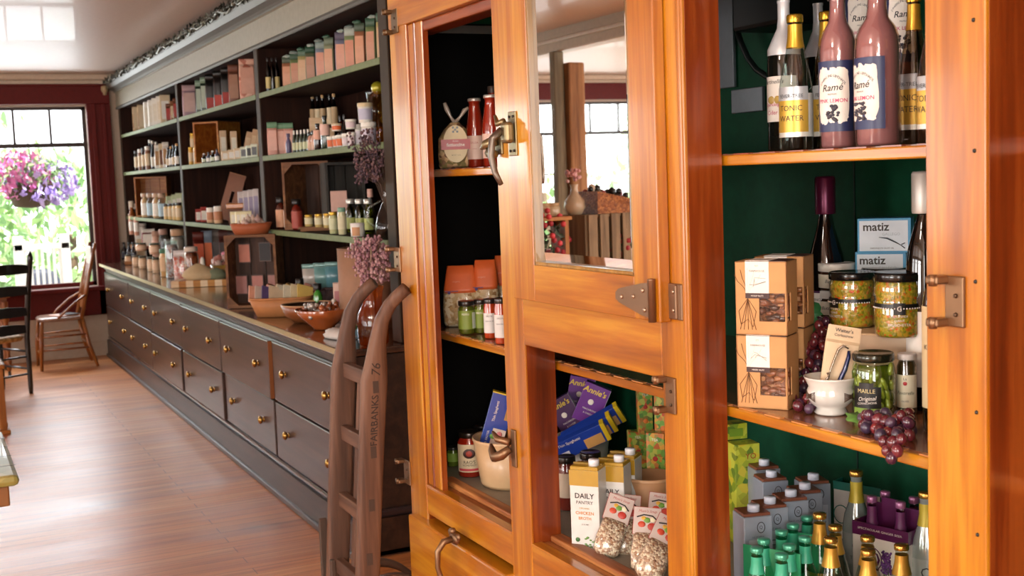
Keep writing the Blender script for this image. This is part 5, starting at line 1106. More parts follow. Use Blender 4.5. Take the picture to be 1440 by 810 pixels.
q = MB(); q.loft([(0, .026, .008), (.03, .029, .009), (.112, .031, .007), (.118, .031, .002), (.145, .030, .0015)], c('#D8BC98', .6), 16, 6, smooth=False); q.build('card_sheet', rt2)
q = MB(); q.text("Waiter's", INK, .0095, flatfn(0, .136, -.0035), bold=.01).text('Corkscrew', INK, .0075, flatfn(0, .127, -.0045), bold=.01); q.build('label', rt2)
q = MB(); y = -.013
q.tube([(-.006, y, .018), (.004, y, .04), (.011, y, .065), (.014, y, .088), (.013, y, .10)], [.006, .0085, .0085, .007, .005], c('#1C2A5A', .2, .3, .8), 10, sq=.6); q.build('handle', rt2)
q = MB(); ST = c('#A89888', .25, .8); q.tube([(.012, y, .104), (.002, y, .108), (-.006, y, .100), (-.010, y, .082), (-.014, y, .062), (-.016, y, .04)], [.004, .0055, .006, .006, .005, .0035], ST, 8, sq=.4).tube([(-.018, y, .03), (-.014, y, .036), (-.019, y, .042), (-.015, y, .048), (-.019, y, .054)], .0022, ST, 6); q.build('steel_lever', rt2)
# pickle jar
rt, w_, h = put('pickle_jar', 'jar of cornichon pickles with dark lid and black label', 'jar', 1198, 1258, 495, S2, 1.545, -4); r = w_/2; h = .116
P = [(0, 0), (r*.94, 0), (r, .006), (r, h*.70), (r*.93, h*.82), (r*.86, h*.86), (r*.86, h*.9)]
MB().lathe(P, glass('#F4FFEC', '', .03, 1.6), 30).build('jar_body', rt)
MB().lathe([(a*.8, b*.97+.002) for a, b in P[:5]]+[(0, h*.78)], liquid('#4E5610'), 24).build('brine', rt)
q = MB()
for _ in range(46):
    a = R.uniform(0, 2*PI); zz = R.uniform(.012, h*.76); rr = r*.86; p0 = Vector((rr*math.cos(a), rr*math.sin(a), zz)); dv = Vector((-math.sin(a)*R.uniform(-.5, .5), math.cos(a)*R.uniform(-.5, .5), 1)).normalized()*R.uniform(.008, .014)
    q.tube([p0-dv, p0-dv*.5, p0+dv*.5, p0+dv], [.002, .0048, .0048, .002], R.choice([c('#7C8428', .2, 0, .8), c('#626C1C', .2, 0, .8), c('#8E9434', .2, 0, .8)]), 7)
q.build('pickles', rt)
MB().lathe([(r*.92, h*.87), (r*.95, h*.885), (r*.95, h*.975), (r*.9, h), (r*.84, h*.992), (0, h*.988)], c('#2A2A1C', .25, .5, .5), 30).build('lid', rt)
q = MB(); R_ = r+.0008; q.lathe([(R_, h*.16), (R_, h*.50)], BLK, 12, a0=-PI/2-.95, a1=-PI/2+.40)
for i in range(9): a = PI*i/8; 
q.lathe([(R_, h*.50), (R_, h*.56)], BLK, 8, a0=-PI/2-.62, a1=-PI/2+.06)
q.text('MAILLE', c('#D8C48C'), .0105, cylfn(R_+.001, h*.43, -.27)).text('Original', LBL, .0105, cylfn(R_+.001, h*.31, -.25, .1), shear=.3).text('CORNICHONS', LBL, .0055, cylfn(R_+.001, h*.24, -.25, .1))
q.lathe([(R_, h*.02), (R_, h*.16)], c('#7FA03A', .5), 12, a0=-PI/2-.95, a1=-PI/2+.40); q.build('label', rt)
rt, w_, h = put('olive_jar', 'slim jar of olives with white lid right of the pickle jar', 'jar', 1261, 1289, 500, S2, 1.60, -10); h = .112
jar(rt, w_/2, h, glass('#FFFFFF', '', .03, 1.5), c('#DCD8D4', .35), liquid('#3A2C12', .3), c('#E4DCC0', .5), lab=(.12, .66), arc=2.6, lidh=.10, n=24, neckr=.82, text=(('La', INK, .007, .88), ('Favorelle', c('#3A4A2C'), .0088, .45, {'shear': .3}), ('OLIVES', INK, .0045, .2)))
q = MB(); q.ball((0, -w_/2, h*.52), .0042, c('#B8282C', .4), 8, (1, .3, 1)); q.build('emblem', rt)
# grapes
GP = [c('#5A1C28', .18, 0, .7, .2), c('#6E2A34', .2, 0, .7, .2), c('#4A2238', .2, 0, .7, .2), c('#3E3048', .3, 0, .5, .25), c('#7A2C30', .18, 0, .7, .2), c('#54384E', .35, 0, .4, .25)]
def grapes(lb, pts, loc, size=.0095, leaf_=None):
    rt = thing('grape_bunch', lb, 'grapes', loc, 0)
    o = Vector(loc); S = MB(); S.tube([Vector(pts[0][:3])-o]+[Vector(p_[:3])-o for p_ in pts[1::max(1, len(pts)//5)]], .0013, c('#6A7A3A', .6), 5); S.build('stem', rt)
    for i, p_ in enumerate(pts):
        r_ = size*R.uniform(.9, 1.12); g = MB(); g.ball((0, 0, 0), r_, R.choice(GP), 12, (1, 1, 1.12)); o_ = g.build('grape', rt, Vector(p_[:3])-o, (R.uniform(-.5, .5), R.uniform(-.5, .5), 0))
    if leaf_:
        for (lx_, ly_, lz_, s_, r3) in leaf_:
            q = MB(); n = 20; vs = [(0, 0, .003)]
            for i in range(n): t_ = 2*PI*i/n; k = s_*(.75+.25*abs(math.cos(2.5*t_)))*(1 if i else .5); vs.append((k*math.cos(t_), k*math.sin(t_), .002*math.sin(5*t_)-.1*k*k/s_))
            vs2 = [(a, b, z-.0012) for a, b, z in vs]; q.add(vs+vs2, [(0, 1+i, 1+(i+1) % n) for i in range(n)]+[(n+1, n+2+(i+1) % n, n+2+i) for i in range(n)]+[(1+i, n+2+i, n+2+(i+1) % n, 1+(i+1) % n) for i in range(n)], c('#5E8A3A' if lz_ < 1.2 else '#2E6A3C', .5), True); q.build('leaf', rt, Vector((lx_, ly_, lz_))-o, r3)
# cascade behind the bowl: pile from shelf to the relish level, leaning on the cream box
pts = []; R2 = random.Random(5)
path = [(1150, 455, 1.62), (1143, 462, 1.60), (1140, 480, 1.585), (1146, 495, 1.575), (1136, 510, 1.56), (1130, 528, 1.55), (1124, 548, 1.54), (1120, 562, 1.53)]
for i in range(64):
    k = R2.uniform(0, len(path)-1.001); a, b_ = path[int(k)], path[int(k)+1]; f_ = k-int(k); wd = 17 if k < 5 else 9
    pts.append(at(a[0]+(b_[0]-a[0])*f_+R2.uniform(-wd, wd), a[1]+(b_[1]-a[1])*f_+R2.uniform(-7, 7), Y=a[2]+(b_[2]-a[2])*f_+R2.uniform(-.012, .012)))
def relax(pts, dmin, zmin):
    for _ in range(30):
        for i in range(len(pts)):
            for j in range(i):
                d = pts[i]-pts[j]; l = d.length
                if 1e-6 < l < dmin: d *= (dmin-l)/l*.5; pts[i] = pts[i]+d; pts[j] = pts[j]-d
        for p_ in pts: p_.z = max(p_.z, zmin)
    return pts
pts = relax(pts, .0165, S2+.011); pts.sort(key=lambda q_: -q_.z)
LP = at(1138, 442, Y=1.60)
grapes('long hanging bunch of red grapes between kraft boxes and white bowl', pts, tuple(at(1140, 575, Z=S2)), .0095, [(LP.x, LP.y, LP.z, .030, (1.2, .3, .6)), (LP.x+.01, LP.y-.01, LP.z-.02, .022, (1.0, -.5, 1.6))])
pts = [at(1100+6.5*i+R2.uniform(-3, 3), 575-7*(i % 3)+R2.uniform(-3, 3), Y=1.455+.014*(i % 3)) for i in range(9)]
grapes('small loose bunch of red grapes left of the white bowl', relax(pts, .0175, S2+.011), tuple(at(1115, 582, Z=S2)), .0098)
pts = [];
for i in range(40): u = R2.uniform(0, 1); pts.append(at(1216+64*u+R2.uniform(-3, 3), 600+R2.uniform(-16, 14)+4*u, Y=1.455+R2.uniform(-.02, .025)))
pts = relax(pts, .0168, S2+.011)
ed = [at(1247, 634, Y=1.385), at(1256, 622, Y=1.38), at(1262, 634, Y=1.372), at(1254, 644, Y=1.366), at(1243, 621, Y=1.395), at(1268, 618, Y=1.385), at(1238, 612, Y=1.41), at(1262, 612, Y=1.40)]
grapes('bunch of dark red grapes spilling over the front edge of the shelf', pts+ed, tuple(at(1245, 612, Z=S2)), .0100, [(at(1208, 590, Y=1.47).x, 1.47, S2+.012, .026, (.3, -.2, 2.2))])

# ---- right opening, bottom
ZB = FZ+.0015
def milk(lb, cx, cy, Y=None, w_=.062, h=.205, off=22, grp='grey nut milk cartons'):
    p = at(cx, cy+7, Z=ZB+h); rt = thing('milk_carton', lb, 'carton', (p.x, p.y+.01, ZB), face(p, off), grp)
    q = MB(); q.box(-w_/2, w_/2, -w_/2, w_/2, 0, h-.012, c('#98A2B0', .35, .2), .002); q.build('carton_body', rt)
    q = MB(); q.loft([(h-.012, w_*.49, w_*.49), (h, w_*.47, w_*.30)], c('#8A4A2C', .4), 4, 2.0) if 0 else q.box(-w_/2+.002, w_/2-.002, -w_/2+.004, w_/2-.002, h-.013, h-.006, c('#7A4630', .45), .002); q.build('carton_top', rt)
    q = MB(); q.lathe([(0, h-.006), (.0125, h-.006), (.0125, h+.006), (.0115, h+.008), (0, h+.008)], c('#D4DCEC', .4), 18, 0, -w_*.12); q.build('cap', rt)
    q = MB(); y = -w_/2-.0006; q.tube([(.009*math.cos(a)*.9+.006, y, h-.035+.011*math.sin(a)) for a in [i*PI/8 for i in range(17)]], .0008, INK, 4)
    q.text('Q', INK, .010, flatfn(.006, h-.035, y))
    q.box(-w_*.33, w_*.38, y, -w_/2, .03, h-.06, c('#B4BCC6', .4)); 
    for k in range(9): q.box(-w_*.28, w_*.33-R.uniform(0, .012), y-.0004, y, .045+k*.010, .0475+k*.010, c('#6A727C', .5))
    q.text('NUT MILK', c('#5A6270'), .006, flatfn(0, h-.055, y)); q.build('label', rt)
for i, (x, y) in enumerate([(1052, 707), (1075.5, 696), (1105, 686), (1125, 676), (1137, 663)]): milk(f'grey nut milk carton with white cap, {ORD[i]} in the front row of five', x, y)
milk('grey nut milk carton at the back left, beside the yellow boxes', 1068, 643); milk('grey nut milk carton at the back, second behind the front row', 1078, 659)
YG = grains('yellow_green_print', ['#A8B82A', '#C8CC3C', '#7A9A2C', '#D8C83C', '#4E7A2A', '#C8D048'], 55, .4, .3, .05)
rt, w_, h = put('tea_box', 'lower yellow green printed box at the far left of the cabinet bottom', 'box', 1026, 1063, 622, ZB, 1.74, 25); q = MB(); q.box(-w_/2, w_/2, -w_*.4, w_*.4, 0, h, YG, .001); q.build('box_body', rt); zt = ZB+h
q = MB(); q.text('YO', c('#A83A20'), .02, flatfn(.008, h-.03, -w_*.4-.001)); q.text('TEA', INK, .014, flatfn(.005, h-.06, -w_*.4-.001)); q.build('lettering', rt)
rt, w_, h = put('tea_box', 'upper yellow green printed box stacked above another at far left', 'box', 1012, 1046, 594, zt, 1.75, 25); q = MB(); q.box(-w_/2, w_/2, -w_*.4, w_*.4, 0, h, YG, .001); q.build('box_body', rt)
q = MB(); q.box(-w_*.3, w_*.3, -w_*.4-.001, -w_*.4, h*.2, h*.7, c('#7AA02C')); q.build('label', rt)
def pop(name, lb, cx, cy, h, r, gm, capm, lab=None, neckm=None, grp=None, txt=None, liq=None, shape='soda', off=0, z=None):
    z = ZB if z is None else z
    p = at(cx, cy, Z=z+h); rt = thing(name, lb, 'bottle', (p.x, p.y, z), face(p, off), grp)
    bottle(rt, r, h, gm, capm, lab, shape, caph=.05, n=20, lab=(.12, .42), arc=3.4, neck=(.70, .90, neckm) if neckm else None, text=txt or (), fill=(liq, .6) if liq else None)
    return rt
TG = c('#2E9A6A', .4, 0, .3); TGc = c('#4AA888', .3, .3, .5)
# green carrier with small green capped bottles
gc = [(1064, 770), (1074, 758), (1099, 779), (1110, 766), (1099, 746), (1115, 737), (1132, 755), (1135, 726)]
for i, (x, y) in enumerate(gc):
    pop('soda_bottle', f'small green capped tonic bottle in the green carriers, {["front left", "rear left", "front right", "right rear", "farther carrier, left", "farther carrier, rear left", "farther carrier, right", "farther carrier, rear right"][i]}', x, y, .168, .026, glass('#B8E0D0', '', .03, 1.4), TGc, c('#3AA87E', .4), c('#3AA884', .4), 'green capped bottles in the green carriers', (('TONIC', LBL, .008, .5),))
for i, (a, b_, lb) in enumerate([((1085, 772), .12, 'green cardboard bottle carrier at the front left of the cabinet bottom'), ((1119, 748), .12, 'green cardboard bottle carrier behind the front green one')]):
    p = at(a[0], a[1], Z=ZB+.15); rt = thing('bottle_carrier', lb, 'carrier', (p.x, p.y, ZB), math.radians(25), 'green bottle carriers')
    q = MB(); q.box(-.062, .062, -.0015, .0015, 0, .15, TG)
    q.build('handle_panel', rt)
    q = MB(); q.box(-.064, .064, -.060, -.058, 0, .07, TG).box(-.064, .064, .058, .060, 0, .07, TG).box(-.066, -.064, -.060, .060, 0, .07, TG).box(.064, .066, -.060, .060, 0, .07, TG); q.build('carrier_wall', rt)
GCAP = c('#C89848', .25, .85)
big = [(1152.5, 722, 'gold capped clear tonic bottle at front, tallest left of the middle group'), (1174.6, 739, 'gold capped tonic bottle behind the middle front one'), (1168, 756, 'gold capped tonic bottle, middle front of the cabinet bottom'),
       (1220, 754, 'gold capped tonic bottle before the purple carrier, rear one'), (1220.6, 773, 'gold capped tonic bottle before the purple carrier, front one'), (1267.7, 766, 'gold capped tonic bottle at right front, beside the lavender sprigs')]
for i, (x, y, lb) in enumerate(big):
    hh = .20 if i in (0,) else .185
    pop('tonic_bottle', lb, x, y, hh, .028, glass('#E8ECE4', '', .03, 1.6), GCAP, c('#D8AE4C', .35, .3), c('#C8963A', .35, .5), 'gold capped bottles at the cabinet bottom', (('TONIC', INK, .009, .5),), shape='tonic')
for i, (x, y, lb) in enumerate([(1204, 662, 'silver labelled tonic bottle with yellow neck between teal and purple carriers'), (1302, 692, 'silver labelled tonic bottle at the right, beside the cabinet post')]):
    pop('tonic_bottle', lb, x, y, .23, .030, c('#B8C0BC', .15, .5, .6), GCAP, c('#C8CCC8', .25, .5), c('#C8B03A', .4, .2), 'silver labelled tonic bottles', (('Q', INK, .03, .6), ('TONIC', INK, .010, .22)))
# purple carrier on a low box
PUR = c('#5A1A4C', .4, 0, .3)
p = at(1246, 735, Z=ZB+.15); pz = ZB
rt = thing('bottle_carrier', 'purple and white cardboard carrier of purple capped bottles', 'carrier', (p.x+.0, p.y+.02, pz), math.radians(14))
w2, d2, h2 = .066, .050, .15
q = MB(); q.box(-w2, w2, -d2, -d2+.002, 0, h2-.028, LBL).box(-w2, w2, d2-.002, d2, 0, h2-.028, LBL).box(-w2, -w2+.002, -d2, d2, 0, h2-.028, LBL).box(w2-.002, w2, -d2, d2, 0, h2-.028, LBL).box(-w2, w2, -d2, d2, 0, .002, LBL)
q.box(-w2-.0005, w2+.0005, -d2-.0006, -d2+.002, h2-.028, h2, PUR).box(-w2-.0005, w2+.0005, d2-.002, d2+.0006, h2-.028, h2, PUR).box(w2-.002, w2+.0006, -d2, d2, h2-.028, h2, PUR).box(-w2-.0006, -w2+.002, -d2, d2, h2-.028, h2, PUR); q.build('carrier_wall', rt)
q = MB(); q.box(-w2+.003, w2-.003, -.0015, .0015, .01, h2+.035, PUR).box(-w2*.4, w2*.4, -.002, .002, h2+.035, h2+.048, PUR); q.build('handle_panel', rt)
q = MB(); q.text('SPECTACULAR GINGER BEER', LBL, .0065, flatfn(0, h2-.012, -d2-.0016), width=.105).text('Q', PUR, .05, flatfn(-.018, .075, -d2-.0012)).tube([(-.018+.022*math.cos(a), -d2-.001, .077+.024*math.sin(a)) for a in [i*PI/10 for i in range(21)]], .0012, PUR, 5); q.build('lettering', rt)
ptm = Matrix.Translation(rt.location) @ Matrix.Rotation(rt.rotation_euler[2], 4, 'Z')
for i, (u, v) in enumerate([(-.034, -.026), (-.034, .024), (.034, -.026), (.034, .024)]):
    pp = ptm @ Vector((u, v, .003)); k = thing('soda_bottle', f'purple capped bottle in the purple carrier, {["front left", "rear left", "front right", "rear right"][i]}', 'bottle', pp, face(pp), 'purple capped bottles in the purple carrier')
    bottle(k, .0215, .200, glass('#D8C8D0', '', .03, 1.4), c('#A0608A', .3, .3, .4), None, 'soda', caph=.06, n=20, neck=(.70, .90, c('#6A2A5C', .4)))
rt = thing('lavender_sprigs', 'purple lavender sprigs standing between the front gold capped bottles', 'flowers', tuple(at(1246, 806, Z=ZB+.1)[:2])+(ZB,), 0)
q = MB(); q2 = MB()
for i in range(7):
    dx, dy = R.uniform(-.012, .012), R.uniform(-.01, .01); q2.tube([(dx*.3, dy*.3, 0), (dx, dy, .12)], .001, c('#4A5A3A'), 4)
    for k in range(14): q.ball((dx+R.uniform(-.004, .004), dy+R.uniform(-.004, .004), .10+.003*k), .0028, R.choice([c('#5A2A6A', .6), c('#6E3A80', .6)]), 5)
q2.build('stems', rt); q.build('flower_spikes', rt)
# teal carrier at back
TE = c('#1E7A6A', .4, 0, .3)
p = at(1215, 672, Z=ZB+.15); rt = thing('bottle_carrier', 'teal and white cardboard carrier at the back right of cabinet bottom', 'carrier', (p.x-.0, p.y+.02, ZB), math.radians(18))
q = MB(); w2, d2 = .07, .05; q.box(-w2, w2, -d2, -d2+.002, 0, .12, LBL).box(-w2, w2, d2-.002, d2, 0, .12, LBL).box(-w2, -w2+.002, -d2, d2, 0, .12, LBL).box(w2-.002, w2, -d2, d2, 0, .12, LBL).box(-w2-.001, w2+.001, -d2-.001, -d2+.002, .12, .14, TE).box(-w2-.001, -w2+.002, -d2, d2, .12, .14, TE); q.build('carrier_wall', rt)
q = MB(); q.box(-w2+.003, w2-.003, -.0015, .0015, .01, .205, TE); q.build('handle_panel', rt)
q = MB(); q.tube([(-.05+.02*math.cos(a), -d2-.001, .06+.022*math.sin(a)) for a in [i*PI/10 for i in range(21)]], .0012, TE, 5); q.build('lettering', rt)
ptm = Matrix.Translation(rt.location) @ Matrix.Rotation(rt.rotation_euler[2], 4, 'Z')
for i, (u, v) in enumerate([(-.038, .024), (.030, .024), (.034, -.026)]):
    pp = ptm @ Vector((u, v, .003)); k = thing('soda_bottle', f'teal capped bottle in the teal carrier, {["rear left", "rear right", "front right"][i]}', 'bottle', pp, face(pp), 'teal capped bottles in the teal carrier')
    bottle(k, .0215, .195, glass('#A8C8C8', '', .03, 1.4), c('#3A8A8A', .3, .3, .4), None, 'soda', caph=.06, n=18, neck=(.70, .90, c('#8AB0B0', .4)))

# ---- middle opening, bottom
def broth(lb, cx, cy, off=20, txt=True):
    w_, h = .074, .205; d = .058; p = at(cx, cy+4, Z=ZB+h); rt = thing('broth_carton', lb, 'carton', (p.x-.055, p.y+.02, ZB), math.radians(40+off-20), 'white broth cartons')
    YL = c('#B08A1C', .4, 0, .3); WC = c('#D8D8D4', .35, 0, .3)
    q = MB(); q.box(-w_/2, w_/2, -d/2, d/2, 0, h-.012, WC, .002).box(-w_/2-.0005, w_/2-.0, -d/2-.0007, -d/2, h-.05, h-.012, YL); q.build('carton_body', rt)
    q = MB(); q.box(-w_/2+.001, w_/2-.001, -d/2+.001, d/2-.001, h-.013, h-.003, YL if txt else YL, .003).box(-w_/2+.001, w_/2-.001, -.002, .002, h-.003, h+.001, c('#8A6A10')); q.build('carton_top', rt)
    MB().lathe([(0, h-.004), (.013, h-.004), (.013, h+.010), (.012, h+.012), (0, h+.012)], c('#E8EAF0', .4), 18, w_*.25, -.006).build('cap', rt)
    q = MB(); y = -d/2-.0012
    q.text('DAILY', INK, .018, flatfn(0, h-.075, y), bold=.015).text('PANTRY', INK, .0115, flatfn(0, h-.091, y)).text('ORGANIC', YL, .006, flatfn(0, h-.105, y)).text('CHICKEN', c('#C8823A'), .011, flatfn(0, h-.117, y), bold=.01).text('BROTH', c('#C8823A'), .010, flatfn(0, h-.130, y), bold=.01).text('32 FL OZ', INK, .0045, flatfn(0, h-.145, y))
    for _ in range(18): q.ball((R.uniform(.0, .034), y, R.uniform(.006, .03)), .0028, c('#6E9A50', .5), 5, (1.4, .3, .8))
    q.ball((-.02, y, .022), .006, c('#3A6A3A', .5), 8, (1, .2, 1)); q.build('label', rt)
broth('white broth carton with mustard top at front, DAILY lettering fully visible', 832, 655); broth('white broth carton, middle one of the three mustard topped cartons', 868, 649); broth('white broth carton at the back, only its top corner showing', 884, 639)
for i, (x0, x1, yt, lb) in enumerate([(783, 810, 641, 'dark lidded sauce jar left behind the front broth carton'), (814, 846, 635, 'dark lidded sauce jar behind the front broth carton, right one')]):
    rt, w_, h = put('sauce_jar', lb, 'jar', x0, x1, yt, ZB, 1.52+.05*i, 0, 'dark lidded sauce jars')
    jar(rt, w_/2, h, glass('#FFFFFF'), c('#1C1816', .3, .3, .4), liquid('#6A1A0C', .3), c('#C8B49C', .5), lidh=.12, n=24)
# white bin with blue pasta boxes and purple boxes
rt, w_, h = put('white_bin', 'white round bin of pasta boxes in the middle opening', 'bin', 783, 857, 612, ZB, 1.72, 0); r = w_/2
MB().lathe([(0, 0), (r*.8, 0), (r, h), (r*.97, h), (r*.78, .005), (0, .005)], c('#C8C4BC', .4), 36).build('bin_wall', rt)
MB().lathe([(r*1.0, h-.008), (r*1.03, h-.004), (r*1.02, h+.002), (r*.97, h)], c('#D4D0C8', .4), 36).build('rim', rt)
binp = Vector(rt.location); binz = ZB+h
BB = c('#1C3C9A', .35, 0, .3); YE = c('#D8B820', .4)
def pasta(lb, x, y, Y, rot, L=.185, grp='blue pasta boxes', side=False):
    p = at(x, y, Y=Y); rt = thing('pasta_box', lb, 'box', p, 0, grp); rt.rotation_euler = rot
    q = MB(); q.box(-L/2, L/2, -.014, .014, -.028, .028, BB, .001).box(L/2-.012, L/2+.0005, -.0145, .0145, -.0285, .0285, YE); q.build('box_body', rt)
    q = MB(); y_ = -.0150; q.text('Thin Spaghetti', LBL, .012, flatfn(-.02, .016, y_)).text('SINCE 1877', LBL, .008, flatfn(-.05, -.012, y_)).box(.02, .075, y_, -.014, -.026, .004, c('#C89858', .5)); q.box(-.07, -.03, y_, -.014, -.028, -.006, c('#D8DCE8', .5)); q.build('label', rt)
fz = face((-2.5, 1.6))
pasta('blue pasta box lying across the white bin, lowest one', 812, 622, 1.63, (.25, -.42, fz)); pasta('blue pasta box in the white bin, middle one', 822, 612, 1.66, (.35, -.46, fz)); pasta('blue pasta box in the white bin, uppermost one', 834, 600, 1.70, (.3, -.50, fz))
AP = c('#6A2A8A', .4, 0, .3)
def mac(lb, x, y, Y, rot, dark=False):
    p = at(x, y, Y=Y); rt = thing('pasta_box', lb, 'box', p, 0, 'purple pasta boxes'); rt.rotation_euler = rot; w_, h, d = .078, .12, .03
    q = MB(); q.box(-w_/2, w_/2, -d/2, d/2, -h/2, h/2, AP if not dark else c('#4A2458', .4), .001).box(w_/2-.0005, w_/2+.0005, -d/2, d/2, -h/2, h/2, c('#C0B8CC', .4)); q.build('box_body', rt)
    q = MB(); y_ = -d/2-.0008; q.text("Annie's", c('#E8C840'), .024, flatfn(-.004, h*.33, y_), shear=.15, bold=.02).text('MACARONI', LBL, .008, flatfn(0, -.018, y_)).text('& CHEESE', LBL, .007, flatfn(0, -.030, y_)).ball((-.004, y_, .006), .009, LBL, 10, (1, .1, 1)); q.build('label', rt)
mac('purple pasta box leaning at the back of the white bin, upper left', 816, 556, 1.80, (.0, .20, fz)); mac('purple pasta box tilted in front of another in the white bin', 832, 567, 1.76, (.05, .42, fz)); mac('dark purple box at the left edge of the white bin', 797, 584, 1.74, (.0, -.5, fz), True)
# green printed tea boxes
TP = grains('green_floral_print', ['#5E9A38', '#8CB84A', '#3E7A34', '#D8722C', '#A8C85A', '#C8482C', '#6EA848', '#D8A040'], 85, .4, .4, .04)
def tea(lb, x0, x1, yt, z, Y, off):
    rt, w_, h = put('floral_tea_box', lb, 'box', x0, x1, yt, z, Y, off, 'green floral tea boxes'); w2 = w_*.72
    MB().box(-w2/2, w2/2, -w2*.45, w2*.45, 0, h, TP, .002).build('box_body', rt)
    q = MB(); y = -w2*.45-.001; q.ball((0, y, h*.30), w2*.17, c('#E07A28', .5), 10, (1, .15, 1)).ball((0, y, h*.62), w2*.15, c('#B82C28', .5), 10, (1, .15, .9)); q.text('TEA', LBL, .01, flatfn(0, h*.9, y)); q.build('emblem', rt); return ZB, h
rt, w_, hb = put('kraft_bowl', 'brown round bowl under the green floral boxes', 'bowl', 878, 950, 668, ZB, 1.60, 0); r = w_/2
MB().lathe([(0, 0), (r*.6, 0), (r, hb), (r*.96, hb), (r*.5, .006), (0, .006)], c('#B88A62', .5), 30).build('bowl_body', rt); MB().lathe([(r*1.0, hb-.006), (r*1.02, hb), (r*.95, hb+.001)], c('#C89C74', .5), 30).build('rim', rt)
k = thing('wooden_step', 'low wooden step carrying the green floral boxes', 'riser', (rt.location.x-.06, 1.76, ZB), fz); 
zc = at(905, 684, Y=1.73).z; MB().box(-.10, .12, -.055, .055, 0, zc-ZB-.002, boxwood('x'), .003).build('step_body', k); MB().box(-.10, .12, -.057, -.055, 0, .02, wornpine('x')).build('step_edge', k)
tea('lower left green floral tea box', 878, 912, 606, zc, 1.745, 8); tea('lower right green floral tea box with orange cup', 906, 944, 607, zc, 1.70, -20); zt = at(905, 612, Y=1.74).z
tea('upper green floral tea box stacked on the lower ones, left', 891, 920, 548, zt, 1.76, 8); tea('upper green floral tea box beside the cabinet post', 916, 950, 546, zt, 1.73, -10)
# soup mix bags with header cards
def soup(lb, cx, cy, Y, bx, by, roll, s=1.0):
    p = at(cx, cy, Y=Y); rt = thing('soup_mix_bag', lb, 'bag', p, 0, 'soup mix bags with printed header cards'); rt.rotation_euler = (-.45, roll, face(p))
    CB_ = c('#C8B8B0', .5); w_, h = .062*s, .062*s
    q = MB(); q.box(-w_/2, w_/2, -.0015, .0015, -h/2, h/2, CB_).box(-w_/2-.001, w_/2+.001, -.0012, .0012, -h/2-.001, h/2+.001, c('#A83A34', .5)); q.build('header_card', rt)
    q = MB(); y = -.0022; q.text('Mom\'s Soup', c('#A83A34'), .0085, flatfn(0, h*.36, y), shear=.3)
    for (u, v, r_, cc) in ((-.012, -.008, .009, '#C8482C'), (.012, -.012, .011, '#B8382C'), (0, .002, .008, '#6A9A3A'), (-.008, .006, .006, '#D8A838'), (.013, .004, .007, '#E8E0C0')): q.ball((u*s, y+.0005, v*s), r_*s, c(cc, .4), 10, (1, .12, .8))
    q.tube([(-.024*s, y, .008*s), (-.008*s, y, .014*s), (.012*s, y, .012*s), (.024*s, y, .002*s)], .0016*s, BLK, 5); q.build('picture', rt)
    q = MB(); q.loft([(-h/2-.085*s, .018*s, .006*s), (-h/2-.075*s, .030*s, .020*s), (-h/2-.045*s, .033*s, .022*s), (-h/2-.015*s, .030*s, .012*s), (-h/2+.004, .028*s, .002)], BEANS(), 20, 2.6); q.build('beans', rt)
    q = MB(); q.loft([(-h/2-.090*s, .020*s, .007*s), (-h/2-.076*s, .032*s, .0215*s), (-h/2-.045*s, .035*s, .0235*s), (-h/2-.014*s, .032*s, .0135*s), (-h/2+.006, .030*s, .003)], glass('#FFFFFF', '', .12, 1.6), 20, 2.6, cap=False); q.build('clear_bag', rt)
soup('soup mix bag, its tilted red edged card farthest left', 870, 716, 1.45, 0, 0, .36); soup('soup mix bag at the back, card highest of the group', 877, 684, 1.60, 0, 0, .3); soup('soup mix bag in front with bright vegetable card, left of centre', 882, 714, 1.485, 0, 0, .12)
soup('soup mix bag in front with vegetable card, right of centre', 910, 733, 1.45, 0, 0, .1); soup('soup mix bag behind, beside the middle cabinet post', 930, 712, 1.56, 0, 0, .15); soup('soup mix bag at lower right, half hidden by the cabinet post', 938, 747, 1.44, 0, 0, .5)

# ---- left opening
q_, w_, h = put('pasta_bag', 'clear bag of coloured fettuccine with oval label and knotted ears', 'bag', 614, 665, 172, S1+.001, 1.465, 0)
hh = h; a = w_/2
MB().loft([(0, a*.9, .02), (.008, a*.97, .032), (hh*.3, a, .036), (hh*.65, a*.95, .034), (hh*.85, a*.6, .024), (hh*.99, a*.25, .012)], PASTA(), 24, 2.6).build('pasta', q_)
q = MB(); q.loft([(0, a*.94, .024), (.008, a*1.01, .036), (hh*.3, a*1.04, .040), (hh*.7, a*1.02, .037), (hh*.9, a*.7, .026), (hh*1.04, a*.28, .014)], glass('#FFFFFF', '', .1, 1), 24, 2.6, cap=False); q.build('clear_bag', q_)
q = MB(); EARM = c('#B8A898', .25, 0, .7)
q.tube([(0, 0, hh*.98), (-.012, 0, hh*1.12), (-.022, 0, hh*1.28), (-.028, 0, hh*1.42)], [.012, .007, .013, .009], EARM, 10, sq=.6).tube([(0, 0, hh*.98), (.016, 0, hh*1.1), (.030, 0, hh*1.24), (.042, 0, hh*1.30)], [.012, .007, .012, .008], EARM, 10, sq=.6); q.build('knotted_ears', q_)
q = MB(); y = -.0455; n = 28
def oval(cz, ra, rb, yy, mm, z0=-9, z1=9):
    pts_ = [(ra*math.cos(2*PI*i/n), yy, max(z0, min(z1, cz+rb*math.sin(2*PI*i/n)))) for i in range(n)]; q.add(pts_, [tuple(range(n))], mm)
oval(hh*.52, a*.68, hh*.40, y, c('#DCC89C', .5)); q.box(-a*.80, a*.80, y-.001, y-.0004, hh*.40, hh*.62, c('#A8201C', .4), .0)
for i in range(3):
    for j in range(3):
        if (i+j) % 2 == 0: q.box(-.009+i*.006, -.003+i*.006, y-.0012, y-.0004, hh*.76+j*.006, hh*.76+j*.006+.006, BLK)
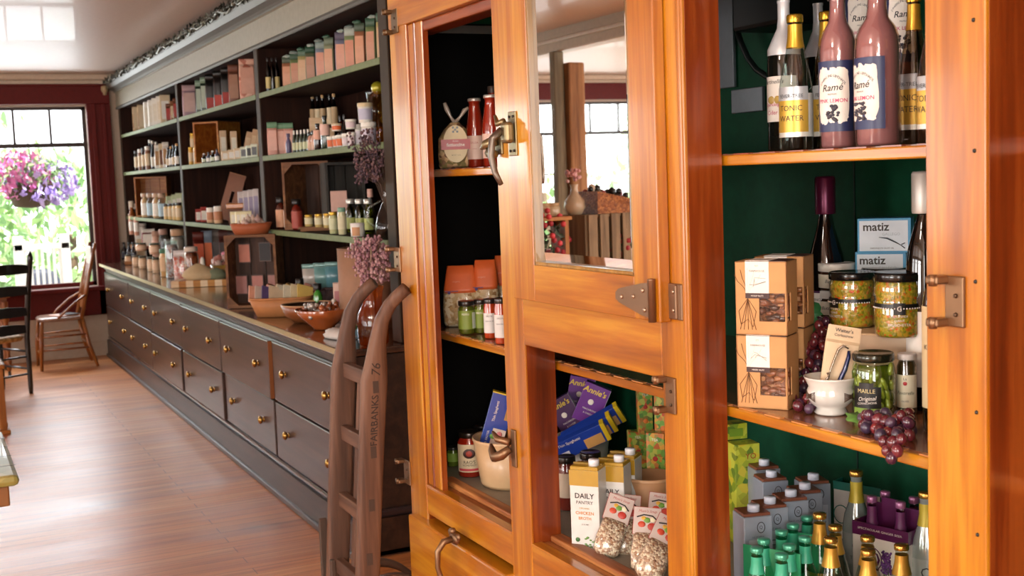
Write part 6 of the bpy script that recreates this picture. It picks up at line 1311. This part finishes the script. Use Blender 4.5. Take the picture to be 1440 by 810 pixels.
q.text('fettuccine', LBL, .0135, flatfn(0, hh*.50, y-.002), bold=.02).text('Artisan', LBL, .006, flatfn(0, hh*.58, y-.002)).text('NET WT 12 OZ', INK, .004, flatfn(0, hh*.28, y-.002)); q.build('label', q_)
RS = c('#8A2412', .15, 0, .8, .1)
for i, (x0, x1, yt, Y, lb) in enumerate([(654, 679, 139, 1.51, 'red sauce bottle with pale label right of the fettuccine bag'), (676, 704, 134, 1.49, 'red sauce bottle with pale label next to the door stile')]):
    rt, w_, h = put('sauce_bottle', lb, 'bottle', x0, x1, yt, S1+.001, Y, -10, 'red sauce bottles with pale labels')
    bottle(rt, w_/2, h, RS, c('#C8C0B8', .3, .5), c('#D8B8A8', .5), 'sauce', caph=.04, n=24, lab=(.12, .46), arc=2.8, text=(('SALSA', c('#A8584C'), .009, .7), ('rossa', c('#A8584C'), .007, .45)))
k, w_, h = put('sauce_bottle', 'dark topped bottle behind the two red sauce bottles', 'bottle', 683, 700, 122, S1+.001, 1.60, 0); bottle(k, w_/2, h, RS, c('#4A3A34', .4), None, 'sauce', caph=.08, n=20)
OC = c('#EA6A30', .5, 0, .1)
for i, (x0, x1, yt, Y, lb) in enumerate([(620, 674, 374, 1.50, 'granola bag with orange header, largest at left'), (661, 702, 366, 1.57, 'granola bag with orange header, second from left'), (692, 716, 360, 1.64, 'granola bag with orange header, mostly hidden by the stile')]):
    rt, w_, h = put('granola_bag', lb, 'bag', x0, x1, yt, S2+.001, Y, -6, 'granola bags with orange headers'); a = w_/2*.95
    q = MB(); q.loft([(0, a*.92, .030), (.012, a, .042), (h*.3, a*1.02, .044), (h*.6, a*.95, .030), (h*.85, a*.8, .012), (h*.92, a*.78, .006)], GRANOLA(), 24, 3); q.build('granola', rt)
    q = MB(); q.loft([(h*.56, a*.92, .0335), (h*.62, a*.94, .031), (h*.85, a*.82, .014), (h*1.0, a*.72, .004), (h*1.005, a*.70, .001)], OC, 24, 3.4); q.build('header', rt)
    q = MB(); q.loft([(0, a*.93, .031), (.012, a*1.01, .0435), (h*.3, a*1.03, .0455), (h*.57, a*.97, .033)], glass('#FFFFFF', '', .12, .9), 24, 3, cap=False); q.build('clear_bag', rt)
    q = MB(); q.box(-a*.85, -a*.1, -.0352, -.0345, h*.585, h*.60, c('#8A4A6A', .5)).ball((-a*.6, -.036, h*.57), .005, c('#5A4A8A', .5), 8, (1, .3, 1)); q.text('organic', c('#F0A080'), .008, flatfn(-a*.2, h*.75, -.026)); q.build('print', rt)
LG = c('#76882C', .5, 0, .1)
for i, (x0, x1, yt, Y, lb) in enumerate([(643, 668, 423, 1.43, 'green labelled pesto jar, left of the two'), (667, 683, 421, 1.47, 'green labelled pesto jar, right of the two')]):
    rt, w_, h = put('pesto_jar', lb, 'jar', x0, x1, yt, S2+.001, Y, -8, 'green labelled pesto jars'); w_ = max(w_, .042)
    jar(rt, w_/2, h, glass('#FFFFFF', '', .03, 1.5), c('#2A2420', .3, .4, .4), liquid('#4E5616', .2), LG, lab=(.16, .72), arc=2.2, lidh=.14, n=26, text=(('PESTO', LBL, .008, .8),))
    MB().lathe([(w_/2+.001, h*.18), (w_/2+.001, h*.66)], c('#C0C8B8', .5), 6, a0=-PI/2+.75, a1=-PI/2+1.3).build('side_label', rt)
for i, (x0, x1, yt, Y, lb) in enumerate([(680, 697, 420, 1.445, 'red sauce jar with white label, left of the two at the stile'), (694, 714, 419, 1.42, 'red sauce jar with white label, nearest the stile')]):
    rt, w_, h = put('salsa_jar', lb, 'jar', x0, x1, yt, S2+.001, Y, -12, 'red sauce jars with white labels'); w_ = max(w_, .038)
    jar(rt, w_/2, h, c('#A83A18', .15, 0, .7), c('#2A2220', .3, .4, .4), None, c('#D8D4D0', .5), lab=(.14, .64), arc=2.8, lidh=.12, n=24, text=(('SALSA', INK, .007, .85), ('VERACRUZ', INK, .005, .6)))
rt, w_, h = put('pasta_sauce_jar', 'jar of red pasta sauce with cream oval label in the left opening', 'jar', 642, 677, 606, ZB, 1.455, -4)
jar(rt, w_/2, h, c('#8A2010', .12, 0, .8), c('#2A2018', .3, .4, .4), None, c('#DCCBA8', .5), lab=(.12, .74), arc=2.3, lidh=.13, n=28, neckr=.78, text=(("RAO'S", INK, .014, .36), ('HOMEMADE', INK, .008, .25)))
q = MB(); r = w_/2+.0012; q.lathe([(r, h*.15), (r, h*.20)], c('#C83A4A', .5), 10, a0=-PI/2-.95, a1=-PI/2+.95); q.ball((0, -w_/2, h*.54), .017, c('#3A1A14', .5), 16, (1.1, .12, .9)).ball((0, -w_/2-.001, h*.54), .012, c('#A83A28', .5), 14, (.9, .15, .8)); q.build('emblem', rt)
rt, w_, h = put('pesto_jar', 'small green jar left of the red pasta sauce jar', 'jar', 628, 646, 628, ZB, 1.46, 0); jar(rt, w_/2, h, c('#5A6A20', .15, 0, .6), c('#3A3630', .3, .4), None, c('#8AA83A', .5), lidh=.15, n=20)
rt, w_, h = put('pasta_sauce_jar', 'dark lidded jar behind the red pasta sauce jar', 'jar', 664, 690, 597, ZB, 1.56, 0); jar(rt, w_/2, h, c('#5A1A10', .15, 0, .6), c('#2A2220', .3, .4), None, c('#B89A80', .5), lidh=.13, n=20)
rt = thing('cream_crock', 'large cream crock holding a blue pasta box in the left opening', 'bin', (at(722, 700, Y=1.52).x, 1.525, ZB), 0)
r = .118; h = at(690, 612, Y=1.50).z-ZB+.012
MB().lathe([(0, 0), (r*.80, 0), (r*.84, .01), (r, h), (r*.96, h), (r*.78, .012), (0, .012)], c('#C6A57C', .4, 0, .2), 44).build('crock_wall', rt); MB().lathe([(r*.985, h-.008), (r*1.02, h-.004), (r*1.01, h+.003), (r*.96, h)], c('#D0B088', .4, 0, .2), 44).build('rim', rt)
p = at(699, 592, Y=1.50); k = thing('pasta_box', 'tall blue spaghetti box standing tilted in the cream crock', 'box', p, 0); k.rotation_euler = (0, .30, face(p))
q = MB(); q.box(-.034, .034, -.014, .014, -.10, .085, BB, .001).box(-.0345, .0345, -.0145, .0145, .083, .087, YE).box(.018, .0345, -.0147, .0147, .01, .06, c('#B88848', .4)); q.build('box_body', k)
q = MB(); y = -.0156; q.text('Thin Spaghetti', LBL, .011, flatfn(-.012, .03, y, PI/2), bold=.01).text('NO. EASTER', LBL, .009, flatfn(-.018, -.055, y, PI/2)).box(-.006, .033, y, -.014, -.07, -.02, c('#E0C8B8', .5)).ball((-.002, y, -.045), .008, c('#6A9A3A', .5), 8, (1.3, .2, 1)).ball((.016, y, -.035), .009, c('#D87A7A', .5), 8, (1, .2, 1)); q.build('label', k)
# narrow bay beyond the right post
row('bottle', 'dark bottle in the narrow bay beyond the right post', 'bottle', 'middle shelf', [1424, 1440], 24, (330, 340), S2+.001, 1.50, [(c('#1C1210', .1, 0, .8), BLK, c('#D8C8A0'))], 'dark bottles in the narrow right bay')

# ================================================================== HAND TRUCK
t = thing('hand_truck', 'antique wooden hand truck with curved handles leaning before the counter', 'hand truck', (-3.6, 1.15, 0))
AS = ashwood('z'); O_ = Vector((-3.6, 1.15, 0))
def railpath(X, pts): return [Vector((X+dx, y, z))-O_ for dx, y, z in pts]
RP = [(-.0, 1.098, .03), (0, 1.128, .32), (0, 1.150, .60), (0, 1.172, .85), (0, 1.188, 1.02)]
def rail(X, sx, lett=False):
    m_ = MB(); prof = RP; wd = .036; th = .018
    pts = [(0, 1.098, .03, .034), (0, 1.128, .32, .036), (0, 1.150, .60, .037), (0, 1.172, .85, .038), (0, 1.186, 1.0, .040), (0, 1.196, 1.06, .034), (0, 1.204, 1.12, .026), (.0, 1.220, 1.18, .022), (.01, 1.243, 1.225, .020), (.025, 1.262, 1.25, .0195), (.045, 1.286, 1.275, .019)]
    n = 16; vs = []; P3 = [Vector((X+a[0]*sx, a[1], a[2]))-O_ for a in pts]
    for i, p in enumerate(P3):
        d = (P3[min(i+1, len(P3)-1)]-P3[max(i-1, 0)]).normalized(); xa = Vector((1, 0, 0)); ya = d.cross(xa).normalized(); xa = ya.cross(d)
        hw = pts[i][3]; ht = th*(1 if i < 6 else 1.0); pw = 5 if i < 5 else 2.4
        for k in range(n):
            a = 2*PI*(k+.5)/n; cc, ss = math.cos(a), math.sin(a); vs.append(p+xa*(ht*math.copysign(abs(cc)**(2/pw), cc))+ya*(hw*math.copysign(abs(ss)**(2/pw), ss)))
    fs = [(j*n+i, j*n+(i+1) % n, (j+1)*n+(i+1) % n, (j+1)*n+i) for j in range(len(pts)-1) for i in range(n)]+[tuple(range(n-1, -1, -1)), tuple((len(pts)-1)*n+i for i in range(n))]
    m_.add(vs, fs, AS, True)
    if lett:
        BI = c('#3A2A22', .7); xf = X+th+.0008
        def fn(sy, sz, s0): return lambda u, v: tuple(Vector((xf, 1.098+(sz+u)*.088-v*0+sy+v*-1.0, sz+u))-O_)
        m_.text('FAIRBANKS', BI, .030, lambda u, v: tuple(Vector((xf, 1.176+(u)*.085-v, .885+u))-O_), bold=.015)
        m_.text('76', BI, .04, lambda u, v: tuple(Vector((xf, 1.189+(u)*.085-v, 1.035+u))-O_), shear=.3)
        for zc in (.985, .79, .63, .467, .2): 
            yc = 1.098+(zc)*.088; m_.box(xf-.001-O_.x, xf+.0003-O_.x, yc-.009-O_.y, yc+.009-O_.y, zc-.018, zc+.018, c('#4A382E', .7))
    return m_.build('side_rail', t)
XR_, XL_ = -3.395, -3.68
rail(XR_, 1, True); rail(XL_, 1)
for z in (1.0, .80, .585, .37, .16):
    y = 1.098+z*.09-.0
    MB().box(XL_+.016-O_.x, XR_-.016-O_.x, y-.010-O_.y, y+.016-O_.y, z-.024, z+.024, ashwood('x'), .004).build('rung', t)
q = MB(); q.box(-3.58-O_.x, -3.55-O_.x, 1.15-O_.y, 1.17-O_.y, .05, .995, AS, .003)
for v in range(len(q.v)): x_, y_, z_ = q.v[v]; q.v[v] = (x_, y_+(z_-.5)*.088+.003, z_)
q.build('middle_slat', t)
IR = c('#5A4A40', .55, .5)
q = MB(); q.box(-3.715-O_.x, -3.700-O_.x, 1.085-O_.y, 1.110-O_.y, 0.02, .52, IR, .003).box(-3.50-O_.x, -3.48-O_.x, 1.05-O_.y, 1.065-O_.y, 0.02, .45, IR, .003)
q.box(-3.715-O_.x, -3.40-O_.x, .93-O_.y, 1.09-O_.y, .012, .022, IR, .003); q.build('nose_plate', t)
for X in (-3.47, -3.64):
    q = MB(); T = Matrix.Translation((X-O_.x, 1.235-O_.y, .200)) @ Matrix.Rotation(PI/2, 4, 'Y')
    q.lathe([(.155, -.02), (.175, -.022), (.175, .022), (.155, .02), (.155, -.02)], c('#7A5A48', .55, .3), 40, T=T).lathe([(.0, -.03), (.03, -.03), (.03, .03), (0, .03)], IR, 16, T=T)
    for k in range(6): a = k*PI/3; q.tube([T @ Vector((.02*math.cos(a), .02*math.sin(a), 0)), T @ Vector((.16*math.cos(a), .16*math.sin(a), 0))], .010, IR, 6)
    q.build('wheel', t)
q = MB(); q.tube([Vector((XL_, 1.235, .2))-O_, Vector((XR_-.02, 1.235, .2))-O_], .012, IR, 10)
for X in (XL_, XR_-.02): q.tube([Vector((X, 1.14, .3))-O_, Vector((X, 1.20, .25))-O_, Vector((X, 1.235, .2))-O_], .012, IR, 8)
q.build('axle', t)

# ================================================================== CHAIRS AND TABLES
# oak chair near window
fl = [at(65, 522, Z=0), at(53, 515, Z=0), at(148, 512, Z=0), at(137, 495, Z=0)]
t = thing('side_chair', 'oak spindle chair with pale back pad beside the far window', 'chair', (-11.72, 1.10, 0), math.radians(0))
CWd = chairwood('z'); W_ = .21
OC_ = Vector((-11.72, 1.10, 0))
# local frame: seat faces -Y (away from counter), back at +Y
for sx in (-1, 1):
    MB().tube([(sx*.17, -.17, .44), (sx*.19, -.19, .24), (sx*.20, -.20, .0)], [.016, .021, .013], CWd, 10).build('leg', t)
    MB().tube([(sx*.16, .18, .44), (sx*.18, .22, .2), (sx*.20, .28, .0)], [.016, .019, .014], CWd, 10).build('leg', t)
    MB().tube([(sx*.175, .17, .44), (sx*.18, .24, .75), (sx*.19, .33, 1.12)], [.018, .018, .015], CWd, 10).build('back_post', t)
q = MB(); q.loft([(.435, .20, .19), (.455, .215, .205), (.468, .205, .195)], wood('chair_seat', '#5A4238', '#8A6A58', '#A8846C', 'y', .3, .4), 28, 3.4); q.build('seat', t)
for (a, b_) in (((-.19, -.19, .26), (.19, -.19, .26)), ((-.19, -.19, .14), (.19, -.19, .14)), ((-.19, -.18, .30), (-.18, .20, .30)), ((.19, -.18, .30), (.18, .20, .30)), ((-.19, -.19, .18), (-.19, .23, .18)), ((.19, -.19, .18), (.19, .23, .18)), ((-.18, .2, .22), (.18, .2, .22))):
    MB().tube([a, b_], .009, CWd, 8).build('stretcher', t)
q = MB(); q.box(-.18, .18, .285, .300, .92, 1.09, c('#C9BEB4', .6), .01); q.build('back_pad', t)
q = MB(); q.box(-.17, .17, .20, .215, .52, .64, CWd, .01); q.build('back_rail', t)
for i in range(5): MB().tube([(-.12+.06*i, .207, .60), (-.12+.06*i, .285, .93)], .006, CWd, 6).build('spindle', t)
for sx in (-1, 1): MB().tube([(sx*.185, .22, .66), (sx*.24, .12, .60), (sx*.24, 0, .50), (sx*.19, -.04, .455)], .011, CWd, 8).build('arm_hoop', t)
k = thing('magazine', 'folded magazines lying on the oak chair seat', 'magazine', (-11.68, 1.13, .470), .4); MB().box(-.12, .12, -.09, .09, 0, .012, c('#C8A090', .5), .002).build('pages', k); MB().box(-.04, .12, -.02, .09, .012, .02, BLK).build('cover', k)
# black ladder back chair
t = thing('ladder_back_chair', 'black ladder-back chair with rush seat cut by the left edge of photo', 'chair', (-9.15, .33, 0), math.radians(62))
BKW = c('#14110F', .3, 0, .5, .3)
P0 = at(44, 553, Z=0)
t.location = (P0.x+0, P0.y-.0, 0); t.rotation_euler = (0, 0, math.radians(118))
# local: origin at right rear post foot; seat goes to local -X (along back) and +Y (forward)
for x in (0, -.44):
    MB().tube([(x, 0, 0), (x, 0, .05), (x, 0, .45), (x, -.05, .75), (x, -.12, 1.06), (x, -.124, 1.09), (x, -.13, 1.14)], [.015, .019, .021, .021, .021, .024, .008], BKW, 12).build('back_post', t)
    MB().lathe([(.016, 0), (.021, .05), (.022, .45), (.018, .47)], BKW, 12, x, .40).build('leg', t)
for z in (1.0, .83, .66, .52):
    q = MB(); pts = []
    for i in range(9): u = i/8; pts.append((-.44+.44*u, -.035*math.sin(PI*u)-(.12*max(0, z-.45)/.62), z))
    vs = []
    for (x, y, zz) in pts: 
        hh_ = .038+.014*math.sin(PI*((x+.44)/.44)); vs += [(x, y-.005, zz-.03), (x, y+.005, zz-.03), (x, y+.005, zz-.03+hh_*1.6), (x, y-.005, zz-.03+hh_*1.6)]
    fs = [(j*4+i, j*4+(i+1) % 4, (j+1)*4+(i+1) % 4, (j+1)*4+i) for j in range(8) for i in range(4)]+[(0, 1, 2, 3), (32, 33, 34, 35)]
    q.add(vs, fs, BKW, False); q.build('slat', t)
q = MB(); q.loft([(.43, .22, .21, -.22, .2), (.46, .235, .225, -.22, .2), (.475, .2, .19, -.22, .2)], grains('rush_seat', ['#B08448', '#C89C5C', '#9A703C'], 60, .7), 24, 4); q.build('seat', t)
for z in (.16, .30):
    for a, b_ in (((0, 0, z), (-.44, 0, z)), ((0, .4, z), (-.44, .4, z)), ((0, 0, z+.04), (0, .4, z+.04)), ((-.44, 0, z+.04), (-.44, .4, z+.04))): MB().tube([a, b_], .009, BKW, 8).build('stretcher', t)
# oak table behind black chair with turned castor leg
pc = at(14, 530, Z=0)
t = thing('small_table', 'small brown table with turned castor legs behind the black chair', 'table', (pc.x, pc.y, 0), 0)
LEGP = [(.012, .05), (.02, .07), (.028, .14), (.016, .2), (.03, .28), (.034, .4), (.02, .47), (.03, .5), (.03, .66)]
for (x, y) in ((0, 0), (-.5, 0), (0, -.7), (-.5, -.7)):
    l_ = MB().lathe(LEGP, chairwood('z'), 14, x, y).build('leg', t); MB().lathe([(0, -.012), (.025, -.012), (.025, .012), (0, .012)], IRON(), 14, T=Matrix.Translation((x, y, .025)) @ Matrix.Rotation(PI/2, 4, 'X')).tube([(x, y, .03), (x, y, .07)], .008, IRON(), 6).build('castor', l_)
MB().box(-.55, .05, -.76, .05, .70, .73, chairwood('y'), .008).box(-.52, .02, -.73, .02, .64, .70, chairwood('y')).build('table_top', t)
k = thing('newspaper', 'white open newspaper lying on the small brown table', 'newspaper', (pc.x-.1, pc.y-.12, .731), .5); MB().box(-.18, .12, -.14, .14, 0, .008, c('#D8DCE0', .5), .002).build('pages', k); MB().box(-.17, -.03, -.13, .13, .008, .010, c('#C8CCD4')).build('upper_page', k)
# orange pine leg of a bench at left edge
pl = at(6, 610, Z=0)
t = thing('pine_stool', 'orange pine stool whose leg shows at the left edge of photo', 'stool', (pl.x, pl.y, 0), 0)
for x, y in ((0, 0), (-.28, 0), (0, -.32), (-.28, -.32)):
    MB().box(x-.022, x+.022, y-.022, y+.022, .02, .44, boxwood('z'), .004).box(x-.04, x+.04, y-.04, y+.04, 0, .03, boxwood('x'), .006).build('leg', t)
MB().box(-.32, .035, -.36, .035, .44, .47, boxwood('x'), .01).build('seat', t)
# painted table corner at the left edge
a = at(27, 668, Z=.74); b_ = at(8, 613, Z=.74)
t = thing('painted_table', 'painted green and yellow plank table, only its corner in the photo', 'table', (a.x, a.y, 0), 0)
PT = grains('painted_planks', ['#8A8A4A', '#A8A05A', '#6E7E4A', '#B8A860', '#98904C'], 7, .45, .3, .05)
q = MB(); q.box(-.80, 0, -.95, 0, .705, .74, PT, .03)
for i in range(1, 5): q.box(-.80+i*.16-.002, -.80+i*.16+.002, -.95, -.0, .7395, .7403, c('#3A3420'))
q.build('table_top', t); MB().box(-.77, -.03, -.92, -.03, .64, .705, c('#8A5A2C', .5), .005).build('apron', t)
for x, y in ((-.62, -.20), (-.20, -.75), (-.62, -.75)): MB().lathe([(.02, 0), (.03, .1), (.035, .5), (.04, .64)], boxwood('z'), 12, x, y).build('leg', t)

# ================================================================== WHAT THE MIRROR SHOWS
XT = -6.15
tb = mat_(815, 372, XT); zt_ = tb.z
t = thing('display_table', 'pale display table seen in the mirror under the crate and vase', 'table', (XT-.1, tb.y, 0), 0)
MB().box(-.35, .35, -.95, .75, zt_-.03, zt_, palewood('y'), .006).build('table_top', t)
for x in (-.3, .3):
    for y in (-.9, .7): MB().box(x-.03, x+.03, y-.03, y+.03, 0, zt_-.03, palewood('z'), .004).build('leg', t)
tc_ = mat_(838, 300, XT)
t = thing('wooden_crate', 'weathered crate on the display table, seen in the mirror', 'crate', (XT, tc_.y, zt_+.001), PI/2-.2)
hc = mat_(850, 300, XT).z-zt_
crate(t, .36, .22, hc, .016, wood('old_crate', '#4A3828', '#7A6248', '#94795A', 'z', .8, 0), 3, False)
q = MB()
for i in range(4): q.box(-.165+i*.088, -.10+i*.088, -.125, -.112, 0, hc, wood('old_crate', '#4A3828', '#7A6248', '#94795A', 'z', .8, 0))
q.build('front_slats', t)
pv_ = mat_(809, 300, XT)
t = thing('ceramic_vase', 'cream vase with pink flowers, seen in the mirror', 'vase', (XT, pv_.y, zt_+hc+.002), 0)
MB().lathe([(0, 0), (.04, 0), (.062, .04), (.058, .08), (.025, .12), (.018, .155), (.024, .175)], c('#C8AE90', .4, 0, .3), 20).build('vase_body', t)
q = MB()
for _ in range(26): q.ball((R.uniform(-.03, .03), R.uniform(-.04, .04), .19+R.uniform(0, .07)), .012, R.choice([c('#D8A098'), c('#C88A88')]), 6)
q.build('flowers', t)
pb = mat_(856, 297, XT)
t = thing('sloped_basket', 'sloped wicker basket of dark bottles and scarves, seen in the mirror', 'basket', (XT, pb.y, zt_+hc+.002), 0)
q = MB(); vs = []
for k, (sx, hy) in enumerate(((1, 0), (.88, .006))): pass
q.add([(-.10, -.13, 0), (.10, -.13, 0), (.10, .13, 0), (-.10, .13, 0), (-.12, -.14, .07), (.12, -.14, .07), (.12, .14, .13), (-.12, .14, .13), (-.10, -.12, .07), (.10, -.12, .07), (.10, .12, .13), (-.10, .12, .13), (-.09, -.11, .02), (.09, -.11, .02), (.09, .11, .02), (-.09, .11, .02)],
      [(0, 1, 2, 3), (0, 1, 5, 4), (1, 2, 6, 5), (2, 3, 7, 6), (3, 0, 4, 7), (4, 5, 9, 8), (5, 6, 10, 9), (6, 7, 11, 10), (7, 4, 8, 11), (8, 9, 13, 12), (9, 10, 14, 13), (10, 11, 15, 14), (11, 8, 12, 15), (12, 13, 14, 15)], WICKER()); q.build('basket_body', t)
q = MB()
for _ in range(26): y = R.uniform(-.12, .12); q.ball((R.uniform(-.08, .08), y, .10+.11*(y+.12)+R.uniform(-.02, .03)), R.uniform(.018, .028), R.choice([BLK, c('#1C2A24', .3, 0, .4), BLK, c('#8A2A2C'), c('#C8A888')]), 7)
q.build('bundle', t)
for i, (x, dz) in enumerate(((751, 0), (764, 0), (777, 0))):
    pj = mat_(x, 297, XT); k = thing('candle_jar', f'pale round candle jar seen in the mirror, {ORD[i]} of three', 'jar', (XT, pj.y, zt_+hc+.002), 0, 'candle jars seen in the mirror')
    jar(k, .045, .075, c('#C8AE8C', .3, 0, .4), c('#B89468', .5), lidh=.25, n=18)
k = thing('display_plank', 'wooden plank carrying the jars beside the crate, seen in the mirror', 'plank', (XT, (mat_(748, 300, XT).y+mat_(786, 300, XT).y)/2, zt_+hc-.022), 0)
q = MB(); L_ = abs(mat_(742, 300, XT).y-mat_(790, 300, XT).y); q.box(-.12, .12, -L_/2, L_/2, 0, .022, boxwood('y'), .003); q.build('board', k); 
for y in (-L_/2+.02, L_/2-.02): MB().box(-.09, .09, y-.012, y+.012, -hc+.024, 0, boxwood('z')).build('support', k)
for (x, y, lb, rr) in ((762, 340, 'bunch of red flowers on the display table, left in the mirror', .15), (880, 330, 'bunch of red flowers beside the crate, right in the mirror', .08)):
    pf = mat_(x, y, XT+.02); t = thing('flower_arrangement', lb, 'flowers', (pf.x, pf.y, zt_+.001), 0)
    MB().lathe([(0, 0), (.03, 0), (.042, .05), (.038, .06), (0, .05)], c('#B8703C', .6), 16).build('pot', t)
    q = MB(); leafball(q, 0, 0, rr*1.2, rr, rr*1.1, rr, 160, .022, [c('#2E3A24', .6), c('#3A4A2C', .6)], .3); q.build('foliage', t)
    q = MB()
    for _ in range(34): a_ = R.uniform(0, 6.28); u_ = R.uniform(-.8, 1); s_ = math.sqrt(max(0, 1-u_*u_)); q.ball((rr*s_*math.cos(a_), rr*1.1*s_*math.sin(a_), rr*1.2+rr*u_), .018, R.choice([c('#C03038', .5), c('#D84048', .5), c('#A82430', .5)]), 6)
    q.build('blossoms', t)
# two unseen ceiling lamps, added to brighten the cabinet and the room
for i, (x, y) in enumerate(((-1.2, -.55), (.9, -.4))):
    t = thing('ceiling_lamp', ['round white ceiling lamp near the mirrored cabinet', 'round white ceiling lamp above the front of the shop'][i], 'lamp', (x, y, ZC), 0, 'ceiling lamps')
    MB().lathe([(0, 0), (.17, 0), (.17, -.03), (.15, -.03)], WHT, 24).build('lamp_base', t)
    e = bpy.data.materials.new('lamp_glow'); e.use_nodes = True; b = e.node_tree.nodes['Principled BSDF']; b.inputs['Base Color'].default_value = (1, .95, .85, 1); b.inputs['Emission Color'].default_value = (1, .9, .76, 1); b.inputs['Emission Strength'].default_value = 6
    MB().lathe([(.15, -.03), (.14, -.06), (.08, -.09), (0, -.10)], e, 24).build('lamp_glass', t)
    l = bpy.data.lights.new('lamp_light', 'POINT'); l.energy = 34; l.shadow_soft_size = .12; l.color = (1, .9, .76)
    o = bpy.data.objects.new('lamp_light', l); COL.objects.link(o); o.parent = t; o.location = (0, 0, -.20)
# drop unused materials' helper objects: nothing else to do
